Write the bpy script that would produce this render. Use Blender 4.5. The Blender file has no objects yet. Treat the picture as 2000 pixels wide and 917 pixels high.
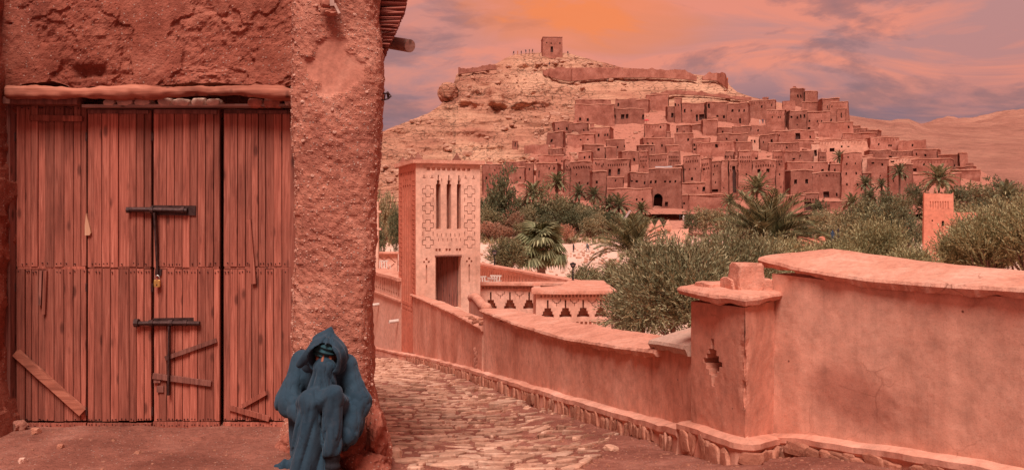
import bpy, math, random
import numpy as np
from math import radians, sin, cos, pi

# ------------------------------------------------------------------ camera, sky, sun, exposure
SC = bpy.context.scene
COL = SC.collection
F, EYE, HOR = 1700.0, 1.6, 430.0            # focal length in photo pixels, eye height, horizon row
cam_data = bpy.data.cameras.new('camera')
cam_data.sensor_width = 36.0
cam_data.lens = 36.0 * F / 2000.0
cam_data.shift_y = -(458.5 - HOR) / 2000.0
cam_data.clip_start, cam_data.clip_end = 0.05, 20000
cam = bpy.data.objects.new('camera', cam_data)
COL.objects.link(cam)
cam.location = (0, 0, EYE)
cam.rotation_euler = (radians(90), 0, 0)
SC.camera = cam

SUN_EL, SUN_AZ = 56.0, 186.0                # azimuth clockwise from +Y: the light comes from behind the camera
SUN_STRENGTH, SUN_ANGLE = 4.4, 24.0
SKY_STRENGTH = 0.84
SC.view_settings.view_transform = 'Standard'
SC.view_settings.look = 'None'
SC.view_settings.gamma = 1.0
SC.view_settings.exposure = -0.06
SC.view_settings.use_curve_mapping = False


def N(nt, typ, **kw):
    n = nt.nodes.new(typ)
    for k, v in kw.items():
        if k == 'inp':
            for kk, vv in v.items():
                if isinstance(vv, bpy.types.NodeSocket):
                    nt.links.new(vv, n.inputs[kk])
                else:
                    n.inputs[kk].default_value = vv
        else:
            setattr(n, k, v)
    return n


def ramp(nt, fac, stops, interp='LINEAR'):
    r = nt.nodes.new('ShaderNodeValToRGB')
    r.color_ramp.interpolation = interp
    el = r.color_ramp.elements
    while len(el) < len(stops):
        el.new(0.5)
    for e, (p, c) in zip(el, stops):
        e.position = p
        e.color = (c[0], c[1], c[2], 1) if not isinstance(c, (int, float)) else (c, c, c, 1)
    nt.links.new(fac, r.inputs[0])
    return r.outputs[0]


def mixc(nt, fac, a, b, mode='MIX'):
    m = nt.nodes.new('ShaderNodeMix')
    m.data_type = 'RGBA'
    m.blend_type = mode
    for s, v in ((m.inputs[0], fac), (m.inputs[6], a), (m.inputs[7], b)):
        if isinstance(v, bpy.types.NodeSocket):
            nt.links.new(v, s)
        elif isinstance(v, (int, float)):
            s.default_value = v
        else:
            s.default_value = (v[0], v[1], v[2], 1)
    return m.outputs[2]


def mth(nt, op, a, b=None, c=None, clamp=False):
    m = nt.nodes.new('ShaderNodeMath')
    m.operation = op
    m.use_clamp = clamp
    for i, v in enumerate((a, b, c)):
        if v is None:
            continue
        if isinstance(v, bpy.types.NodeSocket):
            nt.links.new(v, m.inputs[i])
        else:
            m.inputs[i].default_value = v
    return m.outputs[0]


world = bpy.data.worlds.new('World')
SC.world = world
world.use_nodes = True
wt = world.node_tree
wt.nodes.clear()
tc = N(wt, 'ShaderNodeTexCoord')
sep = N(wt, 'ShaderNodeSeparateXYZ', inp={0: tc.outputs['Generated']})
zz = mth(wt, 'MAXIMUM', sep.outputs[2], 0.0)
den = mth(wt, 'ADD', zz, 0.16)
cx = mth(wt, 'DIVIDE', sep.outputs[0], den)
cy = mth(wt, 'DIVIDE', sep.outputs[1], den)
cvec = N(wt, 'ShaderNodeCombineXYZ', inp={0: cx, 1: cy, 2: 0.0}).outputs[0]
n_big = N(wt, 'ShaderNodeTexNoise', inp={'Vector': cvec, 'Scale': 1.5, 'Detail': 10.0, 'Roughness': 0.6, 'Distortion': 0.5}).outputs[0]
mp = N(wt, 'ShaderNodeMapping', inp={0: cvec, 1: (3.7, 1.3, 0.0), 3: (0.9, 1.15, 1.0)}).outputs[0]
n_streak = N(wt, 'ShaderNodeTexNoise', inp={'Vector': mp, 'Scale': 1.7, 'Detail': 9.0, 'Roughness': 0.58, 'Distortion': 0.9}).outputs[0]
# the clear part of the sky is a low-sun Nishita sky, mostly covered by sunset cloud
nish = N(wt, 'ShaderNodeTexSky', sky_type='NISHITA', sun_disc=False, sun_elevation=radians(8), sun_rotation=radians(SUN_AZ))
nish_c = mixc(wt, 1.0, nish.outputs[0], (0.06, 0.06, 0.06), 'MULTIPLY')
elev = ramp(wt, zz, [(0.0, (0.33, 0.19, 0.245)), (0.06, (0.34, 0.19, 0.245)), (0.125, (0.37, 0.205, 0.25)),
                     (0.16, (0.70, 0.31, 0.29)), (0.22, (0.70, 0.33, 0.31)), (0.45, (0.36, 0.20, 0.21)), (1.0, (0.27, 0.17, 0.19))])
pinkf = ramp(wt, n_streak, [(0.42, 0.0), (0.57, 1.0)])
lowf = ramp(wt, zz, [(0.10, 0.30), (0.17, 0.95)])
c1 = mixc(wt, mth(wt, 'MULTIPLY', pinkf, lowf), elev, (1.12, 0.365, 0.245))
greyf = ramp(wt, n_big, [(0.51, 0.0), (0.58, 0.75), (0.66, 1.0)])
c2 = mixc(wt, mth(wt, 'MULTIPLY', greyf, 0.72), c1, (0.30, 0.17, 0.20))
# the orange glow of the cloud that hides the low sun
gd = N(wt, 'ShaderNodeVectorMath', operation='SUBTRACT', inp={0: tc.outputs['Generated'], 1: (0.085, 0.966, 0.240)})
gm = N(wt, 'ShaderNodeVectorMath', operation='MULTIPLY', inp={0: gd.outputs[0], 1: (1.0, 1.0, 2.3)})
gl = N(wt, 'ShaderNodeVectorMath', operation='LENGTH', inp={0: gm.outputs[0]}).outputs[1]
gl2 = mth(wt, 'ADD', gl, mth(wt, 'MULTIPLY', mth(wt, 'SUBTRACT', n_streak, 0.5), 0.5))
glow = ramp(wt, gl2, [(0.025, 1.0), (0.08, 0.6), (0.17, 0.0)], 'EASE')
c3 = mixc(wt, mth(wt, 'MULTIPLY', glow, 0.95), c2, (1.25, 0.33, 0.10))
c4 = mixc(wt, 0.12, c3, nish_c)
bg = N(wt, 'ShaderNodeBackground', inp={'Color': c4, 'Strength': SKY_STRENGTH})
wo = N(wt, 'ShaderNodeOutputWorld', inp={0: bg.outputs[0]})

sun_data = bpy.data.lights.new('sun', 'SUN')
sun_data.energy = SUN_STRENGTH
sun_data.angle = radians(SUN_ANGLE)
sun_data.color = (1.0, 0.95, 0.89)
sun = bpy.data.objects.new('sun', sun_data)
COL.objects.link(sun)
sun.rotation_euler = (radians(90 - SUN_EL), 0, radians(180 - SUN_AZ))
sun.location = (0, -20, 40)

# ------------------------------------------------------------------ helpers
RNG = np.random.default_rng(7)
random.seed(7)


def P(px, py, d):
    """photo pixel at a chosen distance -> world point"""
    return np.array([(px - 1000.0) / F * d, d, EYE - (py - HOR) / F * d])


def _hash(i, j, k, seed):
    h = (i.astype(np.uint32) * np.uint32(374761393) + j.astype(np.uint32) * np.uint32(668265263)
         + k.astype(np.uint32) * np.uint32(2246822519) + np.uint32((seed * 3266489917) & 0xffffffff))
    h = (h ^ (h >> np.uint32(13))) * np.uint32(1274126177)
    h = h ^ (h >> np.uint32(16))
    return (h & np.uint32(0xffffff)).astype(np.float64) / float(0xffffff)


def vnoise(p, seed=0):
    p = np.asarray(p, float)
    fl = np.floor(p)
    t = p - fl
    t = t * t * (3 - 2 * t)
    i, j, k = (fl[..., a].astype(np.int64) for a in range(3))
    r = 0
    for a in (0, 1):
        wa = t[..., 0] if a else 1 - t[..., 0]
        for b in (0, 1):
            wb = t[..., 1] if b else 1 - t[..., 1]
            for c in (0, 1):
                wc = t[..., 2] if c else 1 - t[..., 2]
                r = r + wa * wb * wc * _hash(i + a, j + b, k + c, seed)
    return r * 2 - 1


def fbm(p, octaves=4, seed=0, gain=0.5):
    p = np.asarray(p, float)
    s, a = 0, 1.0
    for o in range(octaves):
        s = s + a * vnoise(p * 2.0 ** o + 17.3 * o, seed + o)
        a *= gain
    return s


def sstep(a, b, x):
    t = np.clip((np.asarray(x, float) - a) / (b - a), 0, 1)
    return t * t * (3 - 2 * t)


class MB:
    """collects vertices and faces for one mesh, in world coordinates"""
    def __init__(self):
        self.v, self.f, self.n, self.mi = [], [], 0, []

    def add(self, v, f, mi=0):
        v = np.asarray(v, float).reshape(-1, 3)
        self.v.append(v)
        self.f += [tuple(int(a) + self.n for a in q) for q in f]
        self.mi += [mi] * len(f)
        self.n += len(v)
        return self

    def box(self, lo, hi, mi=0):
        x0, y0, z0 = lo
        x1, y1, z1 = hi
        return self.add([(x0, y0, z0), (x1, y0, z0), (x1, y1, z0), (x0, y1, z0), (x0, y0, z1), (x1, y0, z1), (x1, y1, z1), (x0, y1, z1)], BOXF, mi)

    def hexa(self, pts8, mi=0):
        return self.add(pts8, BOXF, mi)

    def beam(self, a, b, w, h, up=(0, 0, 1), mi=0, jit=0.0):
        a, b = np.array(a, float), np.array(b, float)
        t = b - a
        t /= np.linalg.norm(t)
        s = np.cross(t, up)
        if np.linalg.norm(s) < 1e-4:
            s = np.cross(t, (0, 1, 0))
        s /= np.linalg.norm(s)
        u = np.cross(s, t)
        q = [p + s * (w / 2) * i + u * (h / 2) * j for p in (a, b) for i, j in ((-1, -1), (1, -1), (1, 1), (-1, 1))]
        q = np.array(q)
        if jit:
            q += RNG.uniform(-jit, jit, q.shape)
        return self.add(q, [(3, 2, 1, 0), (4, 5, 6, 7), (0, 1, 5, 4), (1, 2, 6, 5), (2, 3, 7, 6), (3, 0, 4, 7)], mi)

    def tube(self, pts, rad, n=8, cap=True, mi=0, wob=0.0):
        pts = np.asarray(pts, float)
        m = len(pts)
        rad = np.broadcast_to(np.asarray(rad, float), (m,))
        rings = []
        ref = None
        for i in range(m):
            t = pts[min(i + 1, m - 1)] - pts[max(i - 1, 0)]
            t = t / (np.linalg.norm(t) + 1e-9)
            if ref is None:
                ref = np.array((0, 0, 1.0)) if abs(t[2]) < 0.9 else np.array((1.0, 0, 0))
            s = np.cross(t, ref)
            s /= np.linalg.norm(s) + 1e-9
            u = np.cross(s, t)
            ref = u
            a = np.arange(n) * 2 * pi / n
            r = rad[i] * (1 + (RNG.uniform(-wob, wob, n) if wob else 0))
            rings.append(pts[i] + (np.cos(a) * r)[:, None] * s + (np.sin(a) * r)[:, None] * u)
        v = np.concatenate(rings)
        f = [(i * n + k, i * n + (k + 1) % n, (i + 1) * n + (k + 1) % n, (i + 1) * n + k) for i in range(m - 1) for k in range(n)]
        f = [tuple(reversed(q)) for q in f]
        if cap:
            f.append(tuple(range(n)))
            f.append(tuple(reversed(range((m - 1) * n, m * n))))
        return self.add(v, f, mi)

    def grid(self, pts, mi=0, flip=False, closed=False):
        """pts (nu, nv, 3)"""
        nu, nv = pts.shape[:2]
        idx = np.arange(nu * nv).reshape(nu, nv)
        if closed:
            idx = np.concatenate([idx, idx[:1]])
        q = np.stack([idx[:-1, :-1], idx[1:, :-1], idx[1:, 1:], idx[:-1, 1:]], -1).reshape(-1, 4)
        if flip:
            q = q[:, ::-1]
        return self.add(pts.reshape(-1, 3), q.tolist(), mi)

    def mesh(self, name, mats, off=(0, 0, 0), smooth=False):
        v = np.concatenate(self.v) - np.array(off) if self.v else np.zeros((0, 3))
        me = bpy.data.meshes.new(name)
        me.from_pydata(v.tolist(), [], self.f)
        mats = mats if isinstance(mats, (list, tuple)) else [mats]
        for m in mats:
            me.materials.append(m)
        if len(mats) > 1:
            me.polygons.foreach_set('material_index', self.mi)
        if smooth:
            me.polygons.foreach_set('use_smooth', [True] * len(me.polygons))
        me.update()
        return me


BOXF = [(3, 2, 1, 0), (4, 5, 6, 7), (0, 1, 5, 4), (1, 2, 6, 5), (2, 3, 7, 6), (3, 0, 4, 7)]


def fast_mesh(name, v, q, mats, smooth=False):
    """vertices (n,3), quads or tris (m,k) as arrays"""
    me = bpy.data.meshes.new(name)
    k = q.shape[1]
    me.vertices.add(len(v))
    me.vertices.foreach_set('co', np.ascontiguousarray(v, dtype=np.float32).ravel())
    me.loops.add(q.size)
    me.loops.foreach_set('vertex_index', np.ascontiguousarray(q, dtype=np.int32).ravel())
    me.polygons.add(len(q))
    me.polygons.foreach_set('loop_start', np.arange(0, q.size, k, dtype=np.int32))
    for m in (mats if isinstance(mats, (list, tuple)) else [mats]):
        me.materials.append(m)
    me.update(calc_edges=True)
    me.validate()
    if smooth:
        me.polygons.foreach_set('use_smooth', np.ones(len(me.polygons), dtype=bool))
    return me


def wloc(o):
    r = np.zeros(3)
    while o is not None:
        r += np.array(o.location)
        o = o.parent
    return r


def link(name, data, parent=None):
    o = bpy.data.objects.new(name, data)
    COL.objects.link(o)
    o.parent = parent
    return o


def tag(o, label=None, cat=None, group=None, kind=None):
    if label:
        o['label'] = label
    if cat:
        o['category'] = cat
    if group:
        o['group'] = group
    if kind:
        o['kind'] = kind
    return o


def thing(name, label, cat, loc=(0, 0, 0), group=None):
    o = link(name, None)
    o.empty_display_size = 0.2
    o.location = [float(a) for a in loc]
    return tag(o, label, cat, group)


def part(name, mb, mats, parent=None, smooth=False, kind=None, label=None):
    o = link(name, mb.mesh(name, mats, wloc(parent) if parent else (0, 0, 0), smooth), parent)
    return tag(o, label, None, None, kind)


def copy_tree(o, parent=None):
    c = o.copy()
    COL.objects.link(c)
    c.parent = parent
    for ch in KIDS.get(o.name, []) or [x for x in o.children]:
        copy_tree(ch, c)
    return c


KIDS = {}


def interp(xs, pts):
    """piecewise smooth interpolation of rows of pts (first column is the parameter)"""
    a = np.asarray(pts, float)
    xs = np.asarray(xs, float)
    return np.stack([np.interp(xs, a[:, 0], a[:, k]) for k in range(1, a.shape[1])], -1)


def smooth1(a, n=2):
    a = a.copy()
    for _ in range(n):
        a[1:-1] = (a[:-2] + 2 * a[1:-1] + a[2:]) / 4
    return a


def surface_nets(fn, lo, hi, res):
    lo, hi = np.array(lo, float), np.array(hi, float)
    dims = np.ceil((hi - lo) / res).astype(int) + 1
    ax = [lo[i] + np.arange(dims[i]) * res for i in range(3)]
    G = np.stack(np.meshgrid(*ax, indexing='ij'), -1)
    D = fn(G.reshape(-1, 3)).reshape(dims)
    S = D < 0
    c = [n - 1 for n in dims]
    acc = np.zeros((c[0], c[1], c[2], 3))
    cnt = np.zeros((c[0], c[1], c[2]))
    for axis in range(3):
        for a in (0, 1):
            for b in (0, 1):
                o0 = [0, 0, 0]
                oth = [i for i in range(3) if i != axis]
                o0[oth[0]], o0[oth[1]] = a, b
                o1 = list(o0)
                o1[axis] = 1
                s0 = tuple(slice(o0[i], o0[i] + c[i]) for i in range(3))
                s1 = tuple(slice(o1[i], o1[i] + c[i]) for i in range(3))
                m = S[s0] != S[s1]
                d0, d1 = D[s0], D[s1]
                t = np.where(m, d0 / np.where(m, d0 - d1, 1), 0)
                pos = np.zeros(m.shape + (3,))
                for i in range(3):
                    pos[..., i] = o0[i]
                pos[..., axis] = t
                acc += pos * m[..., None]
                cnt += m
    act = cnt > 0
    ids = -np.ones(c, int)
    ids[act] = np.arange(act.sum())
    cell = np.argwhere(act)
    v = lo + (cell + acc[act] / cnt[act][:, None]) * res
    quads = []
    for axis in range(3):
        sl0 = [slice(1, c[i]) for i in range(3)]
        sl0[axis] = slice(0, c[axis])
        sl1 = list(sl0)
        sl1[axis] = slice(1, c[axis] + 1)
        a, b = S[tuple(sl0)], S[tuple(sl1)]
        e = np.argwhere(a != b)
        if len(e) == 0:
            continue
        off = np.array([1, 1, 1])
        off[axis] = 0
        e = e + off
        inside = S[e[:, 0], e[:, 1], e[:, 2]]
        o1, o2 = [(1, 2), (2, 0), (0, 1)][axis]
        def g(da, db):
            q = e.copy()
            q[:, o1] -= da
            q[:, o2] -= db
            return ids[q[:, 0], q[:, 1], q[:, 2]]
        q = np.stack([g(1, 1), g(0, 1), g(0, 0), g(1, 0)], -1)
        q[~inside] = q[~inside][:, ::-1]
        quads.append(q)
    q = np.concatenate(quads)
    return v, q[(q >= 0).all(1)]


def relax(v, q, n=2, w=0.5):
    e = np.concatenate([q[:, [0, 1]], q[:, [1, 2]], q[:, [2, 3]], q[:, [3, 0]]])
    for _ in range(n):
        acc = np.zeros_like(v)
        cnt = np.zeros(len(v))
        np.add.at(acc, e[:, 0], v[e[:, 1]])
        np.add.at(acc, e[:, 1], v[e[:, 0]])
        np.add.at(cnt, e[:, 0], 1)
        np.add.at(cnt, e[:, 1], 1)
        v = v * (1 - w) + w * acc / np.maximum(cnt, 1)[:, None]
    return v


def smin(a, b, k):
    h = np.clip(0.5 + 0.5 * (b - a) / k, 0, 1)
    return b * (1 - h) + a * h - k * h * (1 - h)


def sd_caps(p, a, b, ra, rb):
    a, b = np.array(a, float), np.array(b, float)
    pa, ba = p - a, b - a
    h = np.clip((pa @ ba) / (ba @ ba), 0, 1)
    return np.linalg.norm(pa - h[:, None] * ba, axis=1) - (ra + (rb - ra) * h)


def sd_ell(p, c, r):
    q = (p - np.array(c)) / np.array(r)
    k = np.linalg.norm(q, axis=1)
    return (k - 1) * min(r)


def holed_panel(mb, w, h, rects, xf, extra_x=(), extra_z=(), mi=0, rmi=0, back=True):
    """rectangular wall face 0..w x 0..h with recessed rectangles (x0, z0, x1, z1, depth); xf maps (x, depth, z) rows to world"""
    xs = sorted({0.0, w, *extra_x, *[a for r in rects for a in (r[0], r[2])]})
    zs = sorted({0.0, h, *extra_z, *[a for r in rects for a in (r[1], r[3])]})
    xs, zs = np.array(xs), np.array(zs)
    xc, zc = (xs[1:] + xs[:-1]) / 2, (zs[1:] + zs[:-1]) / 2
    solid = np.ones((len(xc), len(zc)), bool)
    for r in rects:
        solid[np.ix_((xc > r[0]) & (xc < r[2]), (zc > r[1]) & (zc < r[3]))] = False
    X, Z = np.meshgrid(xs, zs, indexing='ij')
    idx = np.arange(X.size).reshape(X.shape)
    ii, jj = np.nonzero(solid)
    q = np.stack([idx[ii, jj], idx[ii + 1, jj], idx[ii + 1, jj + 1], idx[ii, jj + 1]], -1)
    mb.add(xf(np.stack([X.ravel(), np.zeros(X.size), Z.ravel()], -1)), q.tolist(), mi)
    if back and rects:
        D = np.zeros(solid.shape)
        for r in rects:
            ix = np.ix_((xc > r[0]) & (xc < r[2]), (zc > r[1]) & (zc < r[3]))
            D[ix] = np.maximum(D[ix], r[4])
        vv, qq = [], []
        def face(*pts):
            k = len(vv)
            vv.extend(pts)
            qq.append((k, k + 1, k + 2, k + 3))
        ni, nj = solid.shape
        for i, j in zip(*np.nonzero(~solid)):
            x0, x1, z0, z1, dp = xs[i], xs[i + 1], zs[j], zs[j + 1], D[i, j]
            face((x0, dp, z0), (x1, dp, z0), (x1, dp, z1), (x0, dp, z1))
            for di, dj, a, b in ((-1, 0, (x0, z0), (x0, z1)), (1, 0, (x1, z1), (x1, z0)), (0, -1, (x1, z0), (x0, z0)), (0, 1, (x0, z1), (x1, z1))):
                i2, j2 = i + di, j + dj
                nd = D[i2, j2] if 0 <= i2 < ni and 0 <= j2 < nj else 0.0
                if nd < dp - 0.015:
                    face((a[0], nd, a[1]), (a[0], dp, a[1]), (b[0], dp, b[1]), (b[0], nd, b[1]))
        mb.add(xf(np.array(vv, float)), qq, rmi)


def recess(mb, r, xf, mi=0):
    x0, z0, x1, z1, dp = r
    v = np.array([(x0, 0, z0), (x1, 0, z0), (x1, 0, z1), (x0, 0, z1), (x0, dp, z0), (x1, dp, z0), (x1, dp, z1), (x0, dp, z1)], float)
    mb.add(xf(v), [(4, 5, 6, 7), (0, 1, 5, 4), (1, 2, 6, 5), (2, 3, 7, 6), (3, 0, 4, 7)], mi)


def rock(mb, c, size, seed, mi=0, sub=1, flat=1.0):
    v, f = ICO[sub]
    d = 1 + 0.35 * vnoise(v * 1.6 + seed * 7.1, seed) + 0.15 * vnoise(v * 3.7 + seed, seed + 3)
    w = v * d[:, None]
    w = np.clip(w, -0.8, 0.8)
    a = seed * 1.7
    R = np.array([[cos(a), -sin(a), 0], [sin(a), cos(a), 0], [0, 0, 1]])
    w = (w * np.array([size[0], size[1], size[2] * flat])) @ R.T + np.array(c)
    mb.add(w, f, mi)


def _ico():
    t = (1 + 5 ** 0.5) / 2
    v = [(-1, t, 0), (1, t, 0), (-1, -t, 0), (1, -t, 0), (0, -1, t), (0, 1, t), (0, -1, -t), (0, 1, -t), (t, 0, -1), (t, 0, 1), (-t, 0, -1), (-t, 0, 1)]
    f = [(0, 11, 5), (0, 5, 1), (0, 1, 7), (0, 7, 10), (0, 10, 11), (1, 5, 9), (5, 11, 4), (11, 10, 2), (10, 7, 6), (7, 1, 8),
         (3, 9, 4), (3, 4, 2), (3, 2, 6), (3, 6, 8), (3, 8, 9), (4, 9, 5), (2, 4, 11), (6, 2, 10), (8, 6, 7), (9, 8, 1)]
    v = [np.array(a) / np.linalg.norm(a) for a in v]
    out = [(np.array(v), f)]
    for _ in range(3):
        nf, cache = [], {}
        def mid(a, b):
            k = (min(a, b), max(a, b))
            if k not in cache:
                m = v[a] + v[b]
                v.append(m / np.linalg.norm(m))
                cache[k] = len(v) - 1
            return cache[k]
        for a, b, c in f:
            ab, bc, ca = mid(a, b), mid(b, c), mid(c, a)
            nf += [(a, ab, ca), (b, bc, ab), (c, ca, bc), (ab, bc, ca)]
        f = nf
        out.append((np.array(v), f))
    return out


ICO = _ico()
# ------------------------------------------------------------------ materials
M = {}


def new_mat(name):
    m = bpy.data.materials.new(name)
    m.use_nodes = True
    nt = m.node_tree
    nt.nodes.clear()
    return m, nt


def finish(m, nt, color, rough=0.9, bump=None, bstr=0.3, bdist=0.02, spec=0.2, metal=0.0):
    b = N(nt, 'ShaderNodeBsdfPrincipled')
    for s, v in (('Base Color', color), ('Roughness', rough), ('Specular IOR Level', spec), ('Metallic', metal)):
        if isinstance(v, bpy.types.NodeSocket):
            nt.links.new(v, b.inputs[s])
        elif isinstance(v, tuple):
            b.inputs[s].default_value = (*v, 1)
        else:
            b.inputs[s].default_value = v
    if bump is not None:
        bn = N(nt, 'ShaderNodeBump', inp={'Strength': bstr, 'Distance': bdist, 'Height': bump})
        nt.links.new(bn.outputs[0], b.inputs['Normal'])
    N(nt, 'ShaderNodeOutputMaterial', inp={0: b.outputs[0]})
    M[m.name] = m
    return m


def pos(nt, scale=(1, 1, 1), obj=False):
    if obj:
        v = N(nt, 'ShaderNodeTexCoord').outputs['Object']
    else:
        v = N(nt, 'ShaderNodeNewGeometry').outputs['Position']
    return N(nt, 'ShaderNodeMapping', inp={0: v, 3: scale}).outputs[0]


def noise(nt, v, s, d=5.0, r=0.55, dist=0.0):
    return N(nt, 'ShaderNodeTexNoise', inp={'Vector': v, 'Scale': s, 'Detail': d, 'Roughness': r, 'Distortion': dist}).outputs[0]


def earth(name, a, b, c, scale=1.0, bscale=30.0, bstr=0.35, bdist=0.02, streak=0.0, stain=0.0, grit=0.0, rough=0.93, obj_var=0.0, crack=0.0, blot=False):
    """dry mud, plaster, soil or rock: three tones in patches, fine grain, optional vertical wash streaks, damp stains and pale grit"""
    m, nt = new_mat(name)
    p = pos(nt)
    n1 = noise(nt, p, scale, 6, 0.6, 0.4)
    col = ramp(nt, n1, [(0.30, a), (0.50, b), (0.72, c)])
    n2 = noise(nt, p, scale * 9, 5, 0.65)
    v = ramp(nt, n2, [(0.28, 0.66), (0.55, 1.0), (0.78, 1.22)])
    col = mixc(nt, 0.8, col, v, 'MULTIPLY')
    if streak:
        ps = pos(nt, (1.5, 1.5, 0.22))
        ns = noise(nt, ps, 1.3, 6, 0.62, 0.6)
        sv = ramp(nt, ns, [(0.30, (0.60, 0.50, 0.46)), (0.42, (1, 1, 1)), (0.60, (1.0, 1.0, 1.0)), (0.68, (1.12, 1.22, 1.24))])
        col = mixc(nt, streak, col, sv, 'MULTIPLY')
    if stain:
        nst = noise(nt, p, 0.62, 3, 0.5)
        st = ramp(nt, nst, [(0.40, (0.72, 0.62, 0.58)), (0.55, (1, 1, 1))])
        col = mixc(nt, stain, col, st, 'MULTIPLY')
    if blot:
        dv = N(nt, 'ShaderNodeVectorMath', operation='SUBTRACT', inp={0: p, 1: (2.42, 6.25, 0.30)})
        dl = N(nt, 'ShaderNodeVectorMath', operation='LENGTH', inp={0: N(nt, 'ShaderNodeVectorMath', operation='MULTIPLY', inp={0: dv.outputs[0], 1: (1.0, 1.0, 1.9)}).outputs[0]}).outputs[1]
        dl = mth(nt, 'ADD', dl, mth(nt, 'MULTIPLY', mth(nt, 'SUBTRACT', noise(nt, p, 2.2, 5, 0.6), 0.5), 0.5))
        bl = ramp(nt, dl, [(0.25, (0.66, 0.52, 0.50)), (0.62, (1, 1, 1))], 'EASE')
        col = mixc(nt, 0.85, col, bl, 'MULTIPLY')
    if crack:
        pd = N(nt, 'ShaderNodeVectorMath', operation='ADD', inp={0: p, 1: mixc(nt, 1.0, noise(nt, p, 3.0, 4, 0.6), (0.25, 0.25, 0.25), 'MULTIPLY')}).outputs[0]
        ve = N(nt, 'ShaderNodeTexVoronoi', feature='DISTANCE_TO_EDGE', inp={'Vector': pd, 'Scale': 2.3}).outputs['Distance']
        line = ramp(nt, ve, [(0.0, 1.0), (0.006, 0.8), (0.014, 0.0)])
        where = ramp(nt, noise(nt, p, 1.1, 3, 0.5), [(0.56, 0.0), (0.64, 1.0)])
        col = mixc(nt, mth(nt, 'MULTIPLY', mth(nt, 'MULTIPLY', line, where), crack), col, mixc(nt, 1.0, col, (0.45, 0.36, 0.33), 'MULTIPLY'))
        vp = N(nt, 'ShaderNodeTexVoronoi', inp={'Vector': p, 'Scale': 7.0})
        pit = ramp(nt, vp.outputs['Distance'], [(0.05, 1.0), (0.085, 0.0)])
        psel = ramp(nt, N(nt, 'ShaderNodeSeparateColor', inp={0: vp.outputs['Color']}).outputs[1], [(0.84, 0.0), (0.88, 1.0)])
        col = mixc(nt, mth(nt, 'MULTIPLY', pit, psel), col, mixc(nt, 1.0, col, (0.28, 0.2, 0.18), 'MULTIPLY'))
        spk = noise(nt, p, 95, 4, 0.75)
        col = mixc(nt, 0.7, col, ramp(nt, spk, [(0.30, 0.62), (0.45, 1.0), (0.70, 1.12)]), 'MULTIPLY')
        fs = noise(nt, pos(nt, (14, 14, 0.5)), 1.0, 4, 0.6)
        col = mixc(nt, 0.38, col, ramp(nt, fs, [(0.28, 0.72), (0.45, 1.0), (0.75, 1.07)]), 'MULTIPLY')
    if grit:
        vo = N(nt, 'ShaderNodeTexVoronoi', inp={'Vector': p, 'Scale': 42.0})
        gm_ = ramp(nt, vo.outputs['Distance'], [(0.0, 1.0), (0.22, 1.0), (0.3, 0.0)])
        sel = ramp(nt, N(nt, 'ShaderNodeSeparateColor', inp={0: vo.outputs['Color']}).outputs[0], [(0.72, 0.0), (0.78, 1.0)])
        col = mixc(nt, mth(nt, 'MULTIPLY', mth(nt, 'MULTIPLY', gm_, sel), grit), col, (0.62, 0.40, 0.32))
    if obj_var:
        ob = N(nt, 'ShaderNodeObjectInfo').outputs['Random']
        col = mixc(nt, 1.0, col, ramp(nt, ob, [(0.0, 1 - obj_var), (1.0, 1 + obj_var * 0.6)]), 'MULTIPLY')
    nb = noise(nt, p, bscale, 6, 0.7)
    nb2 = noise(nt, p, bscale * 0.22, 4, 0.6)
    hgt = mth(nt, 'ADD', mth(nt, 'MULTIPLY', nb, 0.7), mth(nt, 'MULTIPLY', nb2, 0.45))
    if grit:
        hgt = mth(nt, 'ADD', hgt, mth(nt, 'MULTIPLY', gm_, grit * 0.55))
    return finish(m, nt, col, rough, hgt, bstr, bdist, spec=0.12)


def plain(name, c, rough=0.7, var=0.25, scale=8.0, metal=0.0, spec=0.3, bstr=0.15):
    m, nt = new_mat(name)
    n1 = noise(nt, pos(nt, obj=True), scale, 5, 0.6)
    col = mixc(nt, 1.0, c, ramp(nt, n1, [(0.3, 1 - var), (0.7, 1 + var)]), 'MULTIPLY')
    return finish(m, nt, col, rough, n1, bstr, 0.01, spec, metal)


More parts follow.
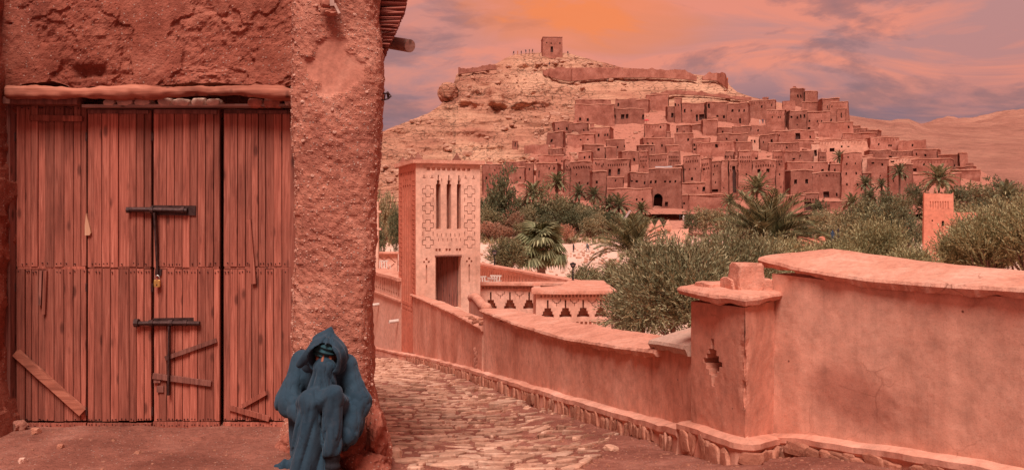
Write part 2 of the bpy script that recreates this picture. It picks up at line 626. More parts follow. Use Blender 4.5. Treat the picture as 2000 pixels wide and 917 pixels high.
def wood(name, a, b, c, var=0.25, gscale=1.0, axis='Z'):
    m, nt = new_mat(name)
    rnd = N(nt, 'ShaderNodeObjectInfo').outputs['Random']
    v = N(nt, 'ShaderNodeNewGeometry').outputs['Position']
    offs = N(nt, 'ShaderNodeCombineXYZ', inp={0: mth(nt, 'MULTIPLY', rnd, 31.0), 1: 0.0, 2: mth(nt, 'MULTIPLY', rnd, 57.0)}).outputs[0]
    v = N(nt, 'ShaderNodeVectorMath', operation='ADD', inp={0: v, 1: offs}).outputs[0]
    g = N(nt, 'ShaderNodeMapping', inp={0: v, 3: (38 * gscale, 12 * gscale, 1.5 * gscale) if axis == 'Z' else (1.6 * gscale, 14 * gscale, 34 * gscale)}).outputs[0]
    ng = noise(nt, g, 1.0, 6, 0.62, 0.9)
    col = ramp(nt, ng, [(0.28, a), (0.50, b), (0.72, c)])
    k = N(nt, 'ShaderNodeMapping', inp={0: v, 3: (9, 9, 3.4)}).outputs[0]
    vo = N(nt, 'ShaderNodeTexVoronoi', inp={'Vector': k, 'Scale': 1.0})
    kn = ramp(nt, vo.outputs['Distance'], [(0.0, 1.0), (0.10, 0.9), (0.2, 0.0)])
    col = mixc(nt, mth(nt, 'MULTIPLY', kn, 0.75), col, tuple(x * 0.45 for x in a))
    wv = noise(nt, N(nt, 'ShaderNodeMapping', inp={0: v, 3: (2.2, 2.2, 1.1)}).outputs[0], 1.0, 4, 0.6)
    col = mixc(nt, 0.75, col, ramp(nt, wv, [(0.3, 0.5), (0.52, 1.0), (0.75, 1.2)]), 'MULTIPLY')
    col = mixc(nt, 1.0, col, ramp(nt, rnd, [(0.0, 1 - var), (1.0, 1 + var)]), 'MULTIPLY')
    return finish(m, nt, col, 0.8, ng, 0.6, 0.006, spec=0.2)


def leafmat(name, stops, trans=0.32, rough=0.6):
    m, nt = new_mat(name)
    isl = N(nt, 'ShaderNodeNewGeometry').outputs['Random Per Island']
    col = ramp(nt, isl, stops)
    ob = N(nt, 'ShaderNodeObjectInfo').outputs['Random']
    col = mixc(nt, 1.0, col, ramp(nt, ob, [(0.0, (0.74, 0.78, 0.72)), (1.0, (1.18, 1.14, 1.15))]), 'MULTIPLY')
    b = N(nt, 'ShaderNodeBsdfPrincipled', inp={'Base Color': col, 'Roughness': rough, 'Specular IOR Level': 0.25})
    t = N(nt, 'ShaderNodeBsdfTranslucent', inp={'Color': col})
    mx = N(nt, 'ShaderNodeMixShader', inp={0: trans, 1: b.outputs[0], 2: t.outputs[0]})
    N(nt, 'ShaderNodeOutputMaterial', inp={0: mx.outputs[0]})
    M[name] = m
    return m


earth('rough_mud', (0.24, 0.062, 0.040), (0.35, 0.098, 0.062), (0.50, 0.17, 0.112), 2.2, 60, 0.9, 0.02, stain=0.6, grit=0.5)
earth('mud_pillar', (0.38, 0.125, 0.085), (0.53, 0.19, 0.125), (0.68, 0.30, 0.21), 3.0, 80, 1.0, 0.02, grit=0.75)
earth('plaster_patch', (0.42, 0.15, 0.10), (0.50, 0.185, 0.125), (0.58, 0.245, 0.17), 3.0, 60, 0.35, 0.01)
earth('wall_plaster', (0.60, 0.245, 0.165), (0.70, 0.315, 0.22), (0.77, 0.40, 0.295), 0.9, 60, 0.4, 0.010, streak=0.65, stain=0.6, grit=0.12, crack=0.45)
earth('wall_clean', (0.60, 0.27, 0.185), (0.70, 0.345, 0.245), (0.74, 0.39, 0.285), 0.7, 70, 0.32, 0.008, streak=0.4, stain=0.6, grit=0.10, crack=0.4, blot=True)
earth('coping', (0.53, 0.21, 0.14), (0.67, 0.29, 0.20), (0.75, 0.39, 0.285), 2.2, 45, 0.6, 0.02, grit=0.15, crack=0.8)
earth('coping_grey', (0.45, 0.28, 0.21), (0.55, 0.34, 0.26), (0.60, 0.33, 0.24), 4.0, 40, 0.5, 0.02)
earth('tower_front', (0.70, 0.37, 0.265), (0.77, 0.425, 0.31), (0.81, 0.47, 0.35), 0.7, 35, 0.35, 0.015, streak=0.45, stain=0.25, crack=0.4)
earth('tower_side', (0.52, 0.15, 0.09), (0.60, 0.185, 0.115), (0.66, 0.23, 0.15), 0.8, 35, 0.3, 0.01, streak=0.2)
earth('terrace', (0.63, 0.305, 0.215), (0.71, 0.365, 0.265), (0.76, 0.42, 0.315), 0.8, 35, 0.25, 0.01, streak=0.3)
earth('soil', (0.21, 0.068, 0.046), (0.31, 0.108, 0.074), (0.44, 0.18, 0.128), 1.6, 40, 0.8, 0.03, grit=0.5)
earth('flagstone', (0.36, 0.165, 0.105), (0.56, 0.295, 0.20), (0.74, 0.45, 0.325), 2.5, 30, 0.6, 0.012, obj_var=0.22)
earth('curb_stone', (0.33, 0.115, 0.072), (0.45, 0.175, 0.11), (0.56, 0.255, 0.175), 6.0, 40, 0.7, 0.015, obj_var=0.3)
earth('boulder', (0.36, 0.14, 0.095), (0.48, 0.19, 0.13), (0.58, 0.27, 0.19), 2.5, 25, 0.8, 0.03)
earth('sand', (0.60, 0.36, 0.27), (0.72, 0.45, 0.345), (0.80, 0.53, 0.42), 0.05, 3.0, 0.4, 0.15)
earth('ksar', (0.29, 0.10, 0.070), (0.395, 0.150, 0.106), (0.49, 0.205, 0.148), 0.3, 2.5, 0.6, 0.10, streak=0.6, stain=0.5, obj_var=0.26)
earth('ksar_coping', (0.46, 0.18, 0.12), (0.54, 0.235, 0.16), (0.62, 0.30, 0.215), 0.4, 3.0, 0.3, 0.06)
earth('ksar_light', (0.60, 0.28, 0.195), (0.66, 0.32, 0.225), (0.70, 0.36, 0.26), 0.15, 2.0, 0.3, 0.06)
earth('red_tower', (0.58, 0.20, 0.13), (0.64, 0.235, 0.155), (0.70, 0.28, 0.19), 0.3, 4.0, 0.3, 0.03)
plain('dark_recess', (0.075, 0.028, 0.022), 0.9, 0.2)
plain('iron', (0.07, 0.032, 0.028), 0.55, 0.5, 30, 0.6, 0.5)
plain('black_iron', (0.02, 0.018, 0.018), 0.5, 0.2, 30, 0.3, 0.5)
plain('brass', (0.62, 0.33, 0.10), 0.4, 0.15, 30, 0.7, 0.5)
plain('steel', (0.5, 0.45, 0.42), 0.35, 0.1, 30, 0.9, 0.5)
plain('white_paint', (0.60, 0.46, 0.39), 0.6, 0.12, 20)
plain('pale_stone', (0.62, 0.36, 0.27), 0.9, 0.3, 18, bstr=0.5)
plain('brick_red', (0.47, 0.15, 0.10), 0.9, 0.35, 25, bstr=0.6)
plain('skin', (0.27, 0.082, 0.042), 0.55, 0.15, 20)
plain('wool_dark', (0.018, 0.016, 0.020), 0.95, 0.3, 60)
plain('shoe', (0.02, 0.014, 0.014), 0.7, 0.2, 30)
plain('cloth_blue', (0.03, 0.05, 0.09), 0.9, 0.3)
plain('cloth_dark', (0.03, 0.022, 0.025), 0.9, 0.3)
plain('cloth_orange', (0.55, 0.15, 0.04), 0.9, 0.3)
plain('cloth_white', (0.7, 0.58, 0.52), 0.9, 0.2)
plain('awning_blue', (0.10, 0.20, 0.36), 0.7, 0.2)
plain('awning_red', (0.55, 0.05, 0.06), 0.7, 0.2)
plain('pvc', (0.55, 0.36, 0.30), 0.5, 0.15)
plain('lamp_glass', (0.35, 0.36, 0.36), 0.1, 0.1, 10, 0.0, 0.6)
plain('panel', (0.55, 0.50, 0.50), 0.25, 0.1, 10, 0.2, 0.5)
wood('plank_wood', (0.17, 0.042, 0.028), (0.35, 0.096, 0.062), (0.50, 0.165, 0.112), 0.26, 1.7)
wood('old_wood', (0.10, 0.035, 0.026), (0.22, 0.075, 0.055), (0.33, 0.13, 0.095), 0.15)
wood('log_wood', (0.22, 0.062, 0.038), (0.41, 0.130, 0.080), (0.55, 0.205, 0.132), 0.05, 0.8, 'X')
wood('pale_wood', (0.42, 0.19, 0.11), (0.56, 0.27, 0.16), (0.64, 0.34, 0.22), 0.05)
wood('beam_wood', (0.30, 0.16, 0.125), (0.42, 0.24, 0.19), (0.52, 0.32, 0.26), 0.05, 0.7, 'X')
wood('twig', (0.12, 0.03, 0.022), (0.28, 0.075, 0.052), (0.42, 0.13, 0.09), 0.1, 1.0, 'X')
wood('palm_trunk', (0.12, 0.06, 0.045), (0.22, 0.11, 0.08), (0.33, 0.18, 0.13), 0.1)
leafmat('leaf_olive', [(0.00, (0.088, 0.076, 0.039)), (0.40, (0.214, 0.186, 0.097)), (0.75, (0.339, 0.297, 0.162)), (1.00, (0.578, 0.513, 0.302))])
leafmat('leaf_shoot', [(0.00, (0.126, 0.103, 0.047)), (0.40, (0.289, 0.243, 0.119)), (0.75, (0.415, 0.358, 0.184)), (1.00, (0.653, 0.581, 0.324))])
leafmat('leaf_tamarisk', [(0.00, (0.139, 0.111, 0.059)), (0.50, (0.314, 0.257, 0.141)), (1.00, (0.527, 0.419, 0.238))])
leafmat('leaf_dark', [(0.00, (0.069, 0.070, 0.039)), (0.50, (0.169, 0.159, 0.086)), (1.00, (0.326, 0.297, 0.162))])
leafmat('leaf_rust', [(0.00, (0.216, 0.111, 0.070)), (0.50, (0.432, 0.223, 0.142)), (1.00, (0.608, 0.338, 0.223))])
leafmat('leaf_palm', [(0.00, (0.088, 0.081, 0.041)), (0.50, (0.214, 0.196, 0.097)), (1.00, (0.452, 0.378, 0.206))])
leafmat('leaf_fan', [(0.00, (0.100, 0.097, 0.049)), (0.50, (0.251, 0.243, 0.124)), (1.00, (0.527, 0.499, 0.281))])


def hill_rock(name):
    m, nt = new_mat(name)
    p = pos(nt)
    big = noise(nt, p, 0.035, 4, 0.55)
    base = ramp(nt, big, [(0.36, (0.38, 0.145, 0.094)), (0.5, (0.50, 0.228, 0.146)), (0.66, (0.62, 0.322, 0.207))])
    st = N(nt, 'ShaderNodeMapping', inp={0: p, 2: (0.05, 0.03, 0.0), 3: (0.035, 0.035, 0.75)}).outputs[0]
    strata = noise(nt, st, 1.0, 5, 0.62, 0.8)
    base = mixc(nt, 0.75, base, ramp(nt, strata, [(0.32, (0.42, 0.32, 0.28)), (0.46, (1, 1, 1)), (0.66, (1.15, 1.18, 1.18))]), 'MULTIPLY')
    vo = N(nt, 'ShaderNodeTexVoronoi', feature='DISTANCE_TO_EDGE', inp={'Vector': N(nt, 'ShaderNodeMapping', inp={0: p, 3: (0.30, 0.30, 0.62)}).outputs[0], 'Scale': 1.0})
    crack = ramp(nt, vo.outputs['Distance'], [(0.0, 0.32), (0.08, 1.0)])  # crack lines; the crevice shade is put into the rock colour
    cm = ramp(nt, noise(nt, p, 0.06, 3, 0.5), [(0.42, 0.0), (0.52, 1.0)])
    base = mixc(nt, cm, base, mixc(nt, 1.0, base, crack, 'MULTIPLY'))
    at = N(nt, 'ShaderNodeAttribute', attribute_name='packed_earth').outputs['Fac']
    base = mixc(nt, at, base, (0.50, 0.195, 0.135))
    sp = ramp(nt, noise(nt, p, 0.9, 5, 0.7), [(0.34, 0.5), (0.44, 1.0), (0.72, 1.12)])
    base = mixc(nt, 0.8, base, sp, 'MULTIPLY')
    hgt = mth(nt, 'ADD', noise(nt, p, 0.8, 7, 0.7), mth(nt, 'MULTIPLY', strata, 1.2))
    return finish(m, nt, base, 0.95, hgt, 0.9, 0.9, spec=0.08)


hill_rock('hill_rock')
earth('far_hill', (0.35, 0.14, 0.10), (0.43, 0.185, 0.13), (0.54, 0.255, 0.175), 0.009, 0.10, 1.0, 9.0)
earth('hill_loose', (0.50, 0.23, 0.155), (0.62, 0.315, 0.215), (0.74, 0.42, 0.295), 0.3, 2.0, 0.6, 0.3, obj_var=0.2)


def robe_mat():
    m, nt = new_mat('robe_wool')
    p = pos(nt, obj=True)
    n1 = noise(nt, p, 6, 6, 0.65)
    col = ramp(nt, n1, [(0.3, (0.018, 0.037, 0.056)), (0.7, (0.036, 0.064, 0.090))])
    dust = ramp(nt, noise(nt, p, 14, 5, 0.7), [(0.55, 0.0), (0.75, 0.35)])
    col = mixc(nt, dust, col, (0.085, 0.085, 0.10))
    # drapery: thin creases that run down the cloth, plus the weave
    pw = N(nt, 'ShaderNodeVectorMath', operation='ADD', inp={0: p, 1: mixc(nt, 1.0, N(nt, 'ShaderNodeTexNoise', inp={'Vector': p, 'Scale': 5.0, 'Detail': 3.0}).outputs['Color'], (0.16, 0.16, 0.16), 'MULTIPLY')}).outputs[0]
    q = N(nt, 'ShaderNodeMapping', inp={0: pw, 2: (0.0, 0.35, 0.0), 3: (11, 9, 2.0)}).outputs[0]
    nz = noise(nt, q, 1.0, 1, 0.4)
    rid = mth(nt, 'ABSOLUTE', mth(nt, 'SUBTRACT', nz, 0.5))
    crease = ramp(nt, rid, [(0.0, 0.0), (0.06, 0.55), (0.16, 0.9), (0.3, 1.0)])
    weave = noise(nt, p, 300, 3, 0.7)
    hgt = mth(nt, 'ADD', crease, mth(nt, 'MULTIPLY', weave, 0.10))
    m = finish(m, nt, col, 0.92, hgt, 0.38, 0.02, spec=0.12)
    b = [n for n in nt.nodes if n.type == 'BSDF_PRINCIPLED'][0]
    b.inputs['Sheen Weight'].default_value = 0.15
    b.inputs['Sheen Roughness'].default_value = 0.5
    b.inputs['Sheen Tint'].default_value = (0.5, 0.55, 0.65, 1)
    return m


robe_mat()
plain('turban_cloth', (0.022, 0.062, 0.075), 0.9, 0.3, 30)
earth('pebble', (0.50, 0.22, 0.15), (0.62, 0.32, 0.235), (0.72, 0.44, 0.34), 30.0, 90, 0.4, 0.004)


def ground_mat():
    m, nt = new_mat('open_ground')
    p = pos(nt)
    n1 = noise(nt, p, 0.05, 6, 0.6, 0.4)
    col = ramp(nt, n1, [(0.30, (0.58, 0.34, 0.255)), (0.5, (0.72, 0.45, 0.345)), (0.72, (0.80, 0.54, 0.43))])
    n2 = noise(nt, p, 0.9, 6, 0.7)
    col = mixc(nt, 0.8, col, ramp(nt, n2, [(0.33, 0.6), (0.47, 1.0), (0.75, 1.15)]), 'MULTIPLY')
    y = N(nt, 'ShaderNodeSeparateXYZ', inp={0: p}).outputs[1]
    edge = mth(nt, 'ADD', y, mth(nt, 'MULTIPLY', n1, 22.0))
    bank = N(nt, 'ShaderNodeMapRange', inp={0: edge, 1: 201.0, 2: 212.0, 3: 0.0, 4: 1.0}).outputs[0]
    col = mixc(nt, bank, col, mixc(nt, 1.0, (0.52, 0.215, 0.15), ramp(nt, n2, [(0.3, 0.7), (0.7, 1.15)]), 'MULTIPLY'))
    return finish(m, nt, col, 0.95, n2, 0.6, 0.2, spec=0.1)


ground_mat()
# ------------------------------------------------------------------ the ground, the street and the walls beside it
def zstreet(Y):
    return np.interp(Y, [0, 5, 6, 7.3, 10, 16, 27, 33, 45, 60], [0.25, 0.0, -0.16, -0.40, -0.77, -1.39, -2.82, -3.47, -4.6, -5.9])


CURB = np.array([(3.9, 3.6), (3.36, 4.4), (3.06, 5.2), (2.55, 6.2), (2.085, 6.95), (1.74, 6.5), (1.52, 7.4), (1.40, 8.2), (0.62, 11.0), (-0.715, 16), (-1.9, 21), (-3.05, 27), (-5.1, 33), (-9, 45)])


def xcurb(Y):
    m = np.array([(4.2, 3.0), (3.36, 4.4), (3.06, 5.2), (2.55, 6.2), (1.9, 6.9), (1.52, 7.4), (1.40, 8.2), (0.62, 11.0), (-0.715, 16), (-1.9, 21), (-3.05, 27), (-5.1, 33), (-9, 45)])
    return np.interp(Y, m[:, 1], m[:, 0])


def zground(X, Y):
    X, Y = np.asarray(X, float), np.asarray(Y, float)
    z = zstreet(Y)
    fore = (1 - sstep(-1.55, -0.85, X)) * (1 - sstep(7.0, 8.0, Y))
    z = z * (1 - fore) + 0.0 * fore
    berm = sstep(0.9, 0.1, xcurb(Y) - X) * 0.03 + sstep(1.0, 2.6, X) * sstep(7.2, 6.2, Y) * 0.05
    p = np.stack([X, Y, 0 * X], -1)
    n = 0.022 * fbm(p * 1.7, 3, 5) + 0.008 * fbm(p * 9, 3, 9)
    return z + berm + n


def build_ground():
    # one sheet of open land from under the street to beyond the hill
    th = np.linspace(-1.1, 1.1, 150)
    rr = np.concatenate([np.linspace(1.0, 60, 70), np.geomspace(62, 9000, 110)])
    R_, T_ = np.meshgrid(rr, th, indexing='ij')
    X, Y = R_ * np.tan(T_), R_
    zt = np.interp(Y, [0, 8, 20, 30, 60, 130, 180, 200, 215, 232, 300, 900, 9000], [-1.3, -1.6, -3.3, -4.3, -6.2, -5.9, -4.9, -2.1, 0.1, 3.6, 6.0, 10, 10])
    p = np.stack([X, Y, 0 * X], -1)
    zt = zt + 0.35 * fbm(p * 0.06, 4, 3) * sstep(30, 80, Y) + 0.06 * fbm(p * 0.6, 3, 4)
    # a shallow dry channel winds through the bed
    ch = np.exp(-((Y - 165 - 10 * np.sin(X * 0.05)) / 7.0) ** 2)
    zt = zt - 0.55 * ch
    pts = np.stack([X, Y, zt], -1)
    mb = MB().grid(pts, flip=True)
    tag(part('ground', mb, M['open_ground'], smooth=True), None, None, None, 'structure')
    # pale river stones and gravel scattered over the bed
    mb = MB()
    for k in range(900):
        y = random.uniform(95, 200)
        x = y * random.uniform(-0.05, 0.26)
        z = float(np.interp(y, [60, 130, 180, 200, 215], [-6.2, -5.9, -4.9, -2.1, 0.1]))
        s = random.uniform(0.12, 0.5) * (1 if random.random() < 0.9 else 2)
        rock(mb, (x, y, z), (s, s * 0.8, s * 0.5), k, sub=0)
    tag(part('river_stones', mb, M['hill_loose']), 'pale loose stones scattered over the dry river bed', None, None, 'stuff')


build_ground()


def build_street():
    ys = np.concatenate([np.arange(3.0, 10, 0.05), np.arange(10, 22, 0.12), np.arange(22, 46, 0.5)])
    us = np.linspace(0, 1, 170)
    xl = np.where(ys < 7.2, -5.2, -2.0 - 0.25 * (ys - 7.2))
    xl = np.interp(ys, [3, 7.1, 7.6, 46], [-5.2, -5.2, -3.2, -16.0])
    xr = xcurb(ys) + 0.18
    X = xl[:, None] + (xr - xl)[:, None] * us[None]
    Y = np.repeat(ys[:, None], len(us), 1)
    pts = np.stack([X, Y, zground(X, Y)], -1)
    st = part('street', MB().grid(pts, flip=True), M['soil'], smooth=True)
    tag(st, None, None, None, 'structure')
    # flagstones laid in curved courses across the lane
    rs = random.Random(11)
    stones = []
    y = 4.7
    row = 0
    while y < 32:
        dy = rs.uniform(0.085, 0.21) * (1 + 0.022 * (y - 5))
        right = float(np.interp(y, [4.7, 5.8, 7.2, 8, 9.5, 12, 16, 27, 32], [0.35, 0.5, 0.85, 0.8, 0.55, 0.05, -1.05, -3.45, -5.4]))
        left = -0.156 * y - 0.5 if y > 7 else -0.95
        x = left + rs.uniform(0, 0.3)
        while x < right:
            ln = (0.08 + 0.27 * rs.random() ** 1.3) * (1 + 0.02 * (y - 5))
            edge = (x - (right - 0.5)) / 0.5
            if edge > 0 and rs.random() < edge * 0.7 or rs.random() < 0.05:
                x += ln
                continue
            stones.append((x, y, ln, dy, rs.randrange(10 ** 6)))
            x += ln + rs.uniform(0.004, 0.03)
        y += dy
        row += 1
    # loose slabs bedded in the dirt strip
    for k in range(120):
        yy = rs.uniform(5.6, 15)
        xx = float(xcurb(yy)) - rs.uniform(0.25, 1.2)
        stones.append((xx, yy, rs.uniform(0.06, 0.2), rs.uniform(0.04, 0.09), rs.randrange(10 ** 6)))
    big = sorted(range(len(stones)), key=lambda i: -stones[i][2] * stones[i][3] / stones[i][1] ** 3 * (1.0 if -0.16 * stones[i][1] < stones[i][0] and stones[i][1] > 5.55 else 0.02))
    chosen = set(big[:300])
    rest = MB()
    for i, (x, y, ln, dy, sd) in enumerate(stones):
        r = random.Random(sd)
        g = 0.008 + 0.010 * r.random()
        a, b = ln / 2 - g, dy / 2 - g
        outl = [(-a, -b * 0.7), (-a * 0.45, -b), (a * 0.4, -b * 0.95), (a, -b * 0.6), (a * 0.98, b * 0.55), (a * 0.45, b), (-a * 0.4, b * 0.96), (-a * 0.97, b * 0.6)]
        tl, tr, sh = r.uniform(0.25, 1.0), r.uniform(0.25, 1.0), r.uniform(0.7, 1.12)
        rot = r.gauss(0, 0.10)
        outl = np.array([(u + r.uniform(-0.2, 0.2) * a, (v + r.uniform(-0.4, 0.4) * b) * (tl if u < -0.8 * a else tr if u > 0.8 * a else 1.0) * sh) for u, v in outl])
        outl = outl @ np.array([[cos(rot), sin(rot)], [-sin(rot), cos(rot)]])
        cx_, cy_ = x + ln / 2, y + dy / 2
        W = outl + np.array([cx_, cy_])
        bend = lambda q: np.stack([q[:, 0], q[:, 1] + 0.95 * np.maximum(q[:, 0] + 0.25 * np.exp(-0.0 * q[:, 1]) - np.interp(q[:, 1], [5, 8, 12, 16, 27], [0.2, 0.0, -0.6, -1.8, -4.2]), 0) ** 1.5], -1)
        W2 = bend(W)
        cc = bend(np.array([[cx_, cy_]]))[0]
        inset = cc + (W2 - cc) * 0.88
        zb = zground(W2[:, 0], W2[:, 1])
        h = r.uniform(0.0, 0.032)
        tx, ty = r.uniform(-0.06, 0.06), r.uniform(-0.16, 0.05)
        zt = float(zground(cc[0], cc[1])) + h + (W2[:, 0] - cc[0]) * tx + (W2[:, 1] - cc[1]) * (ty - 0.1)
        v = np.concatenate([np.column_stack([W2, zb - 0.05]), np.column_stack([W2, zt - 0.008]), np.column_stack([inset, zt + 0.002])])
        f = []
        for k in range(8):
            k2 = (k + 1) % 8
            f += [(k, k2, 8 + k2, 8 + k), (8 + k, 8 + k2, 16 + k2, 16 + k)]
        f.append(tuple(range(16, 24)))
        if i in chosen:
            part('flagstone', MB().add(v, f), M['flagstone'], st)
        else:
            rest.add(v, f)
    tag(part('small_flagstones', rest, M['flagstone'], st), None, None, None, 'stuff')
    # gravel
    mb = MB()
    for k in range(4200):
        yy = 5.0 + 12 * rs.random() ** 1.7
        xx = rs.uniform(-0.16 * yy - 0.2, float(xcurb(yy)) - 0.05) if rs.random() < 0.75 else rs.uniform(-3.8, 0)
        if yy > 6.6 and xx < -1.3:
            continue
        s = rs.uniform(0.004, 0.014) * (2.2 if rs.random() < 0.06 else 1)
        rock(mb, (xx, yy, float(zground(xx, yy))), (s * 1.3, s, s * 0.7), k, sub=0)
    tag(part('gravel', mb, M['curb_stone'], st), None, None, None, 'stuff')


build_street()


# ---- walls that follow the lane
def frame_along(rows, n, dens=None):
    rows = np.asarray(rows, float)
    t = np.concatenate([[0], np.cumsum(np.hypot(np.diff(rows[:, 0] * rows[:, -1] / F), np.diff(rows[:, -1])))])
    s = np.linspace(0, t[-1], n)
    out = np.stack([np.interp(s, t, rows[:, k]) for k in range(rows.shape[1])], -1)
    for k in range(out.shape[1]):
        out[:, k] = smooth1(out[:, k], 6)
    return out


def wall_normal(out):
    X = (out[:, 0] - 1000) / F * out[:, -1]
    Y = out[:, -1]
    tx, ty = np.gradient(X), np.gradient(Y)
    L = np.hypot(tx, ty)
    n = np.stack([-ty / L, tx / L, 0 * L], -1)      # points to the street when rows run from far to near
    flip = (n[:, 0] * (-X) + n[:, 1] * (-Y)).sum() < 0
    return -n if flip else n


def wall_body(rows, thick, n, nv, amp, seed, low=0.35):
    out = frame_along(rows, n)
    nr = wall_normal(out)
    B = np.stack([P(a, c, d) for a, b, c, d in out]) - np.array([0, 0, low])
    T = np.stack([P(a, b, d) for a, b, c, d in out])
    vs = np.linspace(0, 1, nv)
    G = B[:, None] * (1 - vs)[None, :, None] + T[:, None] * vs[None, :, None]
    dis = amp * (fbm(G * 1.1, 2, seed) + 0.16 * fbm(G * 6, 3, seed + 4)) + amp * 0.12 * fbm(G * 24, 2, seed + 8)
    G = G + nr[:, None] * dis[..., None]
    bt = T - nr * thick
    bb = B - nr * thick
    full = np.concatenate([G, bt[:, None], bb[:, None]], 1)
    mb = MB().grid(full, flip=False)
    k = full.shape[1]
    mb.f += [tuple(range(k)), tuple(reversed(range((n - 1) * k, n * k)))]
    mb.mi += [0, 0]
    return mb, out, nr


def coping_strip(rows, far, thick, n, lip, hgt, amp, seed, endlip=0.04):
    """rows: (px, y of the near top edge, d); far: (px, y) of the far edge"""
    rows = np.asarray(rows, float)
    out = frame_along(rows, n)
    nr = wall_normal(out)
    near = np.stack([P(a, b, d) for a, b, d in out]) + nr * lip
    fx = near - nr * (thick + 2 * lip)
    px = fx[:, 0] / fx[:, 1] * F + 1000
    fx[:, 2] = EYE - (np.interp(px, *np.asarray(far, float).T) - HOR) / F * fx[:, 1]
    us = np.linspace(0, 1, 9)
    top = near[:, None] * (1 - us)[None, :, None] + fx[:, None] * us[None, :, None]
    top[..., 2] += amp * 0.5 * fbm(top * 3, 3, seed)
    rag = amp * fbm(near * 7, 4, seed + 2)
    rag2 = amp * (fbm(near * 5, 4, seed + 6) + 0.6 * np.maximum(fbm(near * 13, 3, seed + 9), 0))
    lowf = near - nr * (lip * 0.25) - np.array([0, 0, 1.0]) * (hgt + rag2)[:, None] + nr * (rag * 0.6)[:, None]
    mid = near - np.array([0, 0, 1.0]) * (hgt * 0.45) + nr * (0.012 + rag)[:, None]
    top[:, 0] += nr * rag[:, None] * 0.6 - np.array([0, 0, 0.006])
    inn = lowf - nr * (lip * 0.75 + 0.02)
    back = fx - np.array([0, 0, hgt])
    full = np.concatenate([inn[:, None], lowf[:, None], mid[:, None], top, back[:, None]], 1)
    mb = MB().grid(full, flip=False)
    k = full.shape[1]
    mb.f += [tuple(range(k)), tuple(reversed(range((n - 1) * k, n * k)))]
    mb.mi += [0, 0]
    return mb


def plinth(parent, rows, n, out_by, n_stones, seed, hmin, hmax, wmin, wmax, s0=0.0, s1=1.0, band=0.05):
    """rows: (px, y of plinth top, d) ; a plastered ledge with stones bedded in its face"""
    out = frame_along(rows, n)
    nr = wall_normal(out)
    T = np.stack([P(a, b, d) for a, b, d in out])
    T[:, 2] += 0.012 * fbm(T * 3, 2, seed)
    f1 = T + nr * out_by
    prof = [T - nr * 0.05 + [0, 0, 0.015], T + nr * (out_by * 0.6) + [0, 0, 0.008], f1 - [0, 0, 0.008], f1 - [0, 0, band], f1 - nr * 0.022 - [0, 0, band + 0.03], f1 - nr * 0.015 - [0, 0, 0.22], f1 - [0, 0, 0.75], T - nr * 0.05 - [0, 0, 0.75]]
    full = np.stack(prof, 1)
    dis = 0.012 * fbm(full * 5, 3, seed + 1)
    full = full + nr[:, None] * dis[..., None]
    k = full.shape[1]
    mb = MB().grid(full, flip=True)
    mb.f += [tuple(reversed(range(k))), tuple(range((n - 1) * k, n * k))]
    mb.mi += [0, 0]
    part('plinth', mb, M['wall_plaster'], parent, smooth=False)
    r = random.Random(seed)
    V, Fc = ICO[1]
    for i in range(n_stones):
        if r.random() < 0.13:
            continue
        s = s0 + (s1 - s0) * (i + r.uniform(0.2, 0.8)) / n_stones
        j = min(int(s * (n - 1)), n - 2)
        c, nn = f1[j] + (f1[j + 1] - f1[j]) * (s * (n - 1) - j), nr[j]
        t = np.array([nn[1], -nn[0], 0])
        zg = float(zground(c[0] + nn[0] * 0.08, c[1] + nn[1] * 0.08))
        h = min(r.uniform(hmin, hmax), max(0.09, (c[2] - band - zg) * 1.12))
        w = r.uniform(wmin, wmax)
        cc = c - np.array([0, 0, band + h * 0.5 + r.uniform(-0.015, 0.04)]) - nn * r.uniform(0.0, 0.018)
        q = np.sign(V) * np.abs(V) ** 0.5
        q = q * (1 + 0.22 * vnoise(V * 2 + i * 3.3, seed))[:, None]
        lean = r.uniform(-0.35, 0.35)
        loc = q * np.array([w / 2, 0.016 + 0.016 * r.random(), h / 2])
        loc[:, 0] += loc[:, 2] * lean
        W = cc + loc[:, :1] * t + loc[:, 1:2] * nn + loc[:, 2:] * np.array([0, 0, 1.0])
        part('stone', MB().add(W, Fc), M['curb_stone'], parent)


LW = thing('boundary_wall', 'long low terracotta plastered wall with uneven coping running down beside the cobbled lane', 'wall', P(1100, 765, 11.0))
WA = [(806, 577, 690, 27.3), (840, 592, 697, 23.6), (870, 606, 704, 20.6), (905, 622, 713, 17.6), (942, 642, 722, 15.4)]
WB = [(944, 614, 722, 15.3), (1010, 640, 742, 13.0), (1100, 664, 770, 11.0), (1200, 680, 797, 9.5), (1292, 690, 819, 8.3)]
WC = [(1292, 672, 819, 8.3), (1352, 684, 836, 7.45)]
part('wall_section', wall_body(WA, 0.32, 120, 24, 0.018, 3)[0], M['wall_plaster'], LW)
part('wall_section', wall_body(WB, 0.34, 150, 30, 0.012, 5)[0], M['wall_plaster'], LW)
part('wall_section', wall_body(WC, 0.36, 40, 26, 0.012, 7)[0], M['wall_plaster'], LW)
part('coping', coping_strip([(804, 573, 27.4), (870, 601, 20.6), (905, 617, 17.6), (944, 638, 15.35)], [(800, 571), (870, 590), (905, 607), (950, 622)], 0.32, 150, 0.05, 0.07, 0.02, 12), M['coping'], LW)
part('coping', coping_strip([(943, 602, 15.4), (1010, 628, 13.0), (1100, 655, 11.0), (1200, 671, 9.5), (1292, 682, 8.3)], [(930, 592), (965, 597), (1040, 612), (1130, 630), (1200, 641), (1300, 656)], 0.40, 220, 0.06, 0.075, 0.02, 21), M['coping'], LW)
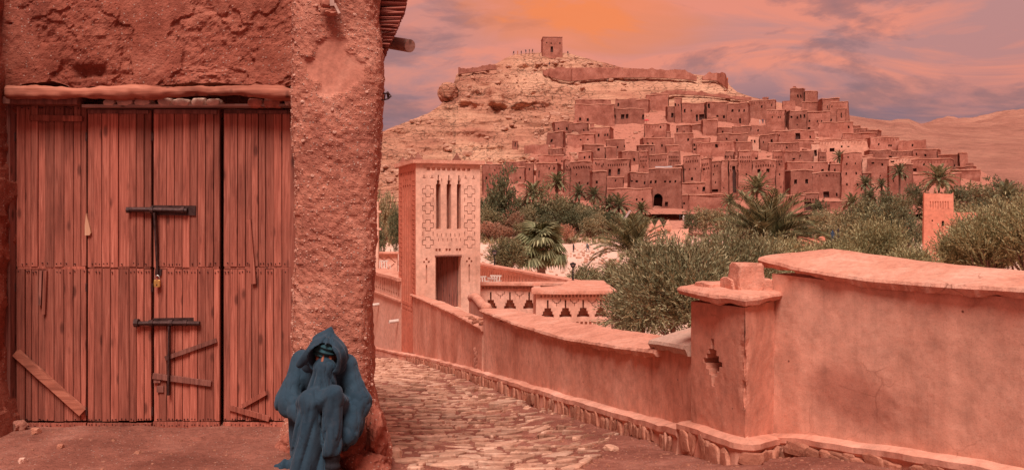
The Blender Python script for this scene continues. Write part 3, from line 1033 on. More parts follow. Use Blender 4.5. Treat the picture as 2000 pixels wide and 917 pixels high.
part('coping', coping_strip([(1277, 662, 8.45), (1300, 664, 8.2), (1352, 673, 7.45)], [(1270, 641), (1300, 639), (1360, 635)], 0.42, 60, 0.05, 0.085, 0.012, 33), M['coping_grey'], LW)
# crumbled stones where the coping broke off at the step
r_ = random.Random(5)
for k in range(16):
    t = r_.random()
    px, py, d = 896 + 46 * t, 622 + 16 * t, 17.9 - 2.5 * t
    s = r_.uniform(0.04, 0.09)
    mb = MB()
    rock(mb, P(px, py, d) + np.array([r_.uniform(0, 0.12), r_.uniform(-0.05, 0.2), 0.04 + r_.uniform(-0.03, 0.05)]), (s * 1.4, s, s * 0.5), k + 3, sub=1)
    part('broken_stone', mb, M['curb_stone'], LW)
plinth(LW, [(736, 677, 33.0), (780, 687, 29.0), (810, 692, 26.6), (870, 705, 20.6), (924, 718, 16.2), (1010, 742, 13.0), (1100, 770, 11.0), (1200, 797, 9.5), (1345, 835, 7.5)], 260, 0.12, 190, 3, 0.16, 0.27, 0.045, 0.105, 0.22, 0.995, 0.06)
# shallow rut where plaster has broken away at the wall foot
mb = MB()
for k in range(26):
    t = r_.random()
    rock(mb, P(926 + 8 * (1 - t) + r_.uniform(-3, 3) * (1.4 - t), 718 - 36 * t, 15.95), (0.03 + 0.03 * (1 - t), 0.012, 0.05), k, sub=1)
part('broken_plaster', mb, M['boulder'], LW)

# ---- the pier
PR = thing('wall_pier', 'plastered pier with a pierced stepped cross and a stepped block on its coping', 'pier', P(1420, 845, 7.0))


def build_pier():
    A, C, D = P(1350, 826, 7.42), P(1455, 857, 6.5), P(1512, 848, 6.98)
    topz = P(1400, 592, 6.95)[2]
    zt = lambda p: EYE - (np.interp(p[0] / p[1] * F + 1000, [1350, 1455, 1512], [588, 600, 586]) - HOR) / F * p[1]
    # left face with the cross niche
    L = np.linalg.norm((C - A)[:2])
    u = (C - A) / L
    u[2] = 0
    zb = -0.6
    H = zt(A) - zb
    nx = np.array([u[1], -u[0], 0])          # outwards, to the lane
    if nx @ np.array([-1, -0.5, 0]) < 0:
        nx = -nx
    def xf(q):
        top_at = zt(A) + (zt(C) - zt(A)) * q[:, 0] / L
        z = zb + q[:, 2] * (top_at - zb) / H
        w = A[None, :2] + u[None, :2] * q[:, :1] - nx[None, :2] * q[:, 1:2]
        p = np.column_stack([w, z])
        dis = 0.007 * fbm(p * 1.5, 2, 4) + 0.0018 * fbm(p * 14, 3, 2)
        # chipped arris at the corner
        chip = sstep(0.10, 0.0, np.abs(q[:, 0] - L)) * np.maximum(fbm(p * 9, 4, 8), 0) * 0.028
        return p + nx * (dis - chip)[:, None] * (q[:, 1:2] < 0.001)
    cxm, czm = L * 0.43, P(1400, 712, 6.97)[2] - zb
    w = 0.042
    rects = []
    prof = [(-4, 1.0), (-3, 1.1), (-2, 2.6), (-1, 4.4), (0, 6.4), (1, 4.4), (2, 2.6), (3, 1.1), (4, 1.0)]
    for k, hw in prof:
        hw *= 0.026
        rects.append((cxm - hw, round(czm + k * w - w / 2, 6), cxm + hw, round(czm + (k + 1) * w - w / 2, 6), 0.30))
    mb = MB()
    ex = np.linspace(0, L, 46)[1:-1]
    ez = np.linspace(0, H, 70)[1:-1]
    # real hole: leave the niche open, with its own inner faces
    holed_panel(mb, L, H, [], xf, ex, ez) if False else None
    cells = rects
    allx = sorted({0.0, L, *ex, *[a for r in cells for a in (r[0], r[2])]})
    holed_panel(mb, L, H, cells, xf, ex, ez)
    # return face, back and far end
    L2 = np.linalg.norm((D - C)[:2])
    u2 = (D - C) / L2
    u2[2] = 0
    n2 = np.array([u2[1], -u2[0], 0])
    if n2[1] > 0:
        n2 = -n2
    us, vs = np.linspace(0, L2, 30), np.linspace(0, 1, 60)
    U, V = np.meshgrid(us, vs, indexing='ij')
    base = C[None, None, :2] + u2[:2] * U[..., None]
    tz = zt(C) + (zt(D) - zt(C)) * U / L2
    pts = np.concatenate([base, (zb + (tz - zb) * V)[..., None]], -1)
    chip = sstep(0.10, 0.0, U) * np.maximum(fbm(pts * 9, 4, 8), 0) * 0.028
    pts = pts + n2 * (0.007 * fbm(pts * 1.5, 2, 4) + 0.0018 * fbm(pts * 14, 3, 2) - chip)[..., None]
    mb.grid(pts, flip=False)
    Bk = A + np.array([0.42, 0.30, 0])
    Dk = D + np.array([0.1, 0.25, 0])
    for a, b in ((A, Bk), (Bk, Dk), (Dk, D)):
        mb.add([(a[0], a[1], zb), (b[0], b[1], zb), (b[0], b[1], zt(D)), (a[0], a[1], zt(A))], [(0, 1, 2, 3)])
    mb.add([(A[0], A[1], zt(A) - .01), (C[0], C[1], zt(C) - .01), (D[0], D[1], zt(D) - .01), (Dk[0], Dk[1], zt(D) - .01), (Bk[0], Bk[1], zt(A) - .01)], [(0, 1, 2, 3, 4)])
    part('wall_body', mb, M['wall_plaster'], PR)
    # coping slab: outline polygon pushed out, wavy
    o = 0.085
    ctr = (A + C + D + Dk + Bk) / 5
    ring = [A + nx * o + (A - C) / L * 0.10, (A * 0.5 + C * 0.5) + nx * (o + 0.02), C + nx * o + n2 * o, D + n2 * o + u2 * 0.015, Dk, Bk + (Bk - ctr) * 0.25]
    tops = [P(1334, 561, 7.4)[2], P(1395, 569, 6.95)[2], P(1457, 580, 6.45)[2], P(1514, 570, 6.9)[2], P(1500, 548, 7.25)[2], P(1380, 548, 7.7)[2]]
    mb = MB()
    k = len(ring)
    seg = 12
    rr, tt = [], []
    for i in range(k):
        for j in range(seg):
            f = j / seg
            rr.append(ring[i][:2] * (1 - f) + ring[(i + 1) % k][:2] * f)
            tt.append(tops[i] * (1 - f) + tops[(i + 1) % k] * f)
    rr, tt = np.array(rr), np.array(tt)
    m = len(rr)
    p3 = np.column_stack([rr, tt])
    away = rr - ctr[:2]
    away /= np.linalg.norm(away, axis=1)[:, None]
    wob = 0.018 * fbm(p3 * 7, 3, 31)
    rr = rr + away * wob[:, None]
    hgt = 0.075 + 0.02 * fbm(p3 * 5, 3, 77)
    cen = np.append(ctr[:2], tt.mean() + 0.015)
    inner = np.column_stack([rr - away * 0.03, tt + 0.006])
    v = np.concatenate([np.column_stack([rr - away * 0.05, tt - hgt]), np.column_stack([rr - away * 0.012, tt - hgt * 0.85]), np.column_stack([rr + away * 0.008, tt - hgt * 0.4]), np.column_stack([rr, tt - 0.01]), inner, cen[None]])
    f = []
    for L_ in range(4):
        for i in range(m):
            f.append((L_ * m + i, L_ * m + (i + 1) % m, (L_ + 1) * m + (i + 1) % m, (L_ + 1) * m + i))
    f += [(4 * m + i, 4 * m + (i + 1) % m, 5 * m) for i in range(m)]
    part('coping', mb.add(v, f), M['coping'], PR)
    # stepped block on top
    def block(px0, px1, yt, yb, d, dep, yaw, seed):
        c0, c1 = P(px0, yb, d), P(px1, yb, d)
        h = (yb - yt) / F * d
        w_ = c1[0] - c0[0]
        cc = (c0 + c1) / 2 + np.array([0, dep / 2, h / 2])
        V, Fc = ICO[3]
        q = V / np.abs(V).max(1)[:, None]
        q = q * (1 - 0.06 * (np.linalg.norm(q, axis=1)[:, None] - 1))
        loc = q * np.array([w_ / 2, dep / 2, h / 2])
        R = np.array([[cos(yaw), -sin(yaw), 0], [sin(yaw), cos(yaw), 0], [0, 0, 1]])
        loc = loc @ R.T + cc
        loc += 0.006 * np.stack([fbm(loc * 8, 3, seed + a) for a in range(3)], -1)
        part('finial_block', MB().add(loc, Fc), M['coping'], PR, smooth=False)
    block(1437, 1492, 513, 580, 6.88, 0.2, 0.22, 3)
    block(1424, 1510, 544, 580, 6.95, 0.3, 0.12, 9)
    block(1375, 1440, 553, 574, 7.2, 0.3, 0.3, 15)


build_pier()
plinth(PR, [(1345, 824, 7.5), (1400, 840, 6.98), (1452, 857, 6.5), (1459, 858, 6.48), (1512, 848, 6.97)], 90, 0.11, 13, 8, 0.18, 0.28, 0.10, 0.20, 0.03, 0.97, 0.05)

# ---- the tall wall
TW = thing('tall_wall', 'tall smooth salmon plastered wall under a broad slanting coping', 'wall', P(1750, 875, 6.0))
WT = [(1508, 534, 848, 7.0), (1560, 540, 851, 6.75), (1700, 556, 868, 6.2), (1850, 570, 890, 5.65), (2000, 582, 917, 5.2), (2330, 606, 985, 4.35)]
part('wall_body', wall_body(WT, 0.40, 210, 70, 0.009, 13)[0], M['wall_clean'], TW)
part('coping', coping_strip([(1494, 500, 7.12), (1562, 519, 6.75), (1702, 540, 6.2), (1817, 549, 5.77), (2000, 559, 5.2), (2330, 575, 4.35)], [(1480, 498), (1510, 496), (1624, 487), (1749, 500), (1874, 518), (2000, 527), (2500, 560)], 0.42, 420, 0.06, 0.066, 0.018, 41), M['coping'], TW)
plinth(TW, [(1508, 848, 7.0), (1560, 850, 6.75), (1700, 868, 6.2), (1850, 890, 5.65), (2000, 917, 5.2), (2330, 985, 4.35)], 110, 0.11, 32, 15, 0.15, 0.26, 0.10, 0.22, 0.0, 0.75, 0.05)
# plaster pits knocked out of the tall wall
# ------------------------------------------------------------------ the mud house with the gate
DY = 6.75
hx = lambda px, d=DY: (px - 1000) / F * d
hz = lambda py, d=DY: EYE - (py - HOR) / F * d
HS = thing('mud_house', 'weathered red mud house with a wide four-leaf plank gate and pebbly corner pillar', 'house', (hx(300), DY, 0))


def rough_face(pts, nrm, seed, amp=0.03, step=0.014, fine=0.006):
    """pts (..,3): pitted earth with flaking plaster skins"""
    a = amp * fbm(pts * 1.6, 3, seed)
    m = fbm(pts * np.array([2.2, 2.2, 2.6]), 4, seed + 5)
    skin = step * (sstep(-0.02, 0.03, m) + 0.8 * sstep(0.25, 0.29, fbm(pts * 2.9, 4, seed + 11)))
    g = fine * fbm(pts * 26, 3, seed + 3) + fine * 1.3 * np.maximum(fbm(pts * 12, 3, seed + 7), 0)
    rough_zone = 1 - 0.65 * sstep(0.0, 0.05, m)
    return pts + nrm * (a + skin + g * rough_zone)[..., None]


def house():
    # wall over the gate
    xs = np.linspace(hx(-80), hx(600), 230)
    zs = np.concatenate([np.linspace(hz(184), hz(140), 26), np.linspace(hz(139), hz(-190), 105)])
    X, Z = np.meshgrid(xs, zs, indexing='ij')
    Yw = np.full_like(X, 6.60)
    pts = np.stack([X, Yw, Z], -1)
    pts = rough_face(pts, np.array([0, -1.0, 0]), 3, 0.03, 0.02, 0.013)
    # ragged lower edge and one deep scar where a lump fell out above the log
    edge = 0.035 * fbm(np.stack([xs * 4, xs * 0, xs * 0], -1), 4, 9)
    w = sstep(hz(130), hz(184), Z)
    pts[..., 2] += w * (0.05 + edge)[:, None]
    sx, sz = hx(195), hz(150)
    scar = np.exp(-(((X - sx) / 0.125) ** 4 + ((Z - sz) / 0.055) ** 4))
    pts[..., 1] += 0.085 * scar
    mb = MB().grid(pts, flip=False)
    n, k = pts.shape[:2]
    back = pts[:, 0].copy()
    back[:, 1] = 6.95
    mb.grid(np.stack([back, pts[:, 0]], 1), flip=False)
    part('wall', mb, M['rough_mud'], HS)
    # corner pillar: rounded plan, runs round onto the side of the house
    z0, z1 = -0.6, 3.75
    zs = np.linspace(z0, z1, 300)
    plan = [(-1.62, 6.95), (-1.60, 6.40), (-1.555, 6.22), (-1.45, 6.185), (-1.3, 6.18), (-1.14, 6.185), (-1.05, 6.21), (-1.005, 6.27), (-0.995, 6.36), (-1.03, 6.6), (-1.10, 6.95), (-1.5, 8.6), (-2.4, 12.0)]
    plan = np.array(plan)
    t = np.concatenate([[0], np.cumsum(np.hypot(*np.diff(plan, axis=0).T))])
    s = np.concatenate([np.linspace(0, t[10], 125), np.linspace(t[10], t[12], 40)[1:]])
    pl = np.stack([np.interp(s, t, plan[:, 0]), np.interp(s, t, plan[:, 1])], -1)
    pl = smooth1(pl, 3)
    tg = np.gradient(pl, axis=0)
    tg /= np.linalg.norm(tg, axis=1)[:, None]
    nr = np.stack([tg[:, 1], -tg[:, 0], 0 * tg[:, 0]], -1)
    G = np.concatenate([np.repeat(pl[:, None], len(zs), 1), np.repeat(zs[None, :, None], len(pl), 0)], -1)
    # edge line of the pillar wavers with height, swells at the foot
    lean = 0.03 * fbm(np.stack([zs * 1.1, zs * 0, zs * 0], -1), 3, 2) + 0.03 * sstep(1.6, 3.0, zs)
    foot = 0.12 * sstep(0.35, -0.2, zs)
    G += nr[:, None] * (foot)[None, :, None]
    G[..., 0] += lean[None] * sstep(-1.2, -1.0, pl[:, 0])[:, None]
    nn = np.repeat(nr[:, None], len(zs), 1)
    a = 0.028 * fbm(G * 1.7, 3, 21)
    peb = 0.009 * np.maximum(fbm(G * 13, 3, 5), -0.15) + 0.008 * fbm(G * 34, 2, 6) + 0.010 * fbm(G * 4, 2, 16)
    # smooth plaster repair high on the front
    rx, rz = hx(648, 6.2), hz(128, 6.2)
    m = ((G[..., 0] - rx) / 0.22) ** 2 + ((G[..., 2] - rz) / 0.20) ** 2 + 0.55 * fbm(G * 5, 3, 12)
    rep = sstep(1.15, 0.85, m)
    G = G + nn * (a + peb * (1 - 0.85 * rep) - 0.02 * rep)[..., None]
    mb = MB().grid(G, flip=True)
    cells = G[:-1, :-1]
    rc = rep[:-1, :-1].ravel() > 0.6
    mb.mi = rc.astype(int).tolist()
    pil = part('pillar', mb, [M['mud_pillar'], M['plaster_patch']], HS)
    # pebbles bedded in the pillar
    rs = random.Random(3)
    mb = MB()
    ni, nk = G.shape[:2]
    for q in range(2200):
        i, k = rs.randrange(18, 100), rs.randrange(20, nk - 4)
        if rep[i, k] > 0.3:
            continue
        sz = rs.uniform(0.003, 0.008) * (2.0 if rs.random() < 0.05 else 1)
        rock(mb, G[i, k], (sz * 1.2, sz, sz), q, sub=1 if sz > 0.01 else 0)
    part('pebbles', mb, M['pebble'], pil, kind='stuff')
    # left jamb
    plan = np.array([(-4.9, 5.86), (-4.35, 5.88), (-4.06, 5.93), (-3.93, 6.05), (-3.88, 6.3), (-3.86, 6.95)])
    t = np.concatenate([[0], np.cumsum(np.hypot(*np.diff(plan, axis=0).T))])
    s = np.linspace(0, t[-1], 90)
    pl = smooth1(np.stack([np.interp(s, t, plan[:, 0]), np.interp(s, t, plan[:, 1])], -1), 4)
    tg = np.gradient(pl, axis=0)
    tg /= np.linalg.norm(tg, axis=1)[:, None]
    nr = np.stack([tg[:, 1], -tg[:, 0], 0 * tg[:, 0]], -1)
    zs = np.linspace(-0.5, 3.75, 220)
    G = np.concatenate([np.repeat(pl[:, None], len(zs), 1), np.repeat(zs[None, :, None], len(pl), 0)], -1)
    G += nr[:, None] * (0.10 * sstep(0.5, -0.2, zs))[None, :, None]
    G = rough_face(G, np.repeat(nr[:, None], len(zs), 1), 31, 0.03, 0.016, 0.006)
    part('jamb', MB().grid(G, flip=True), M['rough_mud'], HS)
    # the body of the house behind: back, roof, inside lining, overhanging mud roof
    mb = MB()
    mb.box((-8.0, 5.95, -0.5), (-4.85, 12.0, 3.7))
    mb.hexa([(-8.0, 6.5, 3.72), (-1.3, 6.5, 3.72), (-2.6, 12.2, 3.72), (-8.0, 12.2, 3.72), (-8.0, 6.5, 3.95), (-1.3, 6.5, 3.95), (-2.6, 12.2, 3.95), (-8.0, 12.2, 3.95)])
    mb.box((-4.9, 7.05, -0.4), (-1.7, 7.12, 3.7))
    part('house_body', mb, M['rough_mud'], HS)
    xs, ys = np.linspace(-6, -0.72, 60), np.array([6.02, 6.0, 6.03, 7.5])
    # rough log lintel
    tt = np.linspace(0, 1, 160)
    cxs = hx(12, 6.53) + (hx(592, 6.53) - hx(12, 6.53)) * tt
    cz = np.array([hz(np.interp(q, [0, 0.15, 0.3, 0.5, 0.8, 1], [178, 181, 182, 178, 177, 184]), 6.53) for q in tt])
    rad = 0.044 + 0.012 * fbm(np.stack([tt * 7, 0 * tt, 0 * tt], -1), 3, 4) - 0.012 * sstep(0.9, 1.0, tt)
    pts = np.stack([cxs, np.full_like(cxs, 6.55), cz], -1)
    lg = MB().tube(pts, rad, 20)
    vv = lg.v[0]
    ax = np.interp(vv[:, 0], cxs, cz)
    out = vv - np.stack([vv[:, 0], np.full(len(vv), 6.55), ax], -1)
    out /= np.linalg.norm(out, axis=1)[:, None] + 1e-9
    lg.v[0] = vv + out * (0.014 * fbm(vv * np.array([3, 9, 9]), 4, 3) + 0.009 * fbm(vv * np.array([12, 30, 30]), 3, 6))[:, None]
    part('lintel_log', lg, M['log_wood'], HS, smooth=True)
    # lath under the log and the packing bricks in the gap
    mb = MB()
    mb.beam((hx(175), 6.68, hz(211)), (hx(574), 6.68, hz(209)), 0.10, 0.022, jit=0.003)
    part('head_rail', mb, M['beam_wood'], HS)
    mb = MB()
    mb.beam((hx(30), 6.64, hz(201)), (hx(172), 6.64, hz(203)), 0.12, 0.055, jit=0.003)
    part('head_rail', mb, M['old_wood'], HS)
    for (a, b, mt) in ((203, 226, 'pale_stone'), (228, 262, 'pale_stone'), (263, 296, 'pale_stone'), (309, 336, 'pale_stone'), (337, 372, 'pale_stone'), (374, 402, 'pale_stone'), (404, 432, 'pale_stone'), (483, 514, 'brick_red'), (515, 549, 'brick_red'), (556, 570, 'pale_stone')):
        V, Fc = ICO[2]
        q = V / np.abs(V).max(1)[:, None] ** 0.8
        hgt = rs.uniform(6.5, 9.5)
        yb = 207 if mt == 'pale_stone' else 210
        c = np.array([(hx(a, 6.65) + hx(b, 6.65)) / 2, 6.68, hz(yb - hgt, 6.65)])
        q = q * np.array([(b - a) / 2 / F * 6.65 / 1.05, 0.06, hgt / F * 6.65 / 1.0])
        q += 0.006 * np.stack([fbm(q * 20 + a, 3, e) for e in range(3)], -1) + c
        part('brick', MB().add(q, Fc), M[mt], HS)
    # door posts
    mb = MB()
    mb.beam((hx(28), 6.70, -0.1), (hx(27), 6.70, hz(193)), 0.05, 0.10, up=(0, 1, 0), jit=0.004)
    part('door_post', mb, M['old_wood'], HS)
    mb = MB()
    mb.beam((hx(579), 6.70, -0.1), (hx(579), 6.70, hz(205)), 0.045, 0.10, up=(0, 1, 0), jit=0.004)
    part('door_post', mb, M['plank_wood'], HS)
    # earth threshold
    pts = np.stack(np.meshgrid(np.linspace(hx(0), hx(620), 120), np.array([6.42, 6.46, 6.52, 6.6, 7.0]), indexing='ij'), -1)
    zt = np.array([-0.10, -0.008, 0.004, 0.006, 0.01])
    G = np.concatenate([pts, np.broadcast_to(zt, pts.shape[:2])[..., None]], -1)
    G[..., 2] += 0.010 * fbm(G * 6, 3, 3)
    G[..., 1] += 0.03 * fbm(np.concatenate([G[..., :1] * 3, 0 * G[..., :2]], -1), 3, 8)
    part('threshold', MB().grid(G, flip=False), M['soil'], HS)
    # mud footing and the lump of earth at the pillar's foot
    for c, sz, sd in ((P(733, 846, 6.22), (0.08, 0.20, 0.18), 3), (P(708, 912, 6.02), (0.18, 0.20, 0.11), 8), (P(640, 885, 6.12), (0.36, 0.22, 0.22), 12), (P(590, 900, 6.3), (0.30, 0.2, 0.14), 17)):
        mb = MB()
        V, Fc = ICO[3]
        q = V * (1 + 0.22 * fbm(V * 1.5 + sd, 3, sd) + 0.06 * fbm(V * 6 + sd, 3, sd + 1))[:, None]
        q = q * np.array(sz) + c
        q += 0.018 * np.stack([fbm(q * 11 + e, 3, e) for e in range(3)], -1)
        part('footing', MB().add(q, Fc), M['rough_mud'], HS)
    # brushwood under the side eave
    mb = MB()
    for k in range(900):
        py = rs.uniform(-160, 118)
        lim = np.interp(py, [-160, 0, 25, 60, 90, 118], [800, 795, 790, 774, 760, 748])
        yb = rs.uniform(6.45, 7.3)
        x1 = hx(lim + rs.uniform(-2.5, 1.2), yb)
        x0 = -1.35
        z = hz(py + rs.uniform(-2, 2), yb)
        mb.tube([(x0, yb + rs.uniform(-.1, .1), z + rs.uniform(-.02, .02)), (x1, yb, z)], rs.uniform(0.006, 0.013), 5)
    part('brushwood_eave', mb, M['twig'], HS, kind='stuff')
    mb = MB()
    mb.box((-1.5, 6.7, 3.3), (-1.08, 7.3, 3.75))
    part('eave_core', mb, M['rough_mud'], HS)
    mb = MB()
    a, b = P(735, 79, 7.0), P(801, 90, 6.7)
    mb.tube([a + (a - b) * 2, a, b], 0.050, 16)
    part('beam_end', mb, M['beam_wood'], HS, smooth=False)
    # iron hook on the corner
    mb = MB()
    d = 6.4
    hk = [P(728, 180, d), P(745, 182, d), P(760, 183, d), P(764, 188, d), P(758, 193, d), P(750, 195, d)]
    mb.tube(hk, 0.006, 6)
    mb.tube([P(735, 190, d), P(744, 196, d), P(751, 195, d), P(752, 184, d)], 0.005, 6)
    mb.tube([P(757, 180, d - .02), P(759, 192, d + .02)], 0.010, 6)
    part('iron_hook', mb, M['iron'], HS)
    # wedge of old timber and flat stones let into the pillar top
    mb = MB()
    mb.beam(P(649, -20, 6.13), P(650, 14, 6.13), 0.028, 0.05, up=(0, 1, 0), jit=0.003)
    mb.beam(P(654, 8, 6.12), P(664, 28, 6.11), 0.016, 0.03, up=(0, 1, 0), jit=0.002)
    part('timber_stub', mb, M['beam_wood'], HS)
    for (px, py, w, h) in ((637, 8, 17, 10), (646, 25, 24, 8)):
        mb = MB()
        rock(mb, P(px, py, 6.13), (w / F * 6.1 / 1.5, 0.05, h / F * 6.1 / 1.3), px, sub=2)
        part('flat_stone', mb, M['plaster_patch'], HS)


house()


# ---- gate leaves
def gate():
    rs = random.Random(21)
    leaves = [(34, 172, 'left'), (174, 300, ''), (302, 433, ''), (437, 573, '')]
    edges = [[36, 52, 64, 77, 91, 109, 128, 146, 160], [188, 203, 219, 235, 256, 270, 285], [314, 329, 344, 359, 374, 389, 404, 420], [451, 466, 481, 493, 506, 520, 536, 552]]
    out = []
    for li, (a, b, _) in enumerate(leaves):
        yo = 6.715 + (0.012 if li in (0, 3) else 0.0)
        top, bot, mid = (205, 834, 521) if li == 0 else (213, 833, 521)
        lf = link('door_leaf', None, HS)
        lf.location = np.array([hx(a), DY, 0]) - wloc(HS)
        ed = [a + 1.0] + [e for e in edges[li] if a + 6 < e < b - 6] + [b - 1.0]
        # planks in two tiers
        for t0, t1 in ((top + 2, mid + 0.2), (mid + 2.4, bot - 13)):
            for i in range(len(ed) - 1):
                g = rs.uniform(0.25, 0.7)
                x0, x1 = hx(ed[i] + g), hx(ed[i + 1] - g)
                zt, zb = hz(t0 + rs.uniform(0, 2.0)), hz(t1 - rs.uniform(0, 2.5))
                y0 = yo + rs.uniform(-0.006, 0.006)
                lean = rs.uniform(-0.002, 0.002)
                bev = 0.003
                xs = [x0, x0 + bev, x1 - bev, x1]
                mb = MB()
                ring = []
                for z, dx in ((zb, 0), (zt, lean)):
                    ring += [(x0 + dx, y0 + 0.026, z), (x0 + dx, y0 + bev, z), (x0 + bev + dx, y0, z), (x1 - bev + dx, y0, z), (x1 + dx, y0 + bev, z), (x1 + dx, y0 + 0.026, z)]
                f = [(k, k + 1, k + 7, k + 6) for k in range(5)] + [(5, 0, 6, 11), (0, 5, 4, 3, 2, 1), (6, 7, 8, 9, 10, 11)]
                mb.add(ring, f)
                part('plank', mb, M['plank_wood'], lf)
        # ledges behind, seen in the seams, and the bottom rail
        mb = MB()
        mb.box((hx(a + 2), yo + 0.03, hz(bot - 14)), (hx(b - 2), yo + 0.045, hz(top)))
        part('backing_board', mb, M['old_wood'], lf)
        mb = MB()
        mb.beam((hx(a + 1), yo + 0.014, hz(bot - 5.5 + rs.uniform(-2, 2))), (hx(b - 1), yo + 0.014, hz(bot - 5.5 + rs.uniform(-2, 2))), 0.036, 0.045, jit=0.002)
        part('bottom_rail', mb, M['plank_wood'], lf)
        mb = MB()
        mb.beam((hx(a + 3), yo + 0.017, hz(mid + 1.0)), (hx(b - 3), yo + 0.017, hz(mid + 1.0)), 0.03, 0.020, jit=0.0015)
        part('middle_rail', mb, M['plank_wood'], lf)
        if li != 0:
            mb = MB()
            mb.beam((hx(a + 3), yo - 0.002, hz(top + 6)), (hx(b - 6), yo - 0.002, hz(top + 7)), 0.02, 0.03, jit=0.002)
            part('top_rail', mb, M['old_wood'], lf)
        mb = MB()
        for zy in (top + 7, mid - 7, mid + 9, bot - 17, bot - 6):
            for i in range(len(ed) - 1):
                for fx_ in (0.3, 0.7):
                    if rs.random() < 0.7:
                        x_ = hx(ed[i] + (ed[i + 1] - ed[i]) * fx_ + rs.uniform(-1, 1))
                        z_ = hz(zy + rs.uniform(-1.5, 1.5))
                        mb.tube([(x_, yo - 0.009, z_), (x_, yo + 0.01, z_)], 0.0042, 6)
        part('nail_heads', mb, M['iron'], lf, kind='stuff')
        for yy in (268, 560, 800):
            mb = MB()
            x_ = hx(a - 0.5) if li != 3 else hx(b)
            mb.tube([(x_, yo - 0.006, hz(yy + 8)), (x_, yo - 0.006, hz(yy - 8))], 0.006, 8)
            part('hinge', mb, M['iron'], lf)
        out.append((lf, yo))
    return out


LEAF = gate()


def board(leaf, p0, p1, w, mt='plank_wood', th=0.02, name='brace_board', off=0.0):
    lf, yo = LEAF[leaf]
    y = yo - th / 2 - 0.004 - off
    mb = MB()
    a, b = np.array((hx(p0[0]), y, hz(p0[1]))), np.array((hx(p1[0]), y, hz(p1[1])))
    t = (b - a) / np.linalg.norm(b - a)
    s = np.cross(t, (0, 1, 0))
    n = 7
    pts = []
    for i in range(n):
        c = a + (b - a) * i / (n - 1)
        ww = w / 2 * (1 + 0.08 * vnoise(np.array([[i * 0.9 + p0[0], 0, 0]]))[0])
        pts.append([c - s * ww + (0, th / 2, 0), c - s * ww * 0.96 - (0, th / 2, 0), c + s * ww * 0.96 - (0, th / 2, 0), c + s * ww + (0, th / 2, 0)])
    pts = np.array(pts)
    mb.grid(np.concatenate([pts, pts[:, :1]], 1), flip=True)
    mb.f += [(0, 1, 2, 3), tuple(reversed(range((n - 1) * 5, (n - 1) * 5 + 4)))]
    mb.mi += [0, 0]
    return part(name, mb, M[mt], lf)


board(0, (38, 686), (168, 802), 0.060, 'log_wood', 0.04)
board(0, (86, 528), (83, 594), 0.020, 'old_wood', 0.018, 'slat')
board(0, (94, 528), (91, 612), 0.026, 'plank_wood', 0.02, 'slat')
board(0, (64, 231), (166, 233), 0.045, 'plank_wood', 0.02, 'slat')
board(2, (328, 697), (427, 662), 0.034, 'old_wood', 0.02)
board(2, (304, 731), (417, 746), 0.042, 'old_wood', 0.02)
board(2, (318, 741), (305, 741), 0.03, 'old_wood', 0.012, 'patch_board')
board(2, (311, 757), (324, 757), 0.05, 'old_wood', 0.01, 'patch_board')
board(3, (452, 793), (529, 815), 0.040, 'plank_wood', 0.02)
board(3, (477, 790), (522, 764), 0.034, 'plank_wood', 0.02)
board(3, (489, 428), (499, 553), 0.034, 'plank_wood', 0.022, 'slat')


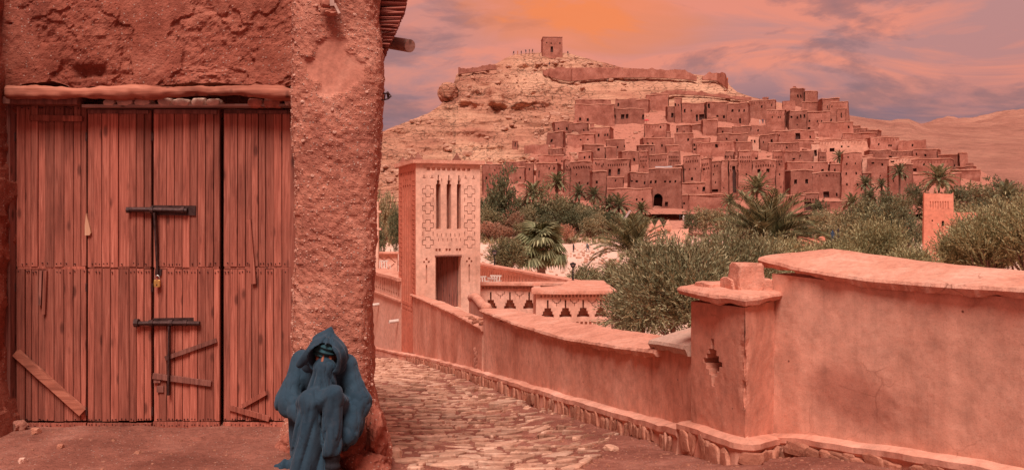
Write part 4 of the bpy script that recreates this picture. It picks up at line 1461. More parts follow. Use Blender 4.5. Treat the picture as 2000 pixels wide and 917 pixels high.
def bolts():
    # upper sliding bolt on the two middle leaves
    lf, yo = LEAF[2]
    y = yo - 0.03
    mb = MB()
    mb.tube([(hx(256), y, hz(409)), (hx(300), y, hz(409)), (hx(372), y, hz(411))], [0.019, 0.019, 0.020], 10, wob=0.03)
    b = part('bolt', mb, M['iron'], lf, smooth=False)
    for px, w in ((258, 0.024), (304, 0.028), (364, 0.027)):
        mb = MB()
        mb.tube([(hx(px - 3), y, hz(410)), (hx(px + 3), y, hz(410))], w, 10)
        part('bolt_ring', mb, M['iron'], lf)
    mb = MB()
    mb.beam((hx(300), yo - 0.006, hz(410)), (hx(386), yo - 0.006, hz(411)), 0.008, 0.075)
    part('bolt_plate', mb, M['iron'], lf)
    mb = MB()
    mb.beam((hx(311), y - 0.012, hz(415)), (hx(314), yo - 0.012, hz(536)), 0.014, 0.042, up=(0, 1, 0), jit=0.002)
    part('hasp_bar', mb, M['iron'], lf)
    mb = MB()
    mb.beam((hx(308), yo - 0.008, hz(530)), (hx(320), yo - 0.008, hz(531)), 0.014, 0.05)
    part('hasp_plate', mb, M['iron'], lf)
    # lower bolt
    mb = MB()
    mb.tube([(hx(270), y, hz(629)), (hx(330), y, hz(628)), (hx(396), y, hz(629))], [0.017, 0.017, 0.018], 10, wob=0.03)
    part('bolt', mb, M['iron'], lf)
    for px, w in ((274, 0.032), (302, 0.024), (340, 0.025), (368, 0.023)):
        mb = MB()
        mb.tube([(hx(px - 4), y, hz(628)), (hx(px + 4), y, hz(628))], w, 10)
        part('bolt_ring', mb, M['iron'], lf)
    mb = MB()
    mb.beam((hx(303), yo - 0.006, hz(627)), (hx(382), yo - 0.006, hz(626)), 0.008, 0.06)
    part('bolt_plate', mb, M['iron'], lf)
    mb = MB()
    mb.beam((hx(338), y - 0.01, hz(634)), (hx(336), yo - 0.03, hz(767)), 0.014, 0.034, up=(0, 1, 0), jit=0.002)
    part('hasp_bar', mb, M['iron'], lf)
    # brass padlock hanging from the hasp
    pl = thing('padlock', 'small brass padlock hanging from the iron hasp of the plank gate', 'padlock', (hx(314), yo - 0.03, hz(562)))
    mb = MB()
    V, Fc = ICO[3]
    q = V / np.abs(V).max(1)[:, None]
    q = q * (1 - 0.09 * (np.linalg.norm(q, axis=1)[:, None] - 1))
    c = np.array((hx(314), yo - 0.032, hz(552)))
    part('body', MB().add(q * np.array((0.024, 0.010, 0.028)) + c, Fc), M['brass'], pl)
    a = np.linspace(0, pi, 10)
    arc = [c + np.array((-0.016, 0, 0.02))] + [c + np.array((-0.016 * cos(t), 0, 0.045 + 0.018 * sin(t))) for t in a] + [c + np.array((0.016, 0, 0.02))]
    part('shackle', MB().tube(arc, 0.0042, 7), M['steel'], pl, smooth=True)
    mb = MB()
    mb.box((c[0] - 0.004, c[1] - 0.0115, c[2] - 0.016), (c[0] + 0.004, c[1] - 0.0098, c[2] - 0.004))
    part('keyhole', mb, M['black_iron'], pl)
    # pale wooden wedge stuck in the first seam
    wd = MB()
    y = LEAF[0][1] - 0.03
    pts = [(hx(174.5), hz(416)), (hx(184), hz(454)), (hx(181), hz(459)), (hx(172), hz(459)), (hx(172), hz(440))]
    n = len(pts)
    v = [(a_, y, b_) for a_, b_ in pts] + [(a_, y + 0.035, b_) for a_, b_ in pts]
    wd.add(v, [tuple(reversed(range(n))), tuple(range(n, 2 * n))] + [(i, (i + 1) % n, n + (i + 1) % n, n + i) for i in range(n)])
    w_ = part('wooden_wedge', wd, M['pale_wood'])
    tag(w_, 'pale wooden wedge jammed in the seam between two gate leaves', 'wedge')


bolts()

# stones lying by the jamb
RB = [(22, 815, 13, 'pale_stone', 'rounded pale stone lying against the door jamb'), (55, 818, 11, 'pale_stone', 'white chipped stone beside the foot of the gate'),
      (38, 826, 15, 'boulder', 'dark red lump of rock between two pale stones by the jamb'), (12, 826, 10, 'boulder', 'small red rock tucked into the jamb corner'),
      (70, 838, 9, 'curb_stone', 'flat reddish stone in front of the gate corner'), (44, 890, 8, 'pale_stone', 'small pale stone alone on the dirt before the gate'),
      (118, 866, 6, 'curb_stone', 'tiny reddish stone on the dirt before the plank gate')]
for i, (px, py, s, mt, lb) in enumerate(RB):
    d = 1.58 * F / (py + s * 0.6 - HOR)
    c = P(px, py, d)
    c[2] = float(zground(c[0], c[1])) + s / F * d * 0.55
    mb = MB()
    k = s / F * d
    rock(mb, c, (k * 1.15, k * 0.9, k * 0.85), i + 5, sub=2)
    tag(part('stone', mb, M[mt]), lb, 'stone')
for i, (px, py, s, lb) in enumerate([(828, 733, 8, 'pale squarish stone lying loose on the dirt strip of the lane'), (914, 771, 8, 'dark edged loose stone in the middle of the dirt strip'), (1513, 884, 9, 'rounded loose stone at the foot of the tall wall'),
                                      (1192, 878, 12, 'flat slab lying loose in the dirt near the pier')]):
    d = 6.0
    for _ in range(40):
        X_ = (px - 1000) / F * d
        z = float(zground(X_, d))
        d = 0.5 * d + 0.5 * (EYE - z) * F / (py - HOR)
    mb = MB()
    k = s / F * d
    rock(mb, np.array([(px - 1000) / F * d, d, float(zground((px - 1000) / F * d, d)) + k * 0.3]), (k * 1.5, k, k * 0.6), i + 50, sub=2)
    tag(part('stone', mb, M['flagstone']), lb, 'stone')
# ------------------------------------------------------------------ carved tower and the terrace beyond the low wall
TD = 27.0
TU = np.array([1, 0.36, 0]) / math.hypot(1, 0.36)
TV = np.array([-0.36, 1, 0]) / math.hypot(1, 0.36)
TC = np.array([(812 - 1000) / F * TD, TD, 0])
TZ = lambda zy: EYE - (260 + zy * 0.4798 - HOR) / F * TD      # rows of the enlarged view
TWID, TDEP = 2.1, 2.46
KAS = thing('carved_tower', 'slender salmon tower with carved cross ornament, three tall slits and an open doorway', 'tower', TC + np.array([0, 0, -2.6]))


def plus_outline(cx, cz, a, b, w, dp):
    """grooved outline of a cross"""
    R = []
    for s in (-1, 1):
        R.append((cx - b, cz + s * a - w / 2, cx + b, cz + s * a + w / 2))            # ends of upright
        R.append((cx + s * a - w / 2, cz - b, cx + s * a + w / 2, cz + b))            # ends of arms
        for q in (-1, 1):
            R.append((min(cx + s * b, cx + s * a), cz + q * b - w / 2, max(cx + s * b, cx + s * a) - w / 2 * 0, cz + q * b + w / 2))
            R.append((cx + s * b - w / 2, min(cz + q * (b + w / 2), cz + q * (a - w / 2)), cx + s * b + w / 2, max(cz + q * (b + w / 2), cz + q * (a - w / 2))))
    out = []
    for x0, z0, x1, z1 in R:
        if x1 - x0 > 0.2 * w and z1 - z0 > 0.2 * w:
            out.append((x0, z0, x1, z1, dp + 0.0007 * len(out)))
    return out


def tower():
    zb, zt = TZ(917) - 0.6, TZ(118)
    H = zt - zb
    fx = lambda zx: (zx - 192) / 263 * TWID
    fz = lambda zy: TZ(zy) - zb
    rects = []
    for i in range(9):                                            # frieze of notches
        x = 236 + i * 20.5
        rects.append((fx(x), fz(150), fx(x + 13), fz(138), 0.06))
    for x0, x1 in ((273, 292), (316, 335), (358, 375)):          # slits with a stepped head
        rects.append((fx(x0), fz(390), fx(x1), fz(205), 0.45))
        rects.append((fx(x0 + 4), fz(205), fx(x1 - 4), fz(190), 0.451))
        rects.append((fx((x0 + x1) / 2 - 2.5), fz(190), fx((x0 + x1) / 2 + 2.5), fz(168), 0.452))
    for cxz in (241, 411):                                        # columns of crosses
        for j in range(4):
            rects += plus_outline(fx(cxz), fz(235 + j * 70), 0.175, 0.075, 0.019, 0.05)
        for j in range(4):
            zc = 270 + j * 70 - 70
            for s in (-1, 1):
                if j:
                    rects.append((fx(cxz) + s * 0.165 - 0.012, fz(zc + 9), fx(cxz) + s * 0.165 + 0.012, fz(zc - 9), 0.05))
        # stepped half crosses on top
        for s in (-1, 1):
            rects.append((fx(cxz + s * 16) - 0.05, fz(182), fx(cxz + s * 16) + 0.05, fz(178.8), 0.05))
            rects.append((fx(cxz + s * 16) - 0.012, fz(178.6), fx(cxz + s * 16) + 0.012, fz(169), 0.052))
    for i in range(6):                                            # broken zigzag between the slits
        x = 277 + i * 19
        if i % 2:
            rects.append((fx(x) - 0.012, fz(196), fx(x) + 0.012, fz(182), 0.05))
    for j, yy in enumerate((408, 428)):
        for i in range(6):
            x = 278 + i * 18 + (5 if j else 0)
            rects.append((fx(x) - 0.011, fz(yy + 14), fx(x) + 0.011, fz(yy), 0.045))
    for xg in (271, 312, 354):
        for s in (0, 12.5):
            rects.append((fx(xg + s), fz(481), fx(xg + s + 8.5), fz(470), 0.07))
    for xg in (235, 409):                                         # T-shaped niches beside the door
        rects.append((fx(xg - 3), fz(612), fx(xg + 3), fz(536), 0.07))
        rects.append((fx(xg - 13), fz(528), fx(xg - 6), fz(520), 0.06))
        rects.append((fx(xg + 6), fz(528), fx(xg + 13), fz(520), 0.061))
        rects.append((fx(xg - 4), fz(518), fx(xg + 4), fz(508), 0.062))
    door = (fx(271), fz(716), fx(375), fz(502), 0.75)
    o = TC + np.array([0, 0, zb])
    xf = lambda q: o + q[:, :1] * TU + q[:, 1:2] * TV + q[:, 2:] * np.array([0, 0, 1.0])
    mb = MB()
    holed_panel(mb, TWID, H, rects + [door], xf)
    part('front_wall', mb, M['tower_front'], KAS)
    # left face: four deep flutes between carved strips
    gx = lambda zx: (zx - 120) / 70 * TDEP
    rr = []
    for x0 in (138, 147, 156, 165):
        rr.append((gx(x0), fz(700), gx(x0 + 5), fz(205), 0.16))
        rr.append((gx(x0 + 1.2), fz(205), gx(x0 + 3.8), fz(180), 0.161))
    for j in range(26):
        y = 190 + j * 20
        for xa in (124, 176):
            rr.append((gx(xa), fz(y + 13), gx(xa + 2.5), fz(y), 0.05))
            rr.append((gx(xa + 4), fz(y + 6), gx(xa + 9), fz(y + 2), 0.052))
            rr.append((gx(xa + 6), fz(y + 18), gx(xa + 8.5), fz(y + 9), 0.051))
    for j in range(2):
        for i in range(9):
            rr.append((gx(123 + i * 7), fz(722 + j * 18), gx(127 + i * 7), fz(712 + j * 18), 0.05))
    for i in range(9):
        rr.append((gx(124 + i * 7), fz(165), gx(128 + i * 7), fz(150), 0.05))
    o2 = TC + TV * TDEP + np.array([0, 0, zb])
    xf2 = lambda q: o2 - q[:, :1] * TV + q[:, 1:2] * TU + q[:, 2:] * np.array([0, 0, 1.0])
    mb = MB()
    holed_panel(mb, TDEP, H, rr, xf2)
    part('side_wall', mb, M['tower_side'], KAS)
    mb = MB()
    a, b, c, d = TC, TC + TU * TWID, TC + TU * TWID + TV * TDEP, TC + TV * TDEP
    z = np.array([0, 0, 1.0])
    for p, q in ((b, c), (c, d)):
        mb.add([p + z * zb, q + z * zb, q + z * zt, p + z * zt], [(0, 1, 2, 3)])
    mb.add([a + z * zt, b + z * zt, c + z * zt, d + z * zt], [(0, 1, 2, 3)])
    part('rear_wall', mb, M['terrace'], KAS)
    # eave slab
    e = 0.12
    ring = [a - TU * e - TV * e, b + TU * e - TV * e, c + TU * e + TV * e, d - TU * e + TV * e]
    mb = MB()
    lo, hi = zt - 0.03, zt + 0.075
    R0 = np.array([p + z * lo for p in ring])
    R1 = np.array([p + z * (hi + 0.012 * (i % 2)) for i, p in enumerate(ring)])
    mb.add(np.concatenate([R0, R1]), [(3, 2, 1, 0), (4, 5, 6, 7), (0, 1, 5, 4), (1, 2, 6, 5), (2, 3, 7, 6), (3, 0, 4, 7)])
    part('eave_slab', mb, M['coping'], KAS)
    # horn merlons at the corners
    for p in (a + TU * 0.10 + TV * 0.1, b - TU * 0.75 + TV * 0.1, c - TU * 0.1 - TV * 0.1, d + TU * 0.1 - TV * 0.2, d + TU * 0.15 - TV * 1.3):
        mb = MB()
        prof = [(0.13, 0.0), (0.12, 0.07), (0.08, 0.09), (0.06, 0.16), (0.03, 0.18), (0.02, 0.25)]
        ringp = []
        for w, h in prof:
            for i, j in ((-1, -1), (1, -1), (1, 1), (-1, 1)):
                ringp.append(p + TU * w * i * 0.9 + TV * w * j * 0.9 + z * (hi + h))
        f = [(k * 4 + i, k * 4 + (i + 1) % 4, k * 4 + 4 + (i + 1) % 4, k * 4 + 4 + i) for k in range(len(prof) - 1) for i in range(4)] + [(len(prof) * 4 - 4, len(prof) * 4 - 3, len(prof) * 4 - 2, len(prof) * 4 - 1)]
        part('horn_merlon', mb.add(ringp, f), M['ksar'], KAS)
    # door leaf standing open in the opening, lintel board
    mb = MB()
    p0 = o + TU * fx(373) + TV * 0.34
    p1 = o + TU * fx(300) + TV * 0.62
    v = []
    for zz_ in (fz(715), fz(506)):
        for p, off in ((p0, 0), (p1, 0), (p1, 0.05), (p0, 0.05)):
            v.append(p + TV * off + z * zz_)
    mb.hexa(v)
    dl = part('door_leaf', mb, M['old_wood'], KAS)
    for k in range(1, 4):
        pm = p0 + (p1 - p0) * k / 4
        mb = MB()
        mb.beam(pm - TV * 0.006 + z * fz(715), pm - TV * 0.006 + z * fz(506), 0.012, 0.012, up=TV)
        part('batten', mb, M['plank_wood'], dl)
    mb = MB()
    mb.beam(o + TU * fx(268) - TV * 0.012 + z * fz(500), o + TU * fx(377) - TV * 0.012 + z * fz(500), 0.03, 0.045)
    part('lintel_board', mb, M['old_wood'], KAS)


tower()

# ---- terrace house with pierced parapets
TER = thing('terrace_house', 'salmon terrace house with stepped niches pierced in its parapets, beside the carved tower', 'house', P(1100, 640, 26.0) * np.array([1, 1, 0]) + np.array([0, 0, -4.2]))


def step_niche(cx, zb, w, h, dp):
    """stepped pyramid topped by a slit"""
    R = []
    n = 3
    for i in range(n):
        hw = w / 2 * (1 - i / n * 0.68)
        R.append((cx - hw, zb + h * 0.18 * i, cx + hw, zb + h * 0.18 * (i + 1) - 1e-4 * 0, dp + 0.001 * i))
    R.append((cx - w * 0.065, zb + h * 0.18 * n, cx + w * 0.065, zb + h, dp + 0.005))
    return R


def zig(cx, zt, s, dp):
    """stepped hanging line between two niches"""
    w = 0.02
    R = []
    for q in (-1, 1):
        R.append((cx + q * s * 1.0 - w / 2, zt - s * 0.55, cx + q * s * 1.0 + w / 2, zt, dp))
        R.append((min(cx + q * s * 1.0, cx + q * s * 0.5) , zt - s * 0.55 - w, max(cx + q * s * 1.0, cx + q * s * 0.5), zt - s * 0.55 - 1e-4, dp + 0.001))
        R.append((cx + q * s * 0.5 - w / 2, zt - s * 1.1, cx + q * s * 0.5 + w / 2, zt - s * 0.55 - w - 1e-4, dp + 0.002))
    R.append((cx - s * 0.5 + w / 2, zt - s * 1.1, cx + s * 0.5 - w / 2, zt - s * 1.1 + w, dp + 0.003))
    R.append((cx - w / 2, zt - s * 1.9, cx + w / 2, zt - s * 1.1 - 1e-4, dp + 0.004))
    return R


def panel_between(a, b, zb, zt, rects_fn, mat, parent, thick=0.22, name='parapet'):
    a, b = np.array(a, float), np.array(b, float)
    L = np.linalg.norm((b - a)[:2])
    u = np.append((b - a)[:2] / L, 0)
    n = np.array([u[1], -u[0], 0])
    if n[1] > 0:
        n = -n
    o = np.array([a[0], a[1], zb])
    xf = lambda q: o + q[:, :1] * u - q[:, 1:2] * n + q[:, 2:] * np.array([0, 0, 1.0])
    mb = MB()
    H = zt - zb
    holed_panel(mb, L, H, rects_fn(L, H), xf)
    zv = np.array([0, 0, 1.0])
    A, B, C, D = o, o + u * L, o + u * L - n * thick, o - n * thick
    for p, q in ((B, C), (C, D), (D, A)):
        mb.add([p, q, q + zv * H, p + zv * H], [(0, 1, 2, 3)])
    mb.add([A + zv * H, B + zv * H, C + zv * H, D + zv * H], [(0, 1, 2, 3)])
    return part(name, mb, mat, parent)


def cap_poly(pts, z, th, mat, parent, name='cap_slab', seed=0):
    pts = np.array(pts, float)
    n = len(pts)
    zz_ = z if np.ndim(z) else np.full(n, z)
    mb = MB()
    m = 10
    rr = np.concatenate([pts[i] + (pts[(i + 1) % n] - pts[i]) * (np.arange(m) / m)[:, None] for i in range(n)])
    rz = np.concatenate([zz_[i] + (zz_[(i + 1) % n] - zz_[i]) * (np.arange(m) / m) for i in range(n)])
    k = len(rr)
    jit = 0.012 * fbm(np.column_stack([rr * 3, rz]), 3, seed)
    rr = rr + jit[:, None]
    v = np.concatenate([np.column_stack([rr, rz - th + jit]), np.column_stack([rr, rz + jit * 0.5])])
    f = [(i, (i + 1) % k, k + (i + 1) % k, k + i) for i in range(k)] + [tuple(range(k, 2 * k)), tuple(reversed(range(k)))]
    return part(name, mb.add(v, f), mat, parent)


def terrace():
    ztop = -0.47
    # projecting corner block
    a, b = P(1047, 580, 25.0), P(1194, 580, 25.2)
    def rf(L, H):
        R = []
        top = H - 0.03
        for i in range(19):
            x = 0.12 + i * (L - 0.24) / 19
            R.append((x, top - 0.09, x + (L - .24) / 19 * 0.62, top - 0.02, 0.06))
        zc = H - 0.76
        for i in range(4):
            cxm = L * (0.155 + 0.235 * i)
            R += step_niche(cxm, zc + 0.06, 0.36, 0.50, 0.40)
            if i < 3:
                R += zig(cxm + L * 0.1175, H - 0.17, 0.115, 0.05)
        for i in range(15):
            x = 0.15 + i * (L - 0.3) / 15
            R.append((x, zc - 0.16, x + (L - .3) / 15 * 0.6, zc - 0.07, 0.06))
        return R
    panel_between(a, b, -5.2, ztop - 0.02, rf, M['terrace'], TER, 0.46, 'front_wall')
    mb = MB()
    mb.box((b[0] - 0.24, b[1] + 0.47, -5.2), (b[0] + 0.0, 29.3, ztop - 0.04))
    mb.box((a[0], a[1] + 0.47, -5.2), (a[0] + 0.22, 28.6, ztop - 0.05))
    mb.box((a[0] + 0.23, a[1] + 0.48, -5.2), (b[0] - 0.25, 29.2, -1.35))
    part('house_body', mb, M['terrace'], TER)
    cap_poly([(a[0] - 0.14, 24.86), (b[0] + 0.16, 25.0), (b[0] + 0.2, 29.35), P(1112, 0, 29.6)[:2], P(1095, 0, 27.0)[:2], (a[0] - 0.1, 26.2)], ztop + 0.05, 0.085, M['coping'], TER, seed=3)
    # parapet from the tower to the block
    c, d = P(938, 0, 28.35), P(1085, 0, 28.3)
    def rf2(L, H):
        R = []
        for i in range(21):
            x = 0.06 + i * (L - 0.12) / 21
            R.append((x, H - 0.12, x + (L - .12) / 21 * 0.62, H - 0.05, 0.06))
        for i in range(4):
            cxm = L * (0.14 + 0.255 * i)
            R += step_niche(cxm, H - 0.78, 0.38, 0.55, 0.40)
            if i < 3:
                R += zig(cxm + L * 0.1275, H - 0.2, 0.14, 0.05)
        return R
    panel_between(c, d, -5.0, ztop - 0.03, rf2, M['terrace'], TER, 0.46)
    cap_poly([(c[0] - 0.05, 28.2), (P(1100, 0, 28.1)[0], 28.1), P(1116, 0, 28.7)[:2], (c[0] - 0.05, 28.75)], ztop + 0.045, 0.08, M['coping'], TER, seed=8)
    # far parapet, seen from inside, with slanting slots
    e, f = P(935, 0, 42.5), P(1113, 0, 29.3)
    def rf3(L, H):
        R = []
        n = 30
        for i in range(n):
            x = 0.3 + i * (L - 0.6) / n
            for k in range(3):
                R.append((x + 0.05 * k, H - 0.62 + 0.14 * k, x + 0.05 * k + 0.10, H - 0.62 + 0.14 * k + 0.139, 0.08 + 0.002 * k))
        return R
    panel_between(e, f, -3.0, ztop - 0.05, rf3, M['terrace'], TER, 0.25)
    cap_poly([(e[0] - .3, 42.3), (f[0] + 0.1, 29.2), (f[0] + 0.45, 29.5), (e[0] - .1, 42.95)], ztop + 0.04, 0.085, M['coping'], TER, seed=11)
    # terrace floor and the low curved wall by the doorway
    mb = MB()
    mb.add([(c[0] - 1.2, 29.9, -1.45), (f[0], 29.2, -1.45), (e[0], 43, -1.45), (e[0] - 3.5, 43, -1.45)], [(0, 1, 2, 3)])
    part('terrace_floor', mb, M['terrace'], TER)


terrace()

# low curved wing between the doorway and the lane wall, carved with small marks
WG = thing('carved_wing_wall', 'low curved carved wing wall beside the foot of the slender tower', 'wall', P(926, 640, 22.0))


def wing():
    a, b = P(916, 0, 24.8), P(944, 0, 21.5)
    n = 14
    top = [P(916 + 28 * t, np.interp(t, [0, .25, .5, .75, 1], [583, 582, 590, 600, 602]), 24.8 - 3.3 * t) for t in np.linspace(0, 1, n)]
    mb = MB()
    zb = -2.4
    f = np.stack([np.stack([np.array([p[0], p[1], zb]), p], 0) for p in top])
    bk = f + np.array([0.16, 0.12, 0])
    full = np.concatenate([f, bk[:, ::-1]], 1)
    mb.grid(full)
    mb.f += [(0, 1, 2, 3), tuple(reversed(range((n - 1) * 4, n * 4)))]
    mb.mi += [0, 0]
    part('wall_body', mb, M['terrace'], WG)
    mb = MB()
    mb.tube([p + np.array([0.08, 0.06, 0.02]) for p in top], 0.13, 8)
    part('rounded_top', mb, M['coping'], WG, smooth=True)


wing()

# ---- parapet wall left of the tower, above the bend of the lane
LP = thing('lane_parapet', 'pink parapet wall with a row of arrow slots above the bend of the lane', 'wall', P(756, 680, 31.0))


def left_terrace():
    a, b = P(715, 0, 34.5), P(784, 0, 28.9)
    L = np.linalg.norm((b - a)[:2])
    u = np.append((b - a)[:2] / L, 0)
    n = np.array([u[1], -u[0], 0])
    if n[1] > 0:
        n = -n
    zt = P(784, 545, 28.9)[2]
    zb = -4.4
    H = zt - zb
    o = np.array([a[0], a[1], zb])
    xf = lambda q: o + q[:, :1] * u - q[:, 1:2] * n + q[:, 2:] * np.array([0, 0, 1.0])
    R = []
    for i in range(15):
        x = 0.3 + i * (L - 0.5) / 15
        w = (L - 0.5) / 15
        R.append((x + w * 0.36, H - 0.50, x + w * 0.6, H - 0.14, 0.24))
        R.append((x + w * 0.2, H - 0.62, x + w * 0.76, H - 0.50, 0.24))
    mb = MB()
    holed_panel(mb, L, H, R, xf)
    zv = np.array([0, 0, 1.0])
    A, B, C, D = o, o + u * L, o + u * L - n * 0.3, o - n * 0.3
    for p, q in ((B, C), (C, D), (D, A)):
        mb.add([p, q, q + zv * H, p + zv * H], [(0, 1, 2, 3)])
    part('wall_body', mb, M['terrace'], LP)
    mb = MB()
    mb.beam(A + zv * (H - 0.72) + n * 0.04, B + zv * (H - 0.72) + n * 0.04, 0.1, 0.06)
    part('string_course', mb, M['coping'], LP)
    cap_poly([(A + n * 0.14)[:2], (B + n * 0.14)[:2], (C - n * 0.45)[:2], (D - n * 0.45)[:2]], zt + 0.05, 0.10, M['coping'], LP, seed=21)
    # drain spouts
    for (px, py, d, dx) in ((741, 592, 32.2, -0.15), (777, 624, 29.3, -0.25)):
        mb = MB()
        p = P(px, py, d)
        mb.tube([p - n * 0.3, p + n * 0.30 + np.array([0, 0, -0.06])], 0.06, 10, cap=False)
        part('drain_spout', mb, M['white_paint'], LP)
    mb = MB()
    zfl = P(750, 545, 40)[2]
    mb.hexa([np.append((C - n * 0.1)[:2], zfl - 0.2), np.append((D - n * 0.1)[:2], zfl - 0.2), np.array([a[0] - 1.5, 43.9, zfl - 0.2]), np.array([-5.9, 43.9, zfl - 0.2]), np.append((C - n * 0.1)[:2], zfl), np.append((D - n * 0.1)[:2], zfl), np.array([a[0] - 1.5, 43.9, zfl]), np.array([-5.9, 43.9, zfl])])
    part('terrace_floor', mb, M['terrace'], LP)
    # far panel with diamond grooves
    FP = thing('diamond_parapet', 'far salmon parapet carved with diamond grooves left of the slender tower', 'wall', P(750, 525, 44.0))
    a, b = P(690, 0, 44.0), P(776, 0, 44.0)
    zt2 = P(750, 494, 44)[2]
    def rf(L, H):
        R = []
        for i in range(4):
            cxm = L * (0.2 + 0.2 * i)
            for k in range(6):
                for q in (-1, 1):
                    x = cxm + q * 0.065 * k
                    R.append((x - 0.04, H - 0.15 - 0.055 * k - 0.055, x + 0.04, H - 0.15 - 0.055 * k, 0.05 + 0.001 * k)) if not (k == 0 and q == 1) else None
                    if k < 5:
                        R.append((x - 0.04, H - 0.81 + 0.055 * k, x + 0.04, H - 0.755 + 0.055 * k, 0.056 + 0.001 * k)) if not (k == 0 and q == 1) else None
        return R
    panel_between(a, b, -4.0, zt2, rf, M['terrace'], FP, 0.25, 'parapet')
    cap_poly([(a[0] - .2, 43.8), (b[0] + .2, 43.8), (b[0] + .2, 44.5), (a[0] - .2, 44.5)], zt2 + 0.06, 0.08, M['coping'], FP, seed=31)
    # slim post with cross arms
    SP = thing('cross_post', 'slim salmon post with short cross arms behind the rough pillar', 'post', P(735, 520, 36.0))
    mb = MB()
    c = P(735.5, 0, 36.0)
    w = 0.09
    mb.box((c[0] - w, 35.9, -3.5), (c[0] + w, 36.1, P(0, 393, 36)[2]))
    part('shaft', mb, M['tower_front'], SP)
    for yy in (413, 447):
        z_ = P(0, yy, 36)[2]
        mb = MB()
        mb.box((c[0] - 0.02, 35.88, z_ - 0.045), (c[0] + 0.19, 36.12, z_ + 0.045))
        part('cross_arm', mb, M['tower_front'], SP)


left_terrace()


# ---- lanterns
def lantern(px, pyt, pyb, d, label):
    t = thing('street_lantern', label, 'lamp', P(px, pyb, d), 'lanterns along the terrace parapet')
    b, tp = P(px, pyb, d), P(px, pyt, d)
    H = tp[2] - b[2]
    hh = (35.0 if H > 0.8 else 22.0) / F * d * 0.42
    z0 = tp[2] - hh
    mb = MB()
    mb.tube([b + [0, 0, -0.25], b + [0, 0, 0.02], [b[0], b[1], z0 - 0.03]], [0.035, 0.035, 0.022], 8)
    mb.tube([[b[0], b[1], z0 - 0.05], [b[0], b[1], z0]], [0.03, 0.07], 8)
    part('post', mb, M['black_iron'], t)
    w0, w1 = hh * 0.30, hh * 0.52
    z1 = z0 + hh * 0.56
    cs = ((-1, -1), (1, -1), (1, 1), (-1, 1))
    for i in range(4):
        a, c = cs[i], cs[(i + 1) % 4]
        mb = MB()
        k = 0.93
        mb.add([(b[0] + a[0] * w0 * k, b[1] + a[1] * w0 * k, z0), (b[0] + c[0] * w0 * k, b[1] + c[1] * w0 * k, z0), (b[0] + c[0] * w1 * k, b[1] + c[1] * w1 * k, z1), (b[0] + a[0] * w1 * k, b[1] + a[1] * w1 * k, z1)], [(0, 1, 2, 3)])
        part('pane', mb, M['lamp_glass'], t)
    mb = MB()
    for a in cs:
        mb.beam((b[0] + a[0] * w0, b[1] + a[1] * w0, z0), (b[0] + a[0] * w1, b[1] + a[1] * w1, z1), 0.025, 0.025)
    for zc, ww in ((z0, w0), (z1, w1)):
        for i in range(4):
            a, c = cs[i], cs[(i + 1) % 4]
            mb.beam((b[0] + a[0] * ww, b[1] + a[1] * ww, zc), (b[0] + c[0] * ww, b[1] + c[1] * ww, zc), 0.03, 0.03)
    part('frame', mb, M['black_iron'], t)
    mb = MB()
    r = [(b[0] + a[0] * w1 * 1.15, b[1] + a[1] * w1 * 1.15, z1 + 0.02) for a in cs]
    r2 = [(b[0] + a[0] * w1 * 0.4, b[1] + a[1] * w1 * 0.4, z1 + hh * 0.3) for a in cs]
    mb.add(r + r2, [(3, 2, 1, 0), (4, 5, 6, 7), (0, 1, 5, 4), (1, 2, 6, 5), (2, 3, 7, 6), (3, 0, 4, 7)])
    mb.tube([(b[0], b[1], z1 + hh * 0.3), (b[0], b[1], z1 + hh * 0.44)], [0.03, 0.008], 6)
    part('hood', mb, M['black_iron'], t)


lantern(1119, 511, 549, 29.4, 'black four-sided lantern standing on the parapet corner beyond the stepped niches')
lantern(966, 487, 516, 39.5, 'small lantern on the far terrace parapet beside the carved tower')


# ---- white plastic chairs on the terraces
def chair(px, py, d, yaw, label, z=None):
    t = thing('plastic_chair', label, 'chair', (0, 0, 0), 'white chairs on the terraces')
    m = M['white_paint']
    mb = MB(); mb.box((-0.24, -0.22, 0.40), (0.24, 0.24, 0.44)); part('seat', mb, m, t)
    for k in range(4):
        mb = MB(); x = -0.2 + k * 0.115; mb.beam((x + .025, 0.25, 0.42), (x + .025, 0.33, 0.82), 0.05, 0.02, up=(0, 1, 0)); part('back_slat', mb, m, t)
    mb = MB(); mb.beam((-0.25, 0.33, 0.83), (0.25, 0.33, 0.83), 0.03, 0.06); part('top_rail', mb, m, t)
    for i in (-1, 1):
        for j in (-1, 1):
            mb = MB(); mb.beam((i * 0.21, j * 0.2, 0.41), (i * 0.25, j * 0.26, 0.0), 0.04, 0.04); part('leg', mb, m, t)
        mb = MB(); mb.beam((i * 0.26, -0.22, 0.62), (i * 0.26, 0.30, 0.64), 0.05, 0.03); mb.beam((i * 0.26, -0.2, 0.62), (i * 0.25, -0.22, 0.42), 0.03, 0.03); part('armrest', mb, m, t)
    p = P(px, py, d)
    t.location = (p[0], p[1], (p[2] if z is None else z))
    t.rotation_euler = (0, 0, yaw)


chair(948, 0, 34.0, 0.6, 'white plastic chair on the terrace close to the carved tower', -1.45)
chair(962, 0, 34.6, -0.4, 'middle white plastic chair of the three on the terrace', -1.45)
chair(973, 0, 33.6, 2.4, 'white plastic chair on the terrace farthest from the carved tower', -1.45)
chair(750, 0, 40.0, 0.3, 'white plastic chair before the diamond carved parapet', P(750, 545, 40)[2])
# ------------------------------------------------------------------ the hill and the mud village on it
def hd(y):
    return 230.0 + (402.0 - np.asarray(y, float)) * 0.55


